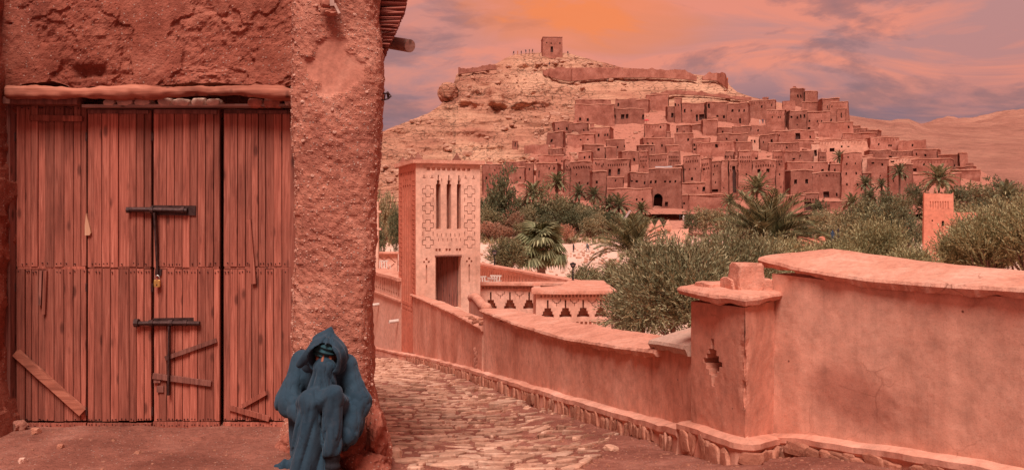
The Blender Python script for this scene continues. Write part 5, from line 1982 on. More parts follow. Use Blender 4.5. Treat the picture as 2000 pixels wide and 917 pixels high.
RIDGE = np.array([(120, 414), (300, 395), (440, 366), (560, 330), (640, 292), (700, 270), (730, 264), (745, 258), (770, 247), (800, 236), (835, 222), (858, 207), (868, 195), (884, 172), (890, 150), (896, 141), (915, 134), (945, 130), (970, 124), (985, 115), (1005, 106), (1060, 102.5),
                  (1110, 104), (1130, 110), (1160, 118), (1190, 125), (1215, 132), (1300, 138), (1362, 146), (1385, 149), (1418, 152), (1424, 166), (1440, 180), (1470, 190), (1510, 198), (1560, 208), (1600, 222), (1660, 242), (1700, 258), (1760, 276), (1830, 300), (1890, 318), (1930, 342), (1975, 372), (2030, 400)])


def build_hill():
    px = np.concatenate([np.linspace(120, 720, 30), np.linspace(722, 1200, 330), np.linspace(1203, 2040, 220)])
    yr = np.interp(px, RIDGE[:, 0], RIDGE[:, 1])
    vs = np.concatenate([np.linspace(0, 0.25, 30)[:-1], np.linspace(0.25, 1, 200)])
    yb = 418.0
    PX = np.repeat(px[:, None], len(vs), 1)
    PY = yb + (yr[:, None] - yb) * vs[None]
    D = hd(PY)
    # ledges: the distance grows in steps so that bands of rock stand steep
    rockzone = sstep(1190, 1080, PX)
    warp = PY + 7 * fbm(np.stack([PX * 0.012, PY * 0.01, 0 * PX], -1), 3, 4)
    led = np.sin(warp * 2 * pi / 26.0) * 26 / (2 * pi)
    D = D + 0.55 * led * 0.8 * rockzone
    # cliff band under the rim
    cl = sstep(880, 905, PX) * sstep(1120, 1010, PX)
    D = D - cl * 9.0 * (1 + 0.6 * fbm(np.stack([PX * 0.03, 0 * PX, 0 * PX], -1), 3, 6)) * sstep(206, 190, warp) * sstep(138, 165, warp)
    X = (PX - 1000) / F * D
    Z = EYE - (PY - HOR) / F * D
    pts = np.stack([X, D, Z], -1)
    q = pts * np.array([0.10, 0.10, 0.16])
    big = fbm(q, 4, 14)
    rid = 1 - np.abs(fbm(pts * np.array([0.05, 0.05, 0.05]), 4, 41))
    fine = fbm(pts * np.array([0.5, 0.5, 1.1]), 4, 18)
    blocky = np.round(fbm(pts * np.array([0.22, 0.22, 0.4]), 2, 28) * 3) / 3
    fade = np.clip((1 - vs) / 0.04, 0.15, 1)[None]
    amp = (0.35 + 0.65 * rockzone) * fade
    pts[..., 1] -= amp * (2.2 * big + 0.9 * blocky + 0.5 * fine)
    pts[..., 2] += amp * (0.35 * big + 0.55 * fine + 0.3 * rid) * 0.8
    # rear slope
    rear = []
    last = pts[:, -1]
    for k, (dy, dz) in enumerate(((6, -0.3), (18, -4), (60, -26), (140, -75))):
        r = last.copy()
        r[:, 1] += dy
        r[:, 0] *= (last[:, 1] + dy) / last[:, 1]
        r[:, 2] = np.maximum(last[:, 2] + dz, -8)
        rear.append(r)
    full = np.concatenate([pts, np.stack(rear, 1)], 1)
    o = part('hill', MB().grid(full, flip=False), M['hill_rock'], smooth=False)
    tag(o, None, None, None, 'structure')
    o.data.polygons.foreach_set('use_smooth', np.ones(len(o.data.polygons), dtype=bool))
    att = o.data.attributes.new('packed_earth', 'FLOAT', 'POINT')
    PYf = np.concatenate([PY, np.repeat(PY[:, -1:], 4, 1)], 1)
    PXf = np.repeat(px[:, None], PYf.shape[1], 1)
    lo_edge = np.interp(px, [1000, 1060, 1120, 1200, 1260, 1340, 1440, 1520, 1620, 2000], [330, 285, 262, 236, 216, 205, 205, 200, 190, 190])[:, None]
    msk = sstep(0, 10, PYf - lo_edge + 6 * fbm(np.stack([PXf * 0.05, PYf * 0.05, 0 * PXf], -1), 3, 5)) * sstep(930, 1010, PXf)
    att.data.foreach_set('value', msk.ravel().astype(np.float32))
    # loose rock on the slope
    rs = random.Random(4)
    mb = MB()
    n_u, n_v = pts.shape[:2]
    for k in range(2600):
        i = rs.randrange(30, 365) if rs.random() < 0.75 else rs.randrange(365, n_u - 60)
        j = rs.randrange(20, n_v - 3)
        if vnoise(pts[i, j][None] * 0.07, 3)[0] < 0.12 and rs.random() < 0.9:
            continue
        s = 0.3 + 1.3 * rs.random() ** 4
        if i > 365:
            s *= 0.6
        rock(mb, pts[i, j] + np.array([0, -0.2, s * 0.15]), (s * rs.uniform(0.9, 1.7), s, s * rs.uniform(0.5, 0.9)), k, sub=0 if s < 0.8 else 1)
    tag(part('rubble', mb, M['hill_loose']), 'loose rock fallen down the bare hillside', None, None, 'stuff')
    return px, vs, pts


HPX, HVS, HPTS = build_hill()


def hill_pt(px, py):
    i = int(np.argmin(np.abs(HPX - px)))
    yr = np.interp(px, RIDGE[:, 0], RIDGE[:, 1])
    v = np.clip((418.0 - py) / (418.0 - yr), 0, 1)
    j = int(np.argmin(np.abs(HVS - v)))
    return HPTS[i, j]


# far hills
def far_hill(name, ridge, d0, d1, y0, seed, amp):
    ridge = np.array(ridge, float)
    px = np.linspace(ridge[0, 0], ridge[-1, 0], 260)
    vs = np.linspace(0, 1, 90)
    yr = np.interp(px, ridge[:, 0], ridge[:, 1])
    PX = np.repeat(px[:, None], 90, 1)
    PY = y0 + (yr[:, None] - y0) * vs[None]
    D = d0 * (d1 / d0) ** vs[None] + 0 * PX
    pts = np.stack([(PX - 1000) / F * D, D, EYE - (PY - HOR) / F * D], -1)
    nz = fbm(pts * np.array([0.012, 0.012, 0.03]), 5, seed) + 0.6 * (1 - np.abs(fbm(pts * np.array([0.006, 0.003, 0.01]), 4, seed + 3)))
    fade = np.clip((1 - vs) / 0.05, 0.1, 1)[None]
    pts[..., 2] += amp * nz * fade * D / 600
    rear = pts[:, -1:].copy()
    rear[..., 1] += 900
    rear[..., 2] -= 250
    tag(part(name, MB().grid(np.concatenate([pts, rear], 1)), M['far_hill'], smooth=True), None, None, None, 'structure')


far_hill('distant_hills', [(1380, 260), (1560, 228), (1660, 226), (1700, 232), (1740, 236), (1752, 233), (1775, 233), (1800, 243), (1830, 246), (1900, 247), (2000, 249), (2120, 252), (2300, 255)], 250, 1100, 412, 5, 3.0)
far_hill('distant_ridge', [(1700, 262), (1760, 250), (1805, 244), (1830, 236), (1850, 232), (1900, 231), (1920, 226), (1960, 217), (2000, 214), (2100, 208), (2300, 215)], 1150, 2600, 262, 9, 2.0)

# ---- village houses: (left, right, top, foot, [window x, y, w, h ...], style, extra)   all in photo pixels
# styles: h house, t tapering tower with carved head, w plain wall, f house with carved frieze, r ruined
V = [
 (941, 984, 322, 384, [(967, 332, 2, 4), (948, 347, 3, 5)], 'h'), (984, 1034, 317, 352, [(1010, 335, 2, 3)], 'h'), (996, 1030, 327, 366, [(1020, 346, 3, 4)], 'h'),
 (1027, 1044, 320, 384, [(1035, 330, 3, 5)], 't0'), (1046, 1098, 320, 388, [(1078, 329, 2.5, 5), (1090, 329, 3, 5), (1054, 340, 2, 14), (1054, 355, 3, 3)], 'h'),
 (1099, 1114, 313, 388, [(1105, 326, 2.5, 3)], 't'), (1114, 1156, 316, 392, [(1125, 340, 2, 4), (1131, 357, 3, 5), (1148, 358, 3, 5)], 'f'),
 (1022, 1073, 284, 305, [], 'r'), (1072, 1101, 291, 320, [(1090, 303, 3, 4), (1078, 303, 2, 3)], 'h'), (1052, 1100, 304, 324, [(1087, 312, 2, 4), (1097, 315, 2, 4)], 'w'), (1000, 1012, 277, 292, [(1007, 283, 2, 8)], 'h'),
 (1122, 1200, 205, 246, [(1133, 233, 4, 6), (1148, 233, 4, 6)], 'w'), (1124, 1193, 196, 215, [], 'w'), (1078, 1128, 239, 264, [(1086, 252, 3, 5), (1105, 252, 3.5, 6)], 'h'), (1111, 1151, 241, 268, [(1120, 256, 3, 4), (1143, 256, 2.5, 7)], 'h'),
 (1067, 1106, 259, 290, [(1079, 274, 4, 6)], 'h'), (1108, 1162, 263, 284, [(1135, 272, 3, 3), (1149, 273, 3, 3)], 'w'), (1152, 1162, 241, 270, [], 't0'), (1150, 1199, 250, 282, [(1173, 264, 3.5, 6), (1188, 264, 2.5, 5), (1194, 264, 2.5, 5)], 'h'),
 (1136, 1181, 284, 312, [(1168, 292, 5, 5)], 'h'), (1180, 1204, 289, 312, [], 'h'), (1073, 1104, 291, 312, [], 'w'), (1190, 1259, 213, 242, [(1197, 228, 5, 8), (1214, 227, 7, 9), (1223, 227, 5, 9), (1257, 228, 4, 10)], 'h'),
 (1200, 1262, 194, 216, [(1206, 204, 3, 7)], 'r'), (1184, 1222, 274, 305, [(1207, 288, 2.5, 4), (1221, 286, 2, 4)], 'h'), (1207, 1247, 297, 322, [(1236, 312, 4, 6)], 'h'),
 (1128, 1159, 297, 320, [(1144, 307, 3, 5), (1155, 307, 3, 5)], 'h'), (1157, 1183, 311, 345, [(1163, 318, 2, 4), (1176, 324, 2, 5)], 'f'), (1152, 1184, 336, 404, [(1162, 356, 4, 6)], 'h'), (1183, 1233, 312, 356, [(1192, 336, 5, 13), (1211, 335, 5, 12)], 'f'),
 (1184, 1217, 348, 378, [(1202, 353, 2.5, 4)], 'w'), (1226, 1268, 338, 376, [(1240, 354, 5, 4), (1218, 354, 4, 3), (1258, 356, 3, 6)], 'h'), (1186, 1273, 370, 410, [(1243, 389, 3, 5), (1254, 389, 3, 5)], 'w'),
 (1267, 1334, 330, 408, [(1272, 355, 4, 6), (1282, 355, 4, 6), (1302, 354, 4, 4), (1312, 354, 4, 4), (1323, 354, 3.5, 5), (1303, 398, 6, 9), (1285.5, 391, 17, 27, 'arch')], 'h'),
 (1247, 1268, 297, 345, [(1257, 326, 2, 4)], 't'), (1268, 1304, 303, 340, [], 'f'), (1303, 1331, 297, 335, [], 't'), (1334, 1400, 382, 412, [(1330, 397, 3, 4)], 'w'),
 (1262, 1306, 186, 214, [], 'w'), (1240, 1272, 196, 218, [(1266, 202, 7, 10)], 'h'), (1300, 1321, 209, 238, [(1311, 225, 5, 9)], 'h'), (1318, 1332, 192, 240, [(1318.5, 204, 3, 6), (1327, 205, 2, 4)], 'h'), (1332, 1376, 203, 242, [(1338, 217, 3.5, 7), (1351, 216, 2, 4), (1361, 230, 4, 13), (1372, 229, 10, 11)], 'h'),
 (1373, 1424, 200, 240, [(1378, 207, 4, 9), (1397, 227, 4, 5), (1412, 228, 4, 6)], 'h'), (1383, 1402, 232, 262, [(1395, 244, 2, 4)], 'w'), (1258, 1309, 243, 276, [(1270, 248, 3.5, 7), (1276, 248, 3.5, 7), (1295, 249, 3, 4)], 'h'), (1293, 1311, 259, 277, [], 'h'),
 (1320, 1353, 246, 268, [(1323, 254, 3, 8), (1339, 257, 2, 3)], 'h'), (1345, 1372, 244, 256, [], 'w'), (1371, 1402, 235, 266, [], 'h'), (1250, 1318, 270, 302, [(1290, 284, 3, 5), (1270, 280, 3, 4), (1259, 281, 4, 5)], 'h'), (1318, 1355, 262, 296, [(1344, 273, 4, 5)], 'h'),
 (1353, 1387, 271, 300, [(1355.5, 282, 3, 5), (1356, 291, 4, 4)], 'h'), (1243, 1279, 285, 312, [(1244, 295, 4, 5), (1273, 293, 2, 4)], 'h'), (1360, 1442, 279, 306, [(1405, 285, 5, 7), (1417, 284, 3, 7)], 'h'), (1400, 1433, 250, 270, [(1410, 258, 3, 5)], 'h'), (1302, 1326, 285, 304, [(1331, 282, 2, 3)], 'w'),
 (1336, 1368, 305, 362, [(1337.5, 330, 2, 3), (1347, 330, 2, 3), (1358, 330, 2, 3), (1351, 350, 4, 8)], 'f'), (1320, 1337, 324, 362, [(1324, 354, 3.5, 5), (1331, 354, 3.5, 5), (1323, 335, 1.5, 8), (1331, 336, 1.5, 8)], 'h'), (1367, 1391, 311, 384, [(1374, 330, 2, 4)], 't'),
 (1386, 1413, 317, 380, [(1395, 325, 2, 4), (1400, 325, 2, 4), (1394, 341, 2, 4), (1398, 357, 2, 4), (1396, 374, 13, 8)], 'h'), (1408, 1424, 315, 386, [(1414, 367, 2, 3)], 't0'), (1413, 1438, 297, 332, [(1417, 306, 3, 5), (1425, 307, 2, 4)], 't'), (1422, 1445, 315, 388, [(1433.5, 351, 7, 52)], 't'),
 (1440, 1470, 296, 392, [(1457, 340, 3, 4), (1442, 366, 2, 4), (1454, 367, 2, 3)], 't'), (1468, 1514, 314, 388, [(1481, 334, 6, 7), (1499, 334, 6, 7), (1489, 335, 1.5, 2)], 'f'), (1322, 1377, 358, 386, [(1361, 367, 2, 4), (1373, 369, 5, 9)], 'w'), (1345, 1428, 382, 414, [], 'w'),
 (1398, 1470, 279, 304, [(1428, 290, 3, 4)], 'h'), (1442, 1480, 296, 316, [(1487, 309, 4, 4)], 'h'),
 (1420, 1467, 203, 244, [(1432, 216, 4, 5), (1447, 216, 3, 5), (1458, 217, 3, 5), (1449, 236, 3.5, 10), (1430, 233, 2, 3)], 'h'), (1464, 1517, 197, 232, [(1489, 208, 3, 5), (1510, 206, 2, 5)], 'h'), (1489, 1501, 190, 204, [], 'r'), (1497, 1536, 216, 254, [(1510, 229, 2, 4), (1523, 229, 2, 4), (1527, 229, 2, 4)], 'h'),
 (1535, 1576, 217, 256, [(1539, 228, 4, 4), (1553, 229, 3, 5), (1561, 227, 3, 7), (1570, 227, 3, 7), (1554, 243, 2, 3)], 'h'), (1575, 1621, 219, 256, [(1582, 236, 3, 4), (1597, 237, 2, 4), (1605, 237, 2, 4), (1581, 250, 5, 4)], 'h'), (1543, 1572, 174, 206, [(1561, 188, 3, 6), (1567.5, 188, 2.5, 6)], 'h'), (1572, 1597, 179, 208, [], 'h'),
 (1566, 1622, 200, 224, [(1606, 210, 1.5, 7)], 'h'), (1528, 1553, 197, 222, [], 'r'), (1600, 1640, 193, 240, [(1612, 208, 1.5, 6), (1618, 207, 1.5, 7)], 'h'), (1619, 1661, 200, 246, [(1624, 208, 2, 4), (1623, 234, 2.5, 5), (1640, 228, 2, 6), (1654, 229, 2, 6), (1657, 207, 2, 18)], 't0'), (1636, 1654, 213, 248, [(1645, 225, 2, 10)], 'h'),
 (1600, 1664, 240, 270, [(1656, 249, 3, 5)], 'w'), (1508, 1590, 256, 284, [(1558, 267, 9, 12), (1581, 267, 3, 5), (1523, 263, 2, 4)], 'h'), (1461, 1483, 266, 296, [(1469, 276, 3, 6), (1475, 276, 3, 6)], 'hl'), (1482, 1521, 264, 294, [(1493, 276, 2, 4), (1510, 276, 4, 7)], 'h'), (1560, 1640, 274, 292, [(1595, 285, 2, 4)], 'w'),
 (1430, 1466, 248, 272, [(1442, 259, 4, 5)], 'h'), (1466, 1510, 246, 268, [(1480, 255, 3, 4)], 'r'), (1400, 1462, 262, 284, [(1420, 272, 3, 4), (1440, 273, 3, 5)], 'h'), (1500, 1560, 280, 300, [(1536, 288, 3, 4)], 'h'),
 (1508, 1534, 296, 386, [(1523, 320, 3, 4), (1524, 340, 2.5, 4), (1528, 365, 2, 4)], 't'), (1534, 1589, 333, 386, [(1546, 354, 6, 9), (1573, 354, 6, 9), (1566, 377, 4, 4)], 'h'), (1586, 1641, 338, 388, [(1614, 344, 3, 3), (1613, 380, 11, 11), (1633, 380, 3, 7)], 'h'), (1641, 1686, 300, 394, [(1652, 307, 3, 3), (1652, 320, 3, 4), (1652, 339, 3, 5), (1652, 360, 3, 5), (1674, 339, 3, 5), (1674, 361, 3, 5), (1672, 320, 2, 4)], 't0'),
 (1534, 1616, 318, 342, [(1584, 326, 2, 4), (1605, 333, 5, 5)], 'h'), (1597, 1616, 297, 334, [], 't'), (1558, 1588, 296, 322, [(1556, 304, 3, 4)], 'h'), (1533, 1561, 297, 324, [(1551, 310, 5, 3)], 'h'), (1585, 1601, 281, 318, [(1594, 299, 5, 12)], 'hl'), (1568, 1599, 379, 412, [(1579, 402, 12, 16)], 'f'),
 (1510, 1570, 383, 411, [], 'w'), (1598, 1660, 394, 414, [], 'w'), (1616, 1644, 322, 344, [(1628, 332, 3, 5)], 'h'), (1588, 1692, 275, 300, [(1643, 286, 3, 4), (1656, 287, 4, 2), (1625, 292, 9, 7)], 'hl'),
 (1662, 1681, 246, 264, [], 'h'), (1660, 1697, 252, 272, [], 'h'), (1680, 1721, 255, 274, [(1703, 259, 11, 7)], 'h'), (1646, 1714, 261, 282, [(1666, 264, 4, 3)], 'h'), (1691, 1756, 269, 296, [(1710, 281, 3, 4), (1734, 284, 3, 4), (1738.5, 284, 3, 4), (1750, 295, 4, 3)], 'h'),
 (1755, 1808, 275, 304, [(1783, 284, 3, 5), (1768, 304, 3, 4)], 'r'), (1784, 1836, 293, 322, [(1792, 301, 2.5, 5), (1811, 303, 4, 5)], 'h'), (1834, 1876, 303, 334, [(1844, 304, 3.5, 6), (1860, 324, 4, 5), (1868, 323, 2.5, 4)], 'h'), (1872, 1892, 299, 338, [], 't0'),
 (1695, 1737, 311, 356, [(1706, 318, 5, 3), (1724, 321, 3, 5), (1721, 343, 2, 4)], 'h'), (1737, 1782, 323, 390, [(1768, 347, 3.5, 6), (1745, 352, 2, 4)], 'h'), (1683, 1704, 304, 345, [(1687, 307, 9, 4)], 'hl'), (1682, 1702, 338, 386, [], 'h'), (1782, 1862, 312, 342, [(1807, 321, 3, 5), (1822, 321, 2, 4), (1788, 331, 10, 6)], 'h'),
 (1690, 1742, 294, 316, [(1745, 306, 6, 3)], 'h'), (1735, 1795, 309, 330, [(1745, 314, 7, 3)], 'hl'), (1740, 1800, 296, 316, [(1760, 306, 5, 3)], 'h'), (1858, 1912, 333, 352, [(1870, 338, 3, 4)], 'w'), (1780, 1870, 340, 366, [], 'w'), (1868, 1905, 326, 345, [(1878, 330, 4, 3)], 'h'),
]
SPECIAL = {
 (1267, 1334): 'front house with the great dark arched gateway at the foot of the mud village',
 (1543, 1572): 'tall square turret with two slit windows crowning the mud village skyline',
 (1572, 1597): 'windowless square turret beside the taller turret on the village skyline',
 (1641, 1686): 'broad square tower with rows of small windows beside the palm-topped courtyard',
 (1440, 1470): 'tall tapering mud tower with carved rows at its head behind a tall palm',
 (1508, 1534): 'narrow tapering mud tower with carved head between two wide-windowed facades',
 (1468, 1514): 'frieze-topped facade with two square windows between two tapering towers',
 (1534, 1589): 'plain mud facade with two dark square windows above the small gatehouse',
 (1568, 1599): 'small gatehouse with a black square doorway under a carved frieze',
 (1122, 1200): 'big blank retaining wall high up beside the bare rock slope',
 (1183, 1233): 'notch-topped mud house with two tall window openings',
 (1619, 1661): 'large ridge-top keep with slit windows at the edge of the skyline',
 (1461, 1483): 'small pale house with two paired dark windows amid the village',
 (1588, 1692): 'long bright wall house below the ridge-top keep',
 (1872, 1892): 'lone square tower at the far low end of the village',
 (1422, 1445): 'mud tower split by one tall dark slot',
 (1386, 1413): 'shaded set-back house with a dark opening at its foot between towers',
 (1420, 1467): 'flat-topped mud house with three windows in a row next to the bare ridge',
 (1258, 1309): 'mud house with paired arched windows beside a red parasol',
 (1332, 1376): 'mud house with a dark open porch below the ridge path',
 (1190, 1259): 'long house with a row of open dark bays beneath the rocky rim',
 (1099, 1114): 'slim mud tower rising behind the date palms at the grove edge',
 (1000, 1012): 'tiny isolated mud hut with a slit door on the rock slope',
 (1022, 1073): 'ruined blank wall with a curved foot on the lower rock slope',
 (1737, 1782): 'tall plain mud house behind the slender dark palm',
}
AREAS = [((900, 1130, 270, 420), 'by the rock slope'), ((1060, 1210, 180, 300), 'near the blank retaining wall'), ((1130, 1262, 285, 420), 'between grove and arched gateway'),
         ((1190, 1440, 180, 245), 'just under the rocky rim'), ((1240, 1420, 240, 306), 'uphill of the arched gateway'), ((1240, 1345, 290, 420), 'just above the arched gateway'), ((1334, 1470, 290, 420), 'among the tapering towers'),
         ((1400, 1545, 185, 260), 'beside the bare ridge'), ((1520, 1670, 170, 250), 'round the ridge-top keep'), ((1400, 1600, 240, 300), 'below the skyline turrets'), ((1480, 1600, 295, 420), 'near the two-windowed facade'),
         ((1590, 1700, 240, 300), 'below the ridge-top keep'), ((1590, 1740, 290, 420), 'beside the broad square tower'), ((1640, 2000, 240, 420), 'at the low village end')]
NUMW = ['no', 'one', 'two', 'three', 'four', 'five', 'six', 'seven', 'eight']


def village_house(i, rec):
    x0, x1, yt, yf, wins, st = rec
    rs = random.Random(i * 13 + 5)
    d = float(hd(yf))
    cxp = (x0 + x1) / 2
    rel = rs.uniform(-0.24, 0.24) if st[0] in 'ht' else rs.uniform(-0.10, 0.10)
    yaw = rel - math.atan((cxp - 1000) / F) * 0.9
    w = (x1 - x0) / F * d
    base_z = EYE - (yf - HOR) / F * d
    top_z = EYE - (yt - HOR) / F * d
    foot = base_z - 2.2
    H = top_z - foot
    dep = max(2.6, min(7.5, w * rs.uniform(0.7, 1.0))) if st[0] in 'htf' else 2.0
    # the turned house keeps its outline width
    wf = max((w - abs(sin(rel)) * dep * 0.9), w * 0.62)
    c = np.array([(cxp - 1000) / F * d, d, foot])
    mid_off = np.array([-(wf / 2) * cos(yaw) + (dep / 2) * sin(yaw) * 0.9, 0, 0])
    u = np.array([cos(yaw), sin(yaw), 0])
    v = np.array([-sin(yaw), cos(yaw), 0])
    o = c - u * wf / 2 + np.array([(dep / 2) * sin(rel) * 0.9, 0, 0])
    taper = {'t': 0.10, 'h': 0.018, 'f': 0.012, 'w': 0.0, 'r': 0.03}[st[0]]
    def xf(q):
        t = np.clip(q[:, 2] / H, 0, 1.2)
        x = wf / 2 + (q[:, 0] - wf / 2) * (1 - 2 * taper * t)
        y = q[:, 1] + taper * dep * t * 0.6
        w_ = o + x[:, None] * u + y[:, None] * v + q[:, 2:] * np.array([0, 0, 1.0])
        k_ = np.sin(w_[:, [1, 2, 0]] * 0.9 + i) * np.cos(w_[:, [2, 0, 1]] * 0.57 + i * 1.3) + 0.5 * np.sin(w_[:, [2, 0, 1]] * 2.3 + i * 0.7)
        return w_ + k_ * np.array([0.20, 0.12, 0.16]) * (0.4 + 0.6 * t[:, None])
    nw = len(wins)
    if (x0, x1) in SPECIAL:
        label, grp = SPECIAL[(x0, x1)], None
    else:
        size = 'slim' if w < 3.2 else 'small' if w < 5.5 else 'wide' if w > 9 else 'mid-sized'
        kindw = {'t': 'tapering mud tower', 'h': 'mud house', 'f': 'frieze-topped mud house', 'w': 'plain mud wall house', 'r': 'ruined mud building'}[st[0]]
        area = next((a for (ax0, ax1, ay0, ay1), a in AREAS if ax0 <= cxp <= ax1 and ay0 <= (yt + yf) / 2 <= ay1), 'in the hillside village')
        if st == 't0':
            kindw = 'plain mud tower'
        if st == 'hl':
            kindw = 'paler mud house'
        label = f"{size} {kindw} with {NUMW[nw]} dark opening{'' if nw == 1 else 's'} {area}"
        grp = 'mud houses of the hillside village'
    root = thing('mud_tower' if st[0] == 't' else 'mud_house', label, 'tower' if st[0] == 't' else 'house', c, 'mud houses of the hillside village')
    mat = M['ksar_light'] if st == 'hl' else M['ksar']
    rects, wr = [], []
    for wn in wins:
        wx, wy, ww, wh = wn[:4]
        fx_ = np.clip((wx - x0) / (x1 - x0), 0.02, 0.98) * wf
        zc = EYE - (wy - HOR) / F * d - foot
        hw, hh = ww / 2 / F * d, wh / 2 / F * d
        fx_ = min(max(fx_, hw + 0.08), wf - hw - 0.08)
        if zc + hh > H - 0.3 or fx_ - hw < 0.02:
            continue
        if len(wn) == 5:
            n = 7
            hr = hw
            rects.append((fx_ - hw, zc - hh, fx_ + hw, zc + hh - hr, 2.2))
            for k in range(n):
                a0, a1 = k / n, (k + 1) / n
                xx = hw * math.sqrt(max(1 - a1 ** 2, 0.02))
                rects.append((fx_ - xx, zc + hh - hr + hr * a0, fx_ + xx, zc + hh - hr + hr * a1, 2.2))
            wr.append(rects[-n - 1:])
        else:
            r = (fx_ - hw, zc - hh, fx_ + hw, zc + hh, min(0.7, 0.25 + hw))
            if any(r[0] < q[2] + .05 and r[2] > q[0] - .05 and r[1] < q[3] + .05 and r[3] > q[1] - .05 for q in rects):
                continue
            rects.append(r)
            wr.append([r])
    orn = []
    if st == 't' or st[0] == 'f':
        n = max(3, int(wf / (0.75 if st[0] == 'f' else 0.6)))
        mgn = wf * 0.08
        stepw = (wf - 2 * mgn) / n
        for row in range(2 if st == 't' else 1):
            for k in range(n):
                xx = mgn + (k + 0.5) * stepw
                zz0 = H - 1.35 - row * 1.15
                orn.append((xx - stepw * 0.22, zz0 - (0.55 if row == 0 else 0.5), xx + stepw * 0.26, zz0 + 0.2, 0.40))
        if st == 't':
            for k in range(max(2, n // 2)):
                xx = mgn + (k + 0.5) * (wf - 2 * mgn) / max(2, n // 2)
                orn.append((xx - 0.10, H - 4.6, xx + 0.10, H - 3.3, 0.15))
        orn = [r for r in orn if not any(r[0] < q[2] and r[2] > q[0] and r[1] < q[3] and r[3] > q[1] for q in rects) and r[1] > 0.5]
    nx = max(3, int(wf / 1.2))
    mb = MB()
    holed_panel(mb, wf, H, rects + orn, xf, np.linspace(0, wf, nx)[1:-1], np.linspace(0, H, 8)[1:-1].tolist(), back=False)
    for r in orn:
        recess(mb, r, xf)
    top = np.linspace(0, 1, nx)
    hh = 0.25 * fbm(np.stack([top * wf * 0.6 + i, 0 * top, 0 * top], -1), 3, i) * (1.8 if st[0] == 'r' else 0.35)
    def quad(a, b, c_, d_):
        mb.add(xf(np.array([a, b, c_, d_], float)), [(0, 1, 2, 3)])
    quad((wf, 0, 0), (wf, dep, 0), (wf, dep, H), (wf, 0, H))
    quad((0, dep, 0), (0, 0, 0), (0, 0, H), (0, dep, H))
    quad((wf, dep, 0), (0, dep, 0), (0, dep, H), (wf, dep, H))
    quad((0, 0, H - .05), (wf, 0, H - .05), (wf, dep, H - .05), (0, dep, H - .05))
    # uneven top course
    e = [xf(np.array([(wf * t, 0, H + max(h, -0.0)) for t, h in zip(top, hh + 0.12)])), xf(np.array([(wf * t, 0.35, H + max(h, 0)) for t, h in zip(top, hh + 0.12)]))]
    f0, f1 = xf(np.array([(wf * t, 0, H) for t in top])), xf(np.array([(wf * t, 0.35, H) for t in top]))
    mb.grid(np.stack([f0, e[0], e[1], f1], 1))
    part('wall', mb, mat, root)
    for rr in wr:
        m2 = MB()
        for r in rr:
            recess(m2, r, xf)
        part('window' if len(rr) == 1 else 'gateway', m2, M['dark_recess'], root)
    # coping
    if st[0] in 'hfw' or st == 't0' or st == 't':
        m2 = MB()
        ov = 0.14
        th = 0.24
        nn = 9
        zz_ = H + 0.10 + 0.06 * rs.random()
        cols = []
        for k in range(nn):
            xx = -ov + (wf + 2 * ov) * k / (nn - 1)
            j = rs.uniform(-0.05, 0.05)
            cols.append(xf(np.array([(xx, -ov, zz_ + j), (xx, -ov * 0.8, zz_ + th + j), (xx, dep + ov, zz_ + th + j), (xx, dep + ov, zz_ + j)], float)))
        cols = np.array(cols)
        m2.grid(np.concatenate([cols, cols[:, :1]], 1), flip=False)
        m2.f += [(0, 1, 2, 3), tuple(reversed(range((nn - 1) * 5, (nn - 1) * 5 + 4)))]
        m2.mi += [0, 0]
        part('coping', m2, M['ksar_coping'], root)
    # a small rooftop room or worn stub of wall on some roofs
    if st[0] in 'hw' and wf > 3.5 and rs.random() < 0.55:
        m2 = MB()
        a0 = rs.uniform(0.05, 0.6) * wf
        a1 = min(a0 + rs.uniform(0.15, 0.4) * wf, wf * 0.97)
        hh_ = rs.uniform(0.5, 1.5)
        b0 = rs.uniform(0.2, 0.9)
        m2.add(xf(np.array([(a0, b0, H), (a1, b0, H), (a1, dep * 0.8, H), (a0, dep * 0.8, H), (a0 + .05, b0 + .05, H + hh_), (a1 - .05, b0 + .05, H + hh_ * rs.uniform(.75, 1)), (a1 - .05, dep * 0.8, H + hh_), (a0 + .05, dep * 0.8, H + hh_)], float)), BOXF)
        part('roof_stub', m2, M['ksar'], root)
    # roof beam ends under the parapet
    if st[0] in 'hf' and wf > 4 and rs.random() < 0.4:
        m2 = MB()
        nb = int(wf / 0.9)
        for k in range(1, nb):
            xx = wf * k / nb
            m2.add(xf(np.array([(xx - .07, -.28, H - .55), (xx + .07, -.28, H - .55), (xx + .07, .05, H - .55), (xx - .07, .05, H - .55), (xx - .07, -.28, H - .4), (xx + .07, -.28, H - .4), (xx + .07, .05, H - .4), (xx - .07, .05, H - .4)], float)), BOXF)
        part('beam_ends', m2, M['old_wood'], root, kind='stuff')
    # corner horns on carved towers
    if st == 't':
        for (a, b) in ((0.06, 0.05), (0.94, 0.05), (0.06, 0.9), (0.94, 0.9)):
            m2 = MB()
            p = xf(np.array([[wf * a, dep * b, H + 0.3]]))[0]
            m2.tube([p, p + [0, 0, 0.6], p + [0, 0, 1.05]], [0.42, 0.26, 0.08], 4)
            part('horn_merlon', m2, M['ksar'], root)


for i, rec in enumerate(V):
    village_house(i, rec)


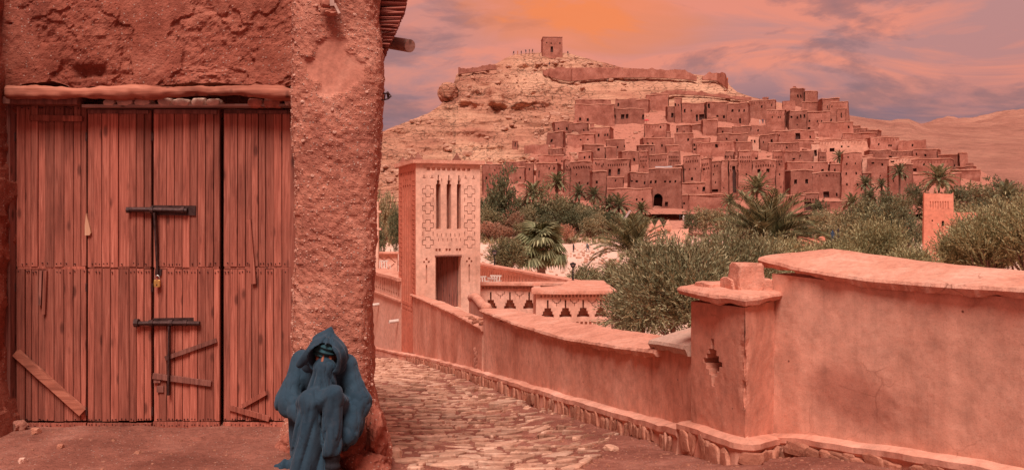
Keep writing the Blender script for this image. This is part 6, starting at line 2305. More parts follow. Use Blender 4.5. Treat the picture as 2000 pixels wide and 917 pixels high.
# ---- things on the rim
def rampart(name, label, pts, hgt, seed):
    """pts: foot pixels along the rim"""
    r = thing(name, label, 'wall', hill_pt(*pts[0][:2]))
    n = 140
    xs = np.linspace(pts[0][0], pts[-1][0], n)
    a = np.array(pts, float)
    top = np.interp(xs, a[:, 0], a[:, 1])
    bot = np.interp(xs, a[:, 0], a[:, 2])
    dd = hd(bot) - 6.0
    T = np.stack([P(x, y, d) for x, y, d in zip(xs, top, dd)])
    B = np.stack([P(x, y + 2, d) for x, y, d in zip(xs, bot, dd)])
    T[:, 2] += 0.7 * fbm(T * 0.5, 4, seed) - 0.3
    M_ = B * 0.5 + T * 0.5
    bk = np.array([0, 1.2, 0])
    full = np.stack([B, M_, T, T + bk, B + bk], 1)
    mb = MB().grid(full)
    mb.f += [tuple(range(5)), tuple(reversed(range((n - 1) * 5, n * 5)))]
    mb.mi += [0, 0]
    part('wall_body', mb, M['ksar'], r)


rampart('rampart', 'long mud rampart running along the rim of the hill below the summit', [(1062, 136, 144), (1090, 131, 152), (1120, 130, 156), (1160, 131, 153), (1200, 133, 150), (1260, 133, 149), (1310, 133, 151), (1340, 138, 153), (1361, 147, 156)], 3, 5)
rampart('rampart', 'short broken rampart on the cliff edge of the hill', [(895, 131, 143), (915, 133, 140), (930, 131, 138), (945, 126, 136), (970, 126, 133)], 2, 8)
rampart('rampart', 'curved retaining wall stepping down the hillside below the long rampart', [(1060, 137, 143), (1090, 137, 153), (1115, 136, 157), (1128, 137, 150)], 2, 12)
rampart('rampart', 'low ruined terrace wall across the slope above the village', [(1262, 183, 189), (1320, 174, 182), (1380, 178, 185), (1440, 186, 192), (1468, 190, 195)], 2, 17)
rampart('ruined_bastion', 'ruined bastion at the steep end of the hill rim', [(1372, 149, 154), (1384, 142, 154), (1400, 139, 156), (1416, 141, 166), (1422, 158, 172)], 3, 21)


def granary():
    d = float(hd(103)) - 5
    x0, x1, yt, yb = 1060, 1099, 73, 106
    w = (x1 - x0) / F * d
    H = (yb - yt) / F * d
    c = P((x0 + x1) / 2, yb, d)
    g = thing('hilltop_granary', 'square mud granary tower standing alone on the summit of the hill', 'tower', c)
    yaw = 0.06
    u, v = np.array([cos(yaw), sin(yaw), 0]), np.array([-sin(yaw), cos(yaw), 0])
    o = c - u * w / 2
    def xf(q):
        t = q[:, 2] / H
        x = w / 2 + (q[:, 0] - w / 2) * (1 - 0.03 * t)
        return o + x[:, None] * u + q[:, 1:2] * v + q[:, 2:] * np.array([0, 0, 1.0])
    rr = [(w * .39, H * 0.12, w * .52, H * 0.46, 0.8), (w * .17, H * .63, w * .22, H * .72, .4), (w * .40, H * .60, w * .45, H * .69, .4), (w * .84, H * .60, w * .90, H * .70, .4)]
    mb = MB()
    holed_panel(mb, w, H, rr, xf, np.linspace(0, w, 8)[1:-1], np.linspace(0, H, 8)[1:-1], back=False)
    for a, b in (((w, 0), (w, w)), ((w, w), (0, w)), ((0, w), (0, 0))):
        mb.add(xf(np.array([(a[0], a[1], -2), (b[0], b[1], -2), (b[0], b[1], H), (a[0], a[1], H)], float)), [(0, 1, 2, 3)])
    mb.add(xf(np.array([(0, 0, -2), (w, 0, -2), (w, 0, 0), (0, 0, 0)], float)), [(0, 1, 2, 3)])
    mb.add(xf(np.array([(0, 0, H), (w, 0, H), (w, w, H), (0, w, H)], float)), [(0, 1, 2, 3)])
    part('wall', mb, M['ksar'], g)
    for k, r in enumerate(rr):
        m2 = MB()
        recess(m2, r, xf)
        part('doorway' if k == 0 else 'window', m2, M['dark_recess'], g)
    m2 = MB()
    lip = [(-.15, -.15), (w + .15, -.15), (w + .15, w + .15), (-.15, w + .15)]
    m2.add(np.concatenate([xf(np.array([(a, b, H - 0.02 + 0.1) for a, b in lip])), xf(np.array([(a, b, H + 0.35) for a, b in lip]))]), BOXF)
    part('coping', m2, M['ksar_coping'], g)


granary()

# the boulder that hangs at the cliff corner
mb = MB()
Vv, Fc = ICO[3]
c = hill_pt(876, 184)
q = Vv * (1 + 0.16 * fbm(Vv * 1.4 + 3, 3, 5) + 0.05 * fbm(Vv * 5, 3, 9))[:, None]
q = np.clip(q, -0.93, 0.93) * np.array([4.4, 4.0, 4.3]) + P(875, 181, float(c[1]) - 4)
tag(part('boulder', MB().add(q, Fc), M['hill_rock']), 'huge rounded boulder perched at the cliff corner of the hill', 'boulder')

# square kasbah tower in the groves
RT = thing('kasbah_tower', 'square red mud tower with crumbled top standing among the olive trees', 'tower', P(1830, 470, 95.0) * np.array([1, 1, 0]) + np.array([0, 0, -6.3]))


def kasbah():
    d = 95.0
    x0, x1 = 1804, 1857
    w = (x1 - x0) / F * d
    zb = -6.5
    zt = EYE - (380 - HOR) / F * d
    H = zt - zb
    o = np.array([(x0 - 1000) / F * d, d, zb])
    u, v = np.array([cos(-.40), sin(-.40), 0]), np.array([-sin(-.40), cos(-.40), 0])
    def xf(q):
        t = q[:, 2] / H
        x = w / 2 + (q[:, 0] - w / 2) * (1.06 - 0.10 * t)
        z = q[:, 2] + np.where(q[:, 2] > H - 1e-6, 0.14 * fbm(np.stack([q[:, 0] * 2, q[:, 1] * 2, 0 * t], -1), 3, 4) + np.where((q[:, 0] < .02) | (q[:, 0] > w - .02), 0.16, 0), 0)
        return o + x[:, None] * u + q[:, 1:2] * v + z[:, None] * np.array([0, 0, 1.0])
    zz = lambda py: EYE - (py - HOR) / F * d - zb
    rr = [(w * .60, zz(441), w * .68, zz(431), 0.35), (w * .26, zz(432), w * .31, zz(429), 0.3)]
    orn = [(w * (.2 + .085 * k), zz(405 + (3 if k % 2 else 0)), w * (.2 + .085 * k) + w * .035, zz(393), 0.10) for k in range(8)]
    mb = MB()
    holed_panel(mb, w, H, rr + orn, xf, np.linspace(0, w, 14)[1:-1], np.linspace(0, H, 12)[1:-1], back=False)
    for r in orn:
        recess(mb, r, xf)
    for a, b in (((w, 0), (w, w)), ((w, w), (0, w)), ((0, w), (0, 0))):
        mb.add(xf(np.array([(a[0], a[1], 0), (b[0], b[1], 0), (b[0], b[1], H), (a[0], a[1], H)], float)), [(0, 1, 2, 3)])
    mb.add(xf(np.array([(0, 0, H - .4), (w, 0, H - .4), (w, w, H - .4), (0, w, H - .4)], float)), [(0, 1, 2, 3)])
    part('wall', mb, M['red_tower'], RT)
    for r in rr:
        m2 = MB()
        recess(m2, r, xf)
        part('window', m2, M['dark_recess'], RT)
    # low garden walls beside it
    for k, (a, b, yt, lb) in enumerate(((1858, 1960, 418, 'low red garden wall running from the square red tower'), (1560, 1612, 462, 'short red mud bank wall under the olive trees'))):
        g = thing('garden_wall', lb, 'wall', P(a, yt + 30, 100.0))
        mb = MB()
        n = 20
        T = np.stack([P(a + (b - a) * t, yt, 100.0) for t in np.linspace(0, 1, n)])
        T[:, 2] += 0.3 * fbm(T * 0.6, 3, k)
        B = T.copy()
        B[:, 2] = -7
        full = np.stack([B, T, T + [0, .5, 0], B + [0, .5, 0]], 1)
        mb.grid(full)
        part('wall_body', mb, M['red_tower'], g)


kasbah()

# awnings, panel and parasol of the village
for (px0, px1, py, d, mt, lb, nm) in ((1714, 1737, 299, 283, 'awning_blue', 'blue awning sheet stretched over a village roof', 'awning'), (1280, 1313, 327, 262, 'panel', 'pale sheet roofing lying on the house over the gateway', 'roof_sheet'),
                                       (1618, 1642, 322, 268, 'cloth_white', 'white sheet roof in front of the courtyard palm', 'roof_sheet'), (1733, 1788, 309, 276, 'ksar_light', 'long pale plank roof edge at the low end of the village', 'roof_sheet')):
    a, b = P(px0, py + 1, d), P(px1, py, d)
    mb = MB()
    mb.hexa([a + [0, 0, 0], b + [0, 0, 0], b + [0.4, 2.2, 0.5], a + [0.3, 2.2, 0.5], a + [0, 0, .12], b + [0, 0, .12], b + [0.4, 2.2, .62], a + [0.3, 2.2, .62]])
    tag(part(nm, mb, M[mt]), lb, 'awning' if nm == 'awning' else 'roof sheet')
pr = thing('parasol', 'small red parasol on a village terrace', 'parasol', P(1263, 246, float(hd(246)) - 8))
p = P(1263, 246, float(hd(246)) - 8)
mb = MB(); mb.tube([p + [0, 0, 1.9], p + [0, 0, 2.3], p + [0, 0, 2.45]], [1.0, 0.5, 0.02], 8); part('canopy', mb, M['awning_red'], pr)
mb = MB(); mb.tube([p + [0, 0, -.6], p + [0, 0, 2.3]], 0.05, 5); part('pole', mb, M['old_wood'], pr)
sp = thing('solar_panel', 'tilted pale panel on a short post at the edge of the grove', 'panel', P(1225, 425, 190.0))
p = P(1225, 420, 190.0)
mb = MB(); mb.hexa([p + [-0.9, 0, -0.9], p + [-0.4, 0.2, -1.0], p + [0.9, 0.3, 0.9], p + [0.4, 0, 1.0], p + [-0.9, -.1, -0.8], p + [-0.4, .1, -0.9], p + [0.9, .2, 1.0], p + [0.4, -.1, 1.1]]); part('sheet', mb, M['panel'], sp)
mb = MB(); mb.tube([p + [0, 0.2, -2.5], p + [0, .2, 0]], 0.08, 6); part('post', mb, M['iron'], sp)
# row of pale horn merlons on a garden wall by the river
gw = thing('merlon_wall', 'garden wall with a row of pale pointed merlons by the river bed', 'wall', P(1290, 445, 180.0))
a, b = P(1262, 447, 182.0), P(1345, 443, 182.0)
mb = MB(); mb.box((a[0], 182.0, a[2] - 3), (b[0], 182.7, a[2])); part('wall_body', mb, M['terrace'], gw)
for px in (1270, 1287, 1305):
    p = P(px, 443, 182.3)
    mb = MB(); mb.tube([p + [0, 0, -.6], p + [0, 0, .2], p + [0, 0, 0.9], p + [0, 0, 1.5]], [0.95, 0.8, 0.45, 0.12], 4); part('merlon', mb, M['ksar_light'], gw)
# ------------------------------------------------------------------ trees, palms and bushes
VR = np.random.default_rng(31)


def unit(a):
    return a / (np.linalg.norm(a, axis=-1, keepdims=True) + 1e-9)


def leaf_quads(base, dirs, ln, wd, twist=None):
    """diamond leaves: base (n,3), direction (n,3), length and width (n,)"""
    n = len(base)
    ln, wd = np.broadcast_to(ln, (n,))[:, None], np.broadcast_to(wd, (n,))[:, None]
    r = unit(VR.normal(size=(n, 3)))
    s = unit(np.cross(dirs, r))
    v = np.stack([base, base + dirs * ln * 0.45 + s * wd / 2, base + dirs * ln, base + dirs * ln * 0.45 - s * wd / 2], 1).reshape(-1, 3)
    q = np.arange(n * 4).reshape(n, 4)
    return v, q


def join(parts_):
    vs, qs, k = [], [], 0
    for v, q in parts_:
        vs.append(v)
        qs.append(q + k)
        k += len(v)
    return np.concatenate(vs), np.concatenate(qs)


def sprig_crown(n_sprig, per, rad, up, leaf_l, leaf_w, sprig_l, seed, shell=0.55, lobes=9, align=0.75):
    """crown of leafy shoots: shoots start inside lumpy lobes and reach outwards and up"""
    g = np.random.default_rng(seed)
    lc = unit(g.normal(size=(lobes, 3))) * g.uniform(0.25, 0.72, (lobes, 1)) * rad
    lc[:, 2] = lc[:, 2] * 0.9
    lr = g.uniform(0.30, 0.50, lobes) * min(rad)
    k = g.integers(0, lobes, n_sprig)
    dirs = unit(g.normal(size=(n_sprig, 3)) + np.array([0, 0, 0.25]))
    st = lc[k] + dirs * (lr[k] * g.uniform(shell, 1.0, n_sprig) ** 0.6)[:, None]
    sd = unit(dirs + np.array([0, 0, up]) + 0.35 * g.normal(size=(n_sprig, 3)))
    L = sprig_l * g.uniform(0.55, 1.25, n_sprig)
    t = (np.arange(per) + 0.5) / per
    pts = st[:, None] + sd[:, None] * (L[:, None] * t)[..., None]
    pts[..., 2] -= (0.10 * L[:, None] * t ** 2)
    ld = unit(sd[:, None] * align + 0.7 * unit(g.normal(size=(n_sprig, per, 3))))
    n = n_sprig * per
    return leaf_quads(pts.reshape(-1, 3), ld.reshape(-1, 3), leaf_l * g.uniform(0.7, 1.25, n), leaf_w * g.uniform(0.8, 1.2, n))


def limbs(height, spread, n, seed, r0):
    """trunk with tapering limbs, local coordinates"""
    rs = random.Random(seed)
    mb = MB()
    h0 = height * 0.38
    mb.tube([(0, 0, -0.6), (0.03, 0.02, h0 * 0.5), (0, 0, h0)], [r0 * 1.25, r0, r0 * 0.8], 8, wob=0.1)
    for i in range(n):
        a = i * 2 * pi / n + rs.uniform(-.4, .4)
        rr = spread * rs.uniform(0.45, 0.8)
        p1 = np.array([cos(a) * rr * 0.35, sin(a) * rr * 0.35, height * 0.6])
        p2 = np.array([cos(a) * rr, sin(a) * rr, height * rs.uniform(0.75, 0.95)])
        mb.tube([(0, 0, h0 * 0.9), p1, p2], [r0 * 0.6, r0 * 0.35, r0 * 0.1], 6)
        for k in range(2):
            b = a + rs.uniform(-1, 1)
            q = p1 + np.array([cos(b), sin(b), 0.7]) * spread * 0.35
            mb.tube([p1, q], [r0 * 0.25, r0 * 0.07], 5)
    return mb


def make_tree(name, label, cat, crown_mesh, trunk_mesh, loc, scale, rz, group, cz):
    t = thing(name, label, cat, loc, group)
    t.rotation_euler = (0, 0, rz)
    o = link('trunk', trunk_mesh, t)
    o.scale = (scale[0], scale[0], scale[1])
    c = link('crown', crown_mesh, t)
    c.location = (0, 0, cz)
    c.scale = (scale[0], scale[0], scale[1])
    return t


# far bushes: one-metre-radius crowns shared between copies
FAR_CROWNS = []
for k in range(5):
    v, q = sprig_crown(420, 9, np.array([1.0, 1.0, 1.0]), 0.35, 0.11, 0.050, 0.26, 100 + k, 0.5, 11)
    FAR_CROWNS.append((v, q))
trunk_far = limbs(1.0, 0.8, 5, 3, 0.07).mesh('trunk', M['palm_trunk'])
MESHC = {}


def far_crown(k, mat):
    if (k, mat) not in MESHC:
        MESHC[(k, mat)] = fast_mesh('crown', FAR_CROWNS[k][0], FAR_CROWNS[k][1], M[mat])
    return MESHC[(k, mat)]


def bed_z(Y):
    return float(np.interp(Y, [0, 8, 20, 30, 60, 130, 180, 200, 215, 232], [-1.3, -1.6, -3.3, -4.3, -6.2, -5.9, -4.9, -2.1, 0.1, 3.6]))


# (px, row of the crown's heart, span px, distance, dark, label)
PALMS = [(1088, 357, 58, 214, 0, 'date palm standing tallest in the grove before the slim mud tower'), (1041, 378, 60, 209, 0, 'spiky date palm beside the tall dark evergreen'), (1131, 378, 48, 212, 1, 'dark date palm behind the pale tamarisks of the grove'), (1160, 382, 46, 213, 1, 'small dark palm against the wall near the arched gateway'),
 (1209, 402, 62, 206, 1, 'bushy dark palm near the tilted panel'), (1190, 398, 44, 208, 1, 'palm crown pressed beside the bushy dark palm'), (1253, 410, 44, 207, 0, 'small bright palm beneath the arched gateway'), (1426, 394, 42, 212, 0, 'short palm with a thin trunk at the foot of the tapering towers'),
 (1478, 370, 76, 205, 0, 'tall date palm in front of the carved mud tower'), (1640, 308, 36, 268, 1, 'palm growing inside a courtyard beside the broad square tower'), (1690, 360, 44, 212, 1, 'upright dark palm at the foot of the broad square tower'), (1722, 362, 36, 213, 1, 'stiff fan-shaped palm between two mud houses'),
 (1757, 338, 46, 213, 1, 'slender dark palm with a leaning trunk before a tall house'), (1665, 398, 52, 200, 0, 'date palm at the grove edge under the broad square tower'), (1700, 384, 44, 206, 1, 'low dark palm among the bushes below the broad square tower'), (1834, 350, 78, 200, 0, 'big round date palm above the square red tower'),
 (1966, 384, 76, 150, 1, 'wide dark palm in the grove beyond the square red tower'), (1500, 404, 50, 200, 0, 'squat date palm beside the tall date palm')]
PALM_SHORT = ['tallest palm of the grove', 'spiky palm by the evergreen', 'dark palm behind the pale tamarisks', 'small palm by the gateway wall', 'bushy palm by the tilted panel', 'palm crown beside that bushy palm', 'bright palm beneath the gateway', 'thin-trunked palm under the towers',
              'tall palm before the carved tower', 'courtyard palm', 'upright palm under the square tower', 'fan-shaped palm between two houses', 'slender leaning palm', 'grove-edge palm under the square tower', 'low dark palm among bushes', 'round palm above the red tower', 'wide dark palm beyond the red tower', 'squat palm by the tall palm']
# (px centre, top row, foot row, width px, distance, foliage, look)
BELT = [(750, 362, 470, 62, 150, 'leaf_tamarisk', 'bushy grey-green tamarisk between the rough pillar and the carved tower'), (772, 392, 480, 40, 140, 'leaf_dark', 'dark bush against the flank of the carved tower'), (738, 415, 485, 40, 130, 'leaf_dark', 'dark low bush half hidden by the rough pillar'),
 (986, 326, 446, 78, 205, 'leaf_dark', 'tall dark evergreen rising at the near end of the grove'), (955, 398, 452, 52, 203, 'leaf_tamarisk', ''), (1003, 408, 456, 60, 200, 'leaf_rust', ''), (952, 428, 462, 58, 196, 'leaf_rust', ''), (1034, 392, 456, 54, 203, 'leaf_tamarisk', ''),
 (1062, 358, 448, 66, 208, 'leaf_tamarisk', 'pale brownish tamarisk, the tallest of the grove middle'), (1092, 378, 450, 60, 206, 'leaf_tamarisk', ''), (1112, 402, 456, 58, 202, 'leaf_dark', ''), (1132, 396, 452, 52, 206, 'leaf_tamarisk', ''), (1152, 402, 452, 52, 204, 'leaf_dark', ''), (1172, 412, 454, 46, 202, 'leaf_tamarisk', ''), (1192, 414, 456, 46, 204, 'leaf_dark', ''),
 (1104, 434, 463, 42, 190, 'leaf_rust', 'low brown shrub on the river bank before the grove'), (1030, 428, 462, 72, 196, 'leaf_tamarisk', ''), (984, 436, 462, 62, 195, 'leaf_rust', ''), (1066, 420, 458, 60, 198, 'leaf_dark', ''), (1150, 424, 456, 50, 197, 'leaf_tamarisk', ''), (940, 380, 450, 60, 210, 'leaf_dark', ''), (1015, 375, 440, 50, 212, 'leaf_tamarisk', ''), (1118, 380, 440, 50, 213, 'leaf_tamarisk', ''),
 (975, 360, 450, 60, 208, 'leaf_dark', 'second dark evergreen leaning on the tall one'), (1040, 398, 455, 70, 206, 'leaf_dark', ''), (1085, 398, 455, 70, 209, 'leaf_dark', ''), (1125, 392, 450, 70, 210, 'leaf_dark', ''), (1160, 396, 450, 60, 211, 'leaf_tamarisk', ''), (1185, 404, 452, 50, 211, 'leaf_tamarisk', ''), (960, 410, 460, 60, 200, 'leaf_tamarisk', ''), (1210, 416, 455, 50, 203, 'leaf_tamarisk', ''),
 (1480, 400, 450, 80, 200, 'leaf_dark', ''), (1505, 410, 455, 70, 196, 'leaf_tamarisk', ''), (1430, 400, 440, 44, 208, 'leaf_tamarisk', ''), (1665, 406, 440, 60, 195, 'leaf_dark', ''), (1760, 372, 415, 60, 208, 'leaf_tamarisk', ''), (1840, 376, 420, 66, 198, 'leaf_dark', ''), (1960, 400, 440, 70, 148, 'leaf_dark', ''), (1250, 418, 452, 50, 203, 'leaf_tamarisk', ''),
 (1232, 424, 456, 44, 200, 'leaf_dark', ''), (1258, 420, 452, 40, 205, 'leaf_tamarisk', ''), (1290, 422, 448, 40, 205, 'leaf_dark', ''),
 (1374, 396, 436, 64, 200, 'leaf_tamarisk', 'round grey-green bush below the village wall on its own'), (1345, 412, 438, 40, 200, 'leaf_dark', ''), (1408, 408, 440, 50, 198, 'leaf_tamarisk', ''), (1440, 412, 446, 50, 195, 'leaf_dark', ''),
 (1612, 402, 452, 76, 190, 'leaf_tamarisk', ''), (1650, 398, 458, 70, 180, 'leaf_tamarisk', ''), (1700, 396, 476, 104, 140, 'leaf_olive', ''), (1748, 388, 484, 96, 135, 'leaf_dark', 'big dark olive tree next to the square red tower'), (1782, 412, 486, 50, 132, 'leaf_dark', ''), (1622, 424, 474, 86, 140, 'leaf_tamarisk', ''), (1664, 432, 486, 80, 120, 'leaf_olive', ''), (1720, 436, 500, 84, 110, 'leaf_olive', ''), (1560, 428, 476, 70, 140, 'leaf_dark', ''),
 (1790, 352, 392, 50, 232, 'leaf_dark', ''), (1872, 356, 400, 60, 225, 'leaf_dark', ''), (1906, 346, 398, 80, 228, 'leaf_tamarisk', ''), (1946, 346, 396, 70, 230, 'leaf_dark', ''), (1985, 356, 400, 66, 225, 'leaf_tamarisk', ''), (1925, 380, 428, 80, 200, 'leaf_dark', ''), (1882, 388, 440, 80, 180, 'leaf_tamarisk', ''), (1985, 392, 450, 90, 160, 'leaf_dark', ''), (1940, 404, 460, 90, 140, 'leaf_olive', ''), (1870, 412, 470, 70, 130, 'leaf_olive', ''), (2020, 370, 420, 70, 215, 'leaf_dark', ''), (1820, 372, 420, 60, 205, 'leaf_dark', ''),
 (1690, 378, 420, 60, 205, 'leaf_dark', ''), (1735, 372, 412, 56, 210, 'leaf_dark', ''), (1530, 404, 440, 60, 195, 'leaf_tamarisk', ''), (1600, 384, 416, 40, 214, 'leaf_dark', '')]
LOOK = {'leaf_dark': 'dark green bush', 'leaf_tamarisk': 'grey-green tamarisk bush', 'leaf_rust': 'rust-brown dry bush', 'leaf_olive': 'olive tree'}


def near_palm(px, py, d):
    """the palm a bush stands beside, by its own look"""
    best = min(PALMS, key=lambda q: abs(q[0] - px) + 0.6 * abs(q[1] + 25 - py) + 0.3 * abs(q[3] - d))
    return PALM_SHORT[PALMS.index(best)]


for i, (px, yt, yf, wpx, d, mt, lb) in enumerate(BELT):
    zf = max(bed_z(d), -6.2) - 0.3
    zt = EYE - (yt - HOR) / F * d
    zvis = EYE - (yf - HOR) / F * d
    R = wpx / F * d / 2 * 0.95
    hz_ = max((zt - zf) / 2, 0.6)
    cz = (zt + min(zvis, zf + 0.4)) / 2 - zf
    rzv = max((zt - zf) - cz, 0.5) * 0.98
    X = (px - 1000) / F * d
    hp = yf - yt
    size = ('tall ' if hp > 62 else 'low ' if hp < 42 else '') + ('wide ' if wpx > 64 else 'narrow ' if wpx < 48 else '')
    label = lb or f"{size}{LOOK[mt]} near the {near_palm(px, (yt + yf) / 2, d)}"
    t = thing('olive_tree' if mt == 'leaf_olive' else 'tamarisk_bush' if mt == 'leaf_tamarisk' else 'bush', label, 'tree' if 'olive' in mt else 'bush', (X, d, zf), 'trees and bushes of the river grove')
    o = link('trunk', trunk_far, t)
    o.scale = (R, R, cz)
    c = link('crown', far_crown(i % 5, mt), t)
    c.location = (0, 0, cz)
    c.scale = (R, R, rzv)
    c.rotation_euler = (0, 0, i * 1.3)

# undergrowth at the foot of the grove
g = np.random.default_rng(5)
n = 21000
yy = g.uniform(190, 222, n)
xx = yy * g.uniform(-0.38, 0.62, n)
keep = vnoise(np.stack([xx * 0.08, yy * 0.12, 0 * xx], -1), 3) > -0.25
px_ = xx / yy * F + 1000
keep &= ~((px_ > 1195) & (px_ < 1345) & (yy < 206)) & ~((px_ > 1285) & (px_ < 1360))
xx, yy = xx[keep], yy[keep]
b = np.stack([xx, yy, np.interp(yy, [180, 200, 215, 232], [-4.9, -2.1, 0.1, 3.6]) - 0.1], -1)
v, q = leaf_quads(b, unit(np.stack([g.normal(size=len(b)) * .6, g.normal(size=len(b)) * .6, np.full(len(b), 0.9)], -1)), g.uniform(0.5, 1.3, len(b)), 0.45)
tag(link('undergrowth', fast_mesh('undergrowth', v, q, M['leaf_tamarisk'])), 'low scrub growing along the far bank of the river bed', None, None, 'stuff')


# ---- palms
def frond_mesh(L, n, droop, pitch, leaf_l, leaf_w, seed, name='frond', as_arrays=False):
    g = np.random.default_rng(seed)
    m = 14
    s = np.linspace(0, 1, m)
    ang = pitch - droop * s ** 1.6
    x = np.concatenate([[0], np.cumsum(np.cos(ang[:-1]) * L / (m - 1))])
    z = np.concatenate([[0], np.cumsum(np.sin(ang[:-1]) * L / (m - 1))])
    # leaflets
    t = np.repeat(np.linspace(0.12, 0.99, n), 2)
    side = np.tile([-1.0, 1.0], n)
    bx, bz = np.interp(t, s, x), np.interp(t, s, z)
    a = np.interp(t, s, ang)
    T = np.stack([np.cos(a), 0 * a, np.sin(a)], -1)
    U = np.stack([-np.sin(a), 0 * a, np.cos(a)], -1)
    S = np.stack([0 * a, side, 0 * a], -1)
    d = unit(T * (0.75 + 0.5 * t[:, None]) + S * 0.75 + U * 0.30 + 0.10 * g.normal(size=(len(t), 3)))
    d[:, 2] -= 0.10
    ll = leaf_l * np.sin(np.clip(0.18 + t * 0.95, 0, 1) * pi) ** 0.6 * g.uniform(0.85, 1.1, len(t))
    base = np.stack([bx, 0 * bx, bz], -1)
    w = leaf_w
    nrm = unit(np.cross(d, T))
    sd = unit(np.cross(d, nrm))
    v = np.stack([base - sd * w * 0.3, base + d * ll[:, None] * 0.4 - sd * w / 2, base + d * ll[:, None], base + d * ll[:, None] * 0.4 + sd * w / 2], 1).reshape(-1, 3)
    q = np.arange(len(v)).reshape(-1, 4)
    # rachis as a thin three-sided strip
    r = np.interp(s, [0, 1], [0.035, 0.006]) * L / 3
    rv, rq = [], []
    for k in range(m):
        up = np.array([-sin(ang[k]), 0, cos(ang[k])])
        c = np.array([x[k], 0, z[k]])
        rv += [c + np.array([0, r[k], 0]), c + up * r[k], c - np.array([0, r[k], 0])]
    for k in range(m - 1):
        for j in range(3):
            rq.append((k * 3 + j, k * 3 + (j + 1) % 3, k * 3 + 3 + (j + 1) % 3, k * 3 + 3 + j))
    V, Q = join([(v, q), (np.array(rv), np.array(rq))])
    if as_arrays:
        return V, Q
    return fast_mesh(name, V, Q, M['leaf_palm'])


def palm_trunk(h, r, seed):
    mb = MB()
    n = max(5, int(h / 0.18))
    pts, rad = [], []
    for k in range(n + 1):
        pts.append((0.05 * sin(k * 0.4 + seed), 0.04 * cos(k * 0.33), h * k / n))
        rad.append(r * (1.25 - 0.25 * k / n) * (1.12 if k % 2 else 0.92))
    mb.tube(pts, rad, 9, wob=0.08)
    return mb


def rot_zy(V, az, pitch):
    cp, sp_ = cos(pitch), sin(pitch)
    x = V[:, 0] * cp - V[:, 2] * sp_
    z = V[:, 0] * sp_ + V[:, 2] * cp
    return np.stack([x * cos(az) - V[:, 1] * sin(az), x * sin(az) + V[:, 1] * cos(az), z], -1)


def palm_crown(nf, L, seed, leafs=22, low=-0.5, high=1.35, w=0.05):
    rs = random.Random(seed)
    ps = []
    for k in range(nf):
        f = (k + 0.5) / nf
        pitch = high + (low - high) * f ** 0.9
        V_, Q_ = frond_mesh(L * rs.uniform(0.85, 1.1), leafs, rs.uniform(0.7, 1.3), 0.0, L * 0.20, w, seed + k, as_arrays=True)
        ps.append((rot_zy(V_, k * 2.39996 + rs.uniform(-.2, .2), pitch), Q_))
    return join(ps)


FARP = [fast_mesh('crown', *palm_crown(42, 1.0, 40 + k, 18, w=0.05), M['leaf_palm']) for k in range(3)]
FARP_D = [fast_mesh('crown', *palm_crown(36, 1.0, 60 + k, 18, w=0.05), M['leaf_dark']) for k in range(2)]
ptrunk = palm_trunk(1.0, 0.5, 2)
ptrunk_m = MB()
ptrunk_m.tube([(0, 0, 0), (0.02, 0, 0.3), (0, 0.02, 0.6), (0, 0, 1.0)], [0.55, 0.45, 0.42, 0.5], 8, wob=0.1)
PTR = ptrunk_m.mesh('trunk', M['palm_trunk'])
for i, (px, py, sp_, d, dk, lb) in enumerate(PALMS):
    p = P(px, py, d)
    L = sp_ / F * d / 2 * 1.22
    zf = bed_z(d) if d < 230 else p[2] - 4
    t = thing('date_palm', lb, 'palm', (p[0], p[1], zf), 'date palms of the river grove')
    h = max(p[2] - zf, 0.5)
    o = link('trunk', PTR, t)
    o.scale = (0.55, 0.55, h)
    if i < 16 and i != 9 and i != 12:
        yb2 = py + sp_ * (0.22 if i not in (0, 7, 8) else 0.45)
        dd = d - 2.5
        zt2 = EYE - (yb2 - HOR) / F * dd
        zg = bed_z(dd) - 0.3
        R2 = sp_ / F * dd * 0.42
        nb = thing('bush', f"bush growing at the foot of the {PALM_SHORT[i]}", 'bush', ((px + 6 - 1000) / F * dd, dd, zg), 'trees and bushes of the river grove')
        o = link('trunk', trunk_far, nb)
        hh2 = max(zt2 - zg, 1.0)
        o.scale = (R2, R2, hh2 * 0.5)
        c = link('crown', far_crown(i % 5, ('leaf_tamarisk', 'leaf_dark', 'leaf_olive')[i % 3]), nb)
        c.location = (0, 0, hh2 * 0.5)
        c.scale = (R2, R2, hh2 * 0.52)
        c.rotation_euler = (0, 0, i * 2.1)
    c = link('crown', (FARP_D[i % 2] if dk else FARP[i % 3]), t)
    c.location = (0, 0, h)
    c.scale = (L, L, L)
    c.rotation_euler = (0, 0, i * 0.9)


def big_palm(label, px, py, d, L, nf, seed, low, high, trunk_r, zf):
    p = P(px, py, d)
    t = thing('date_palm', label, 'palm', (p[0], p[1], zf))
    h = p[2] - zf
    link('trunk', palm_trunk(h, trunk_r, seed).mesh('trunk', M['palm_trunk']), t)
    rs = random.Random(seed)
    ms = [frond_mesh(L * (1 + 0.08 * k), 62, 0.75 + 0.3 * k, 0.0, L * 0.22, 0.044 * L / 2.6, seed * 3 + k) for k in range(4)]
    for k in range(nf):
        f = (k + 0.5) / nf
        o = link('frond', ms[k % 4], t)
        o.location = (0, 0, h)
        pitch = high + (low - high) * f ** 0.85
        o.rotation_euler = (rs.uniform(-.25, .25), -pitch, k * 2.39996 + rs.uniform(-.25, .25))


big_palm('arching date palm standing alone at the edge of the river bed', 1234, 492, 62, 3.5, 46, 4, 0.02, 1.45, 0.22, -6.2)
big_palm('large feathery date palm rising behind the big olive bush', 1496, 474, 46, 3.6, 64, 9, -0.25, 1.4, 0.25, -5.4)
big_palm('small low palm between the lantern and the big olive bush', 1192, 530, 40, 0.95, 26, 14, -0.1, 1.3, 0.14, -4.9)


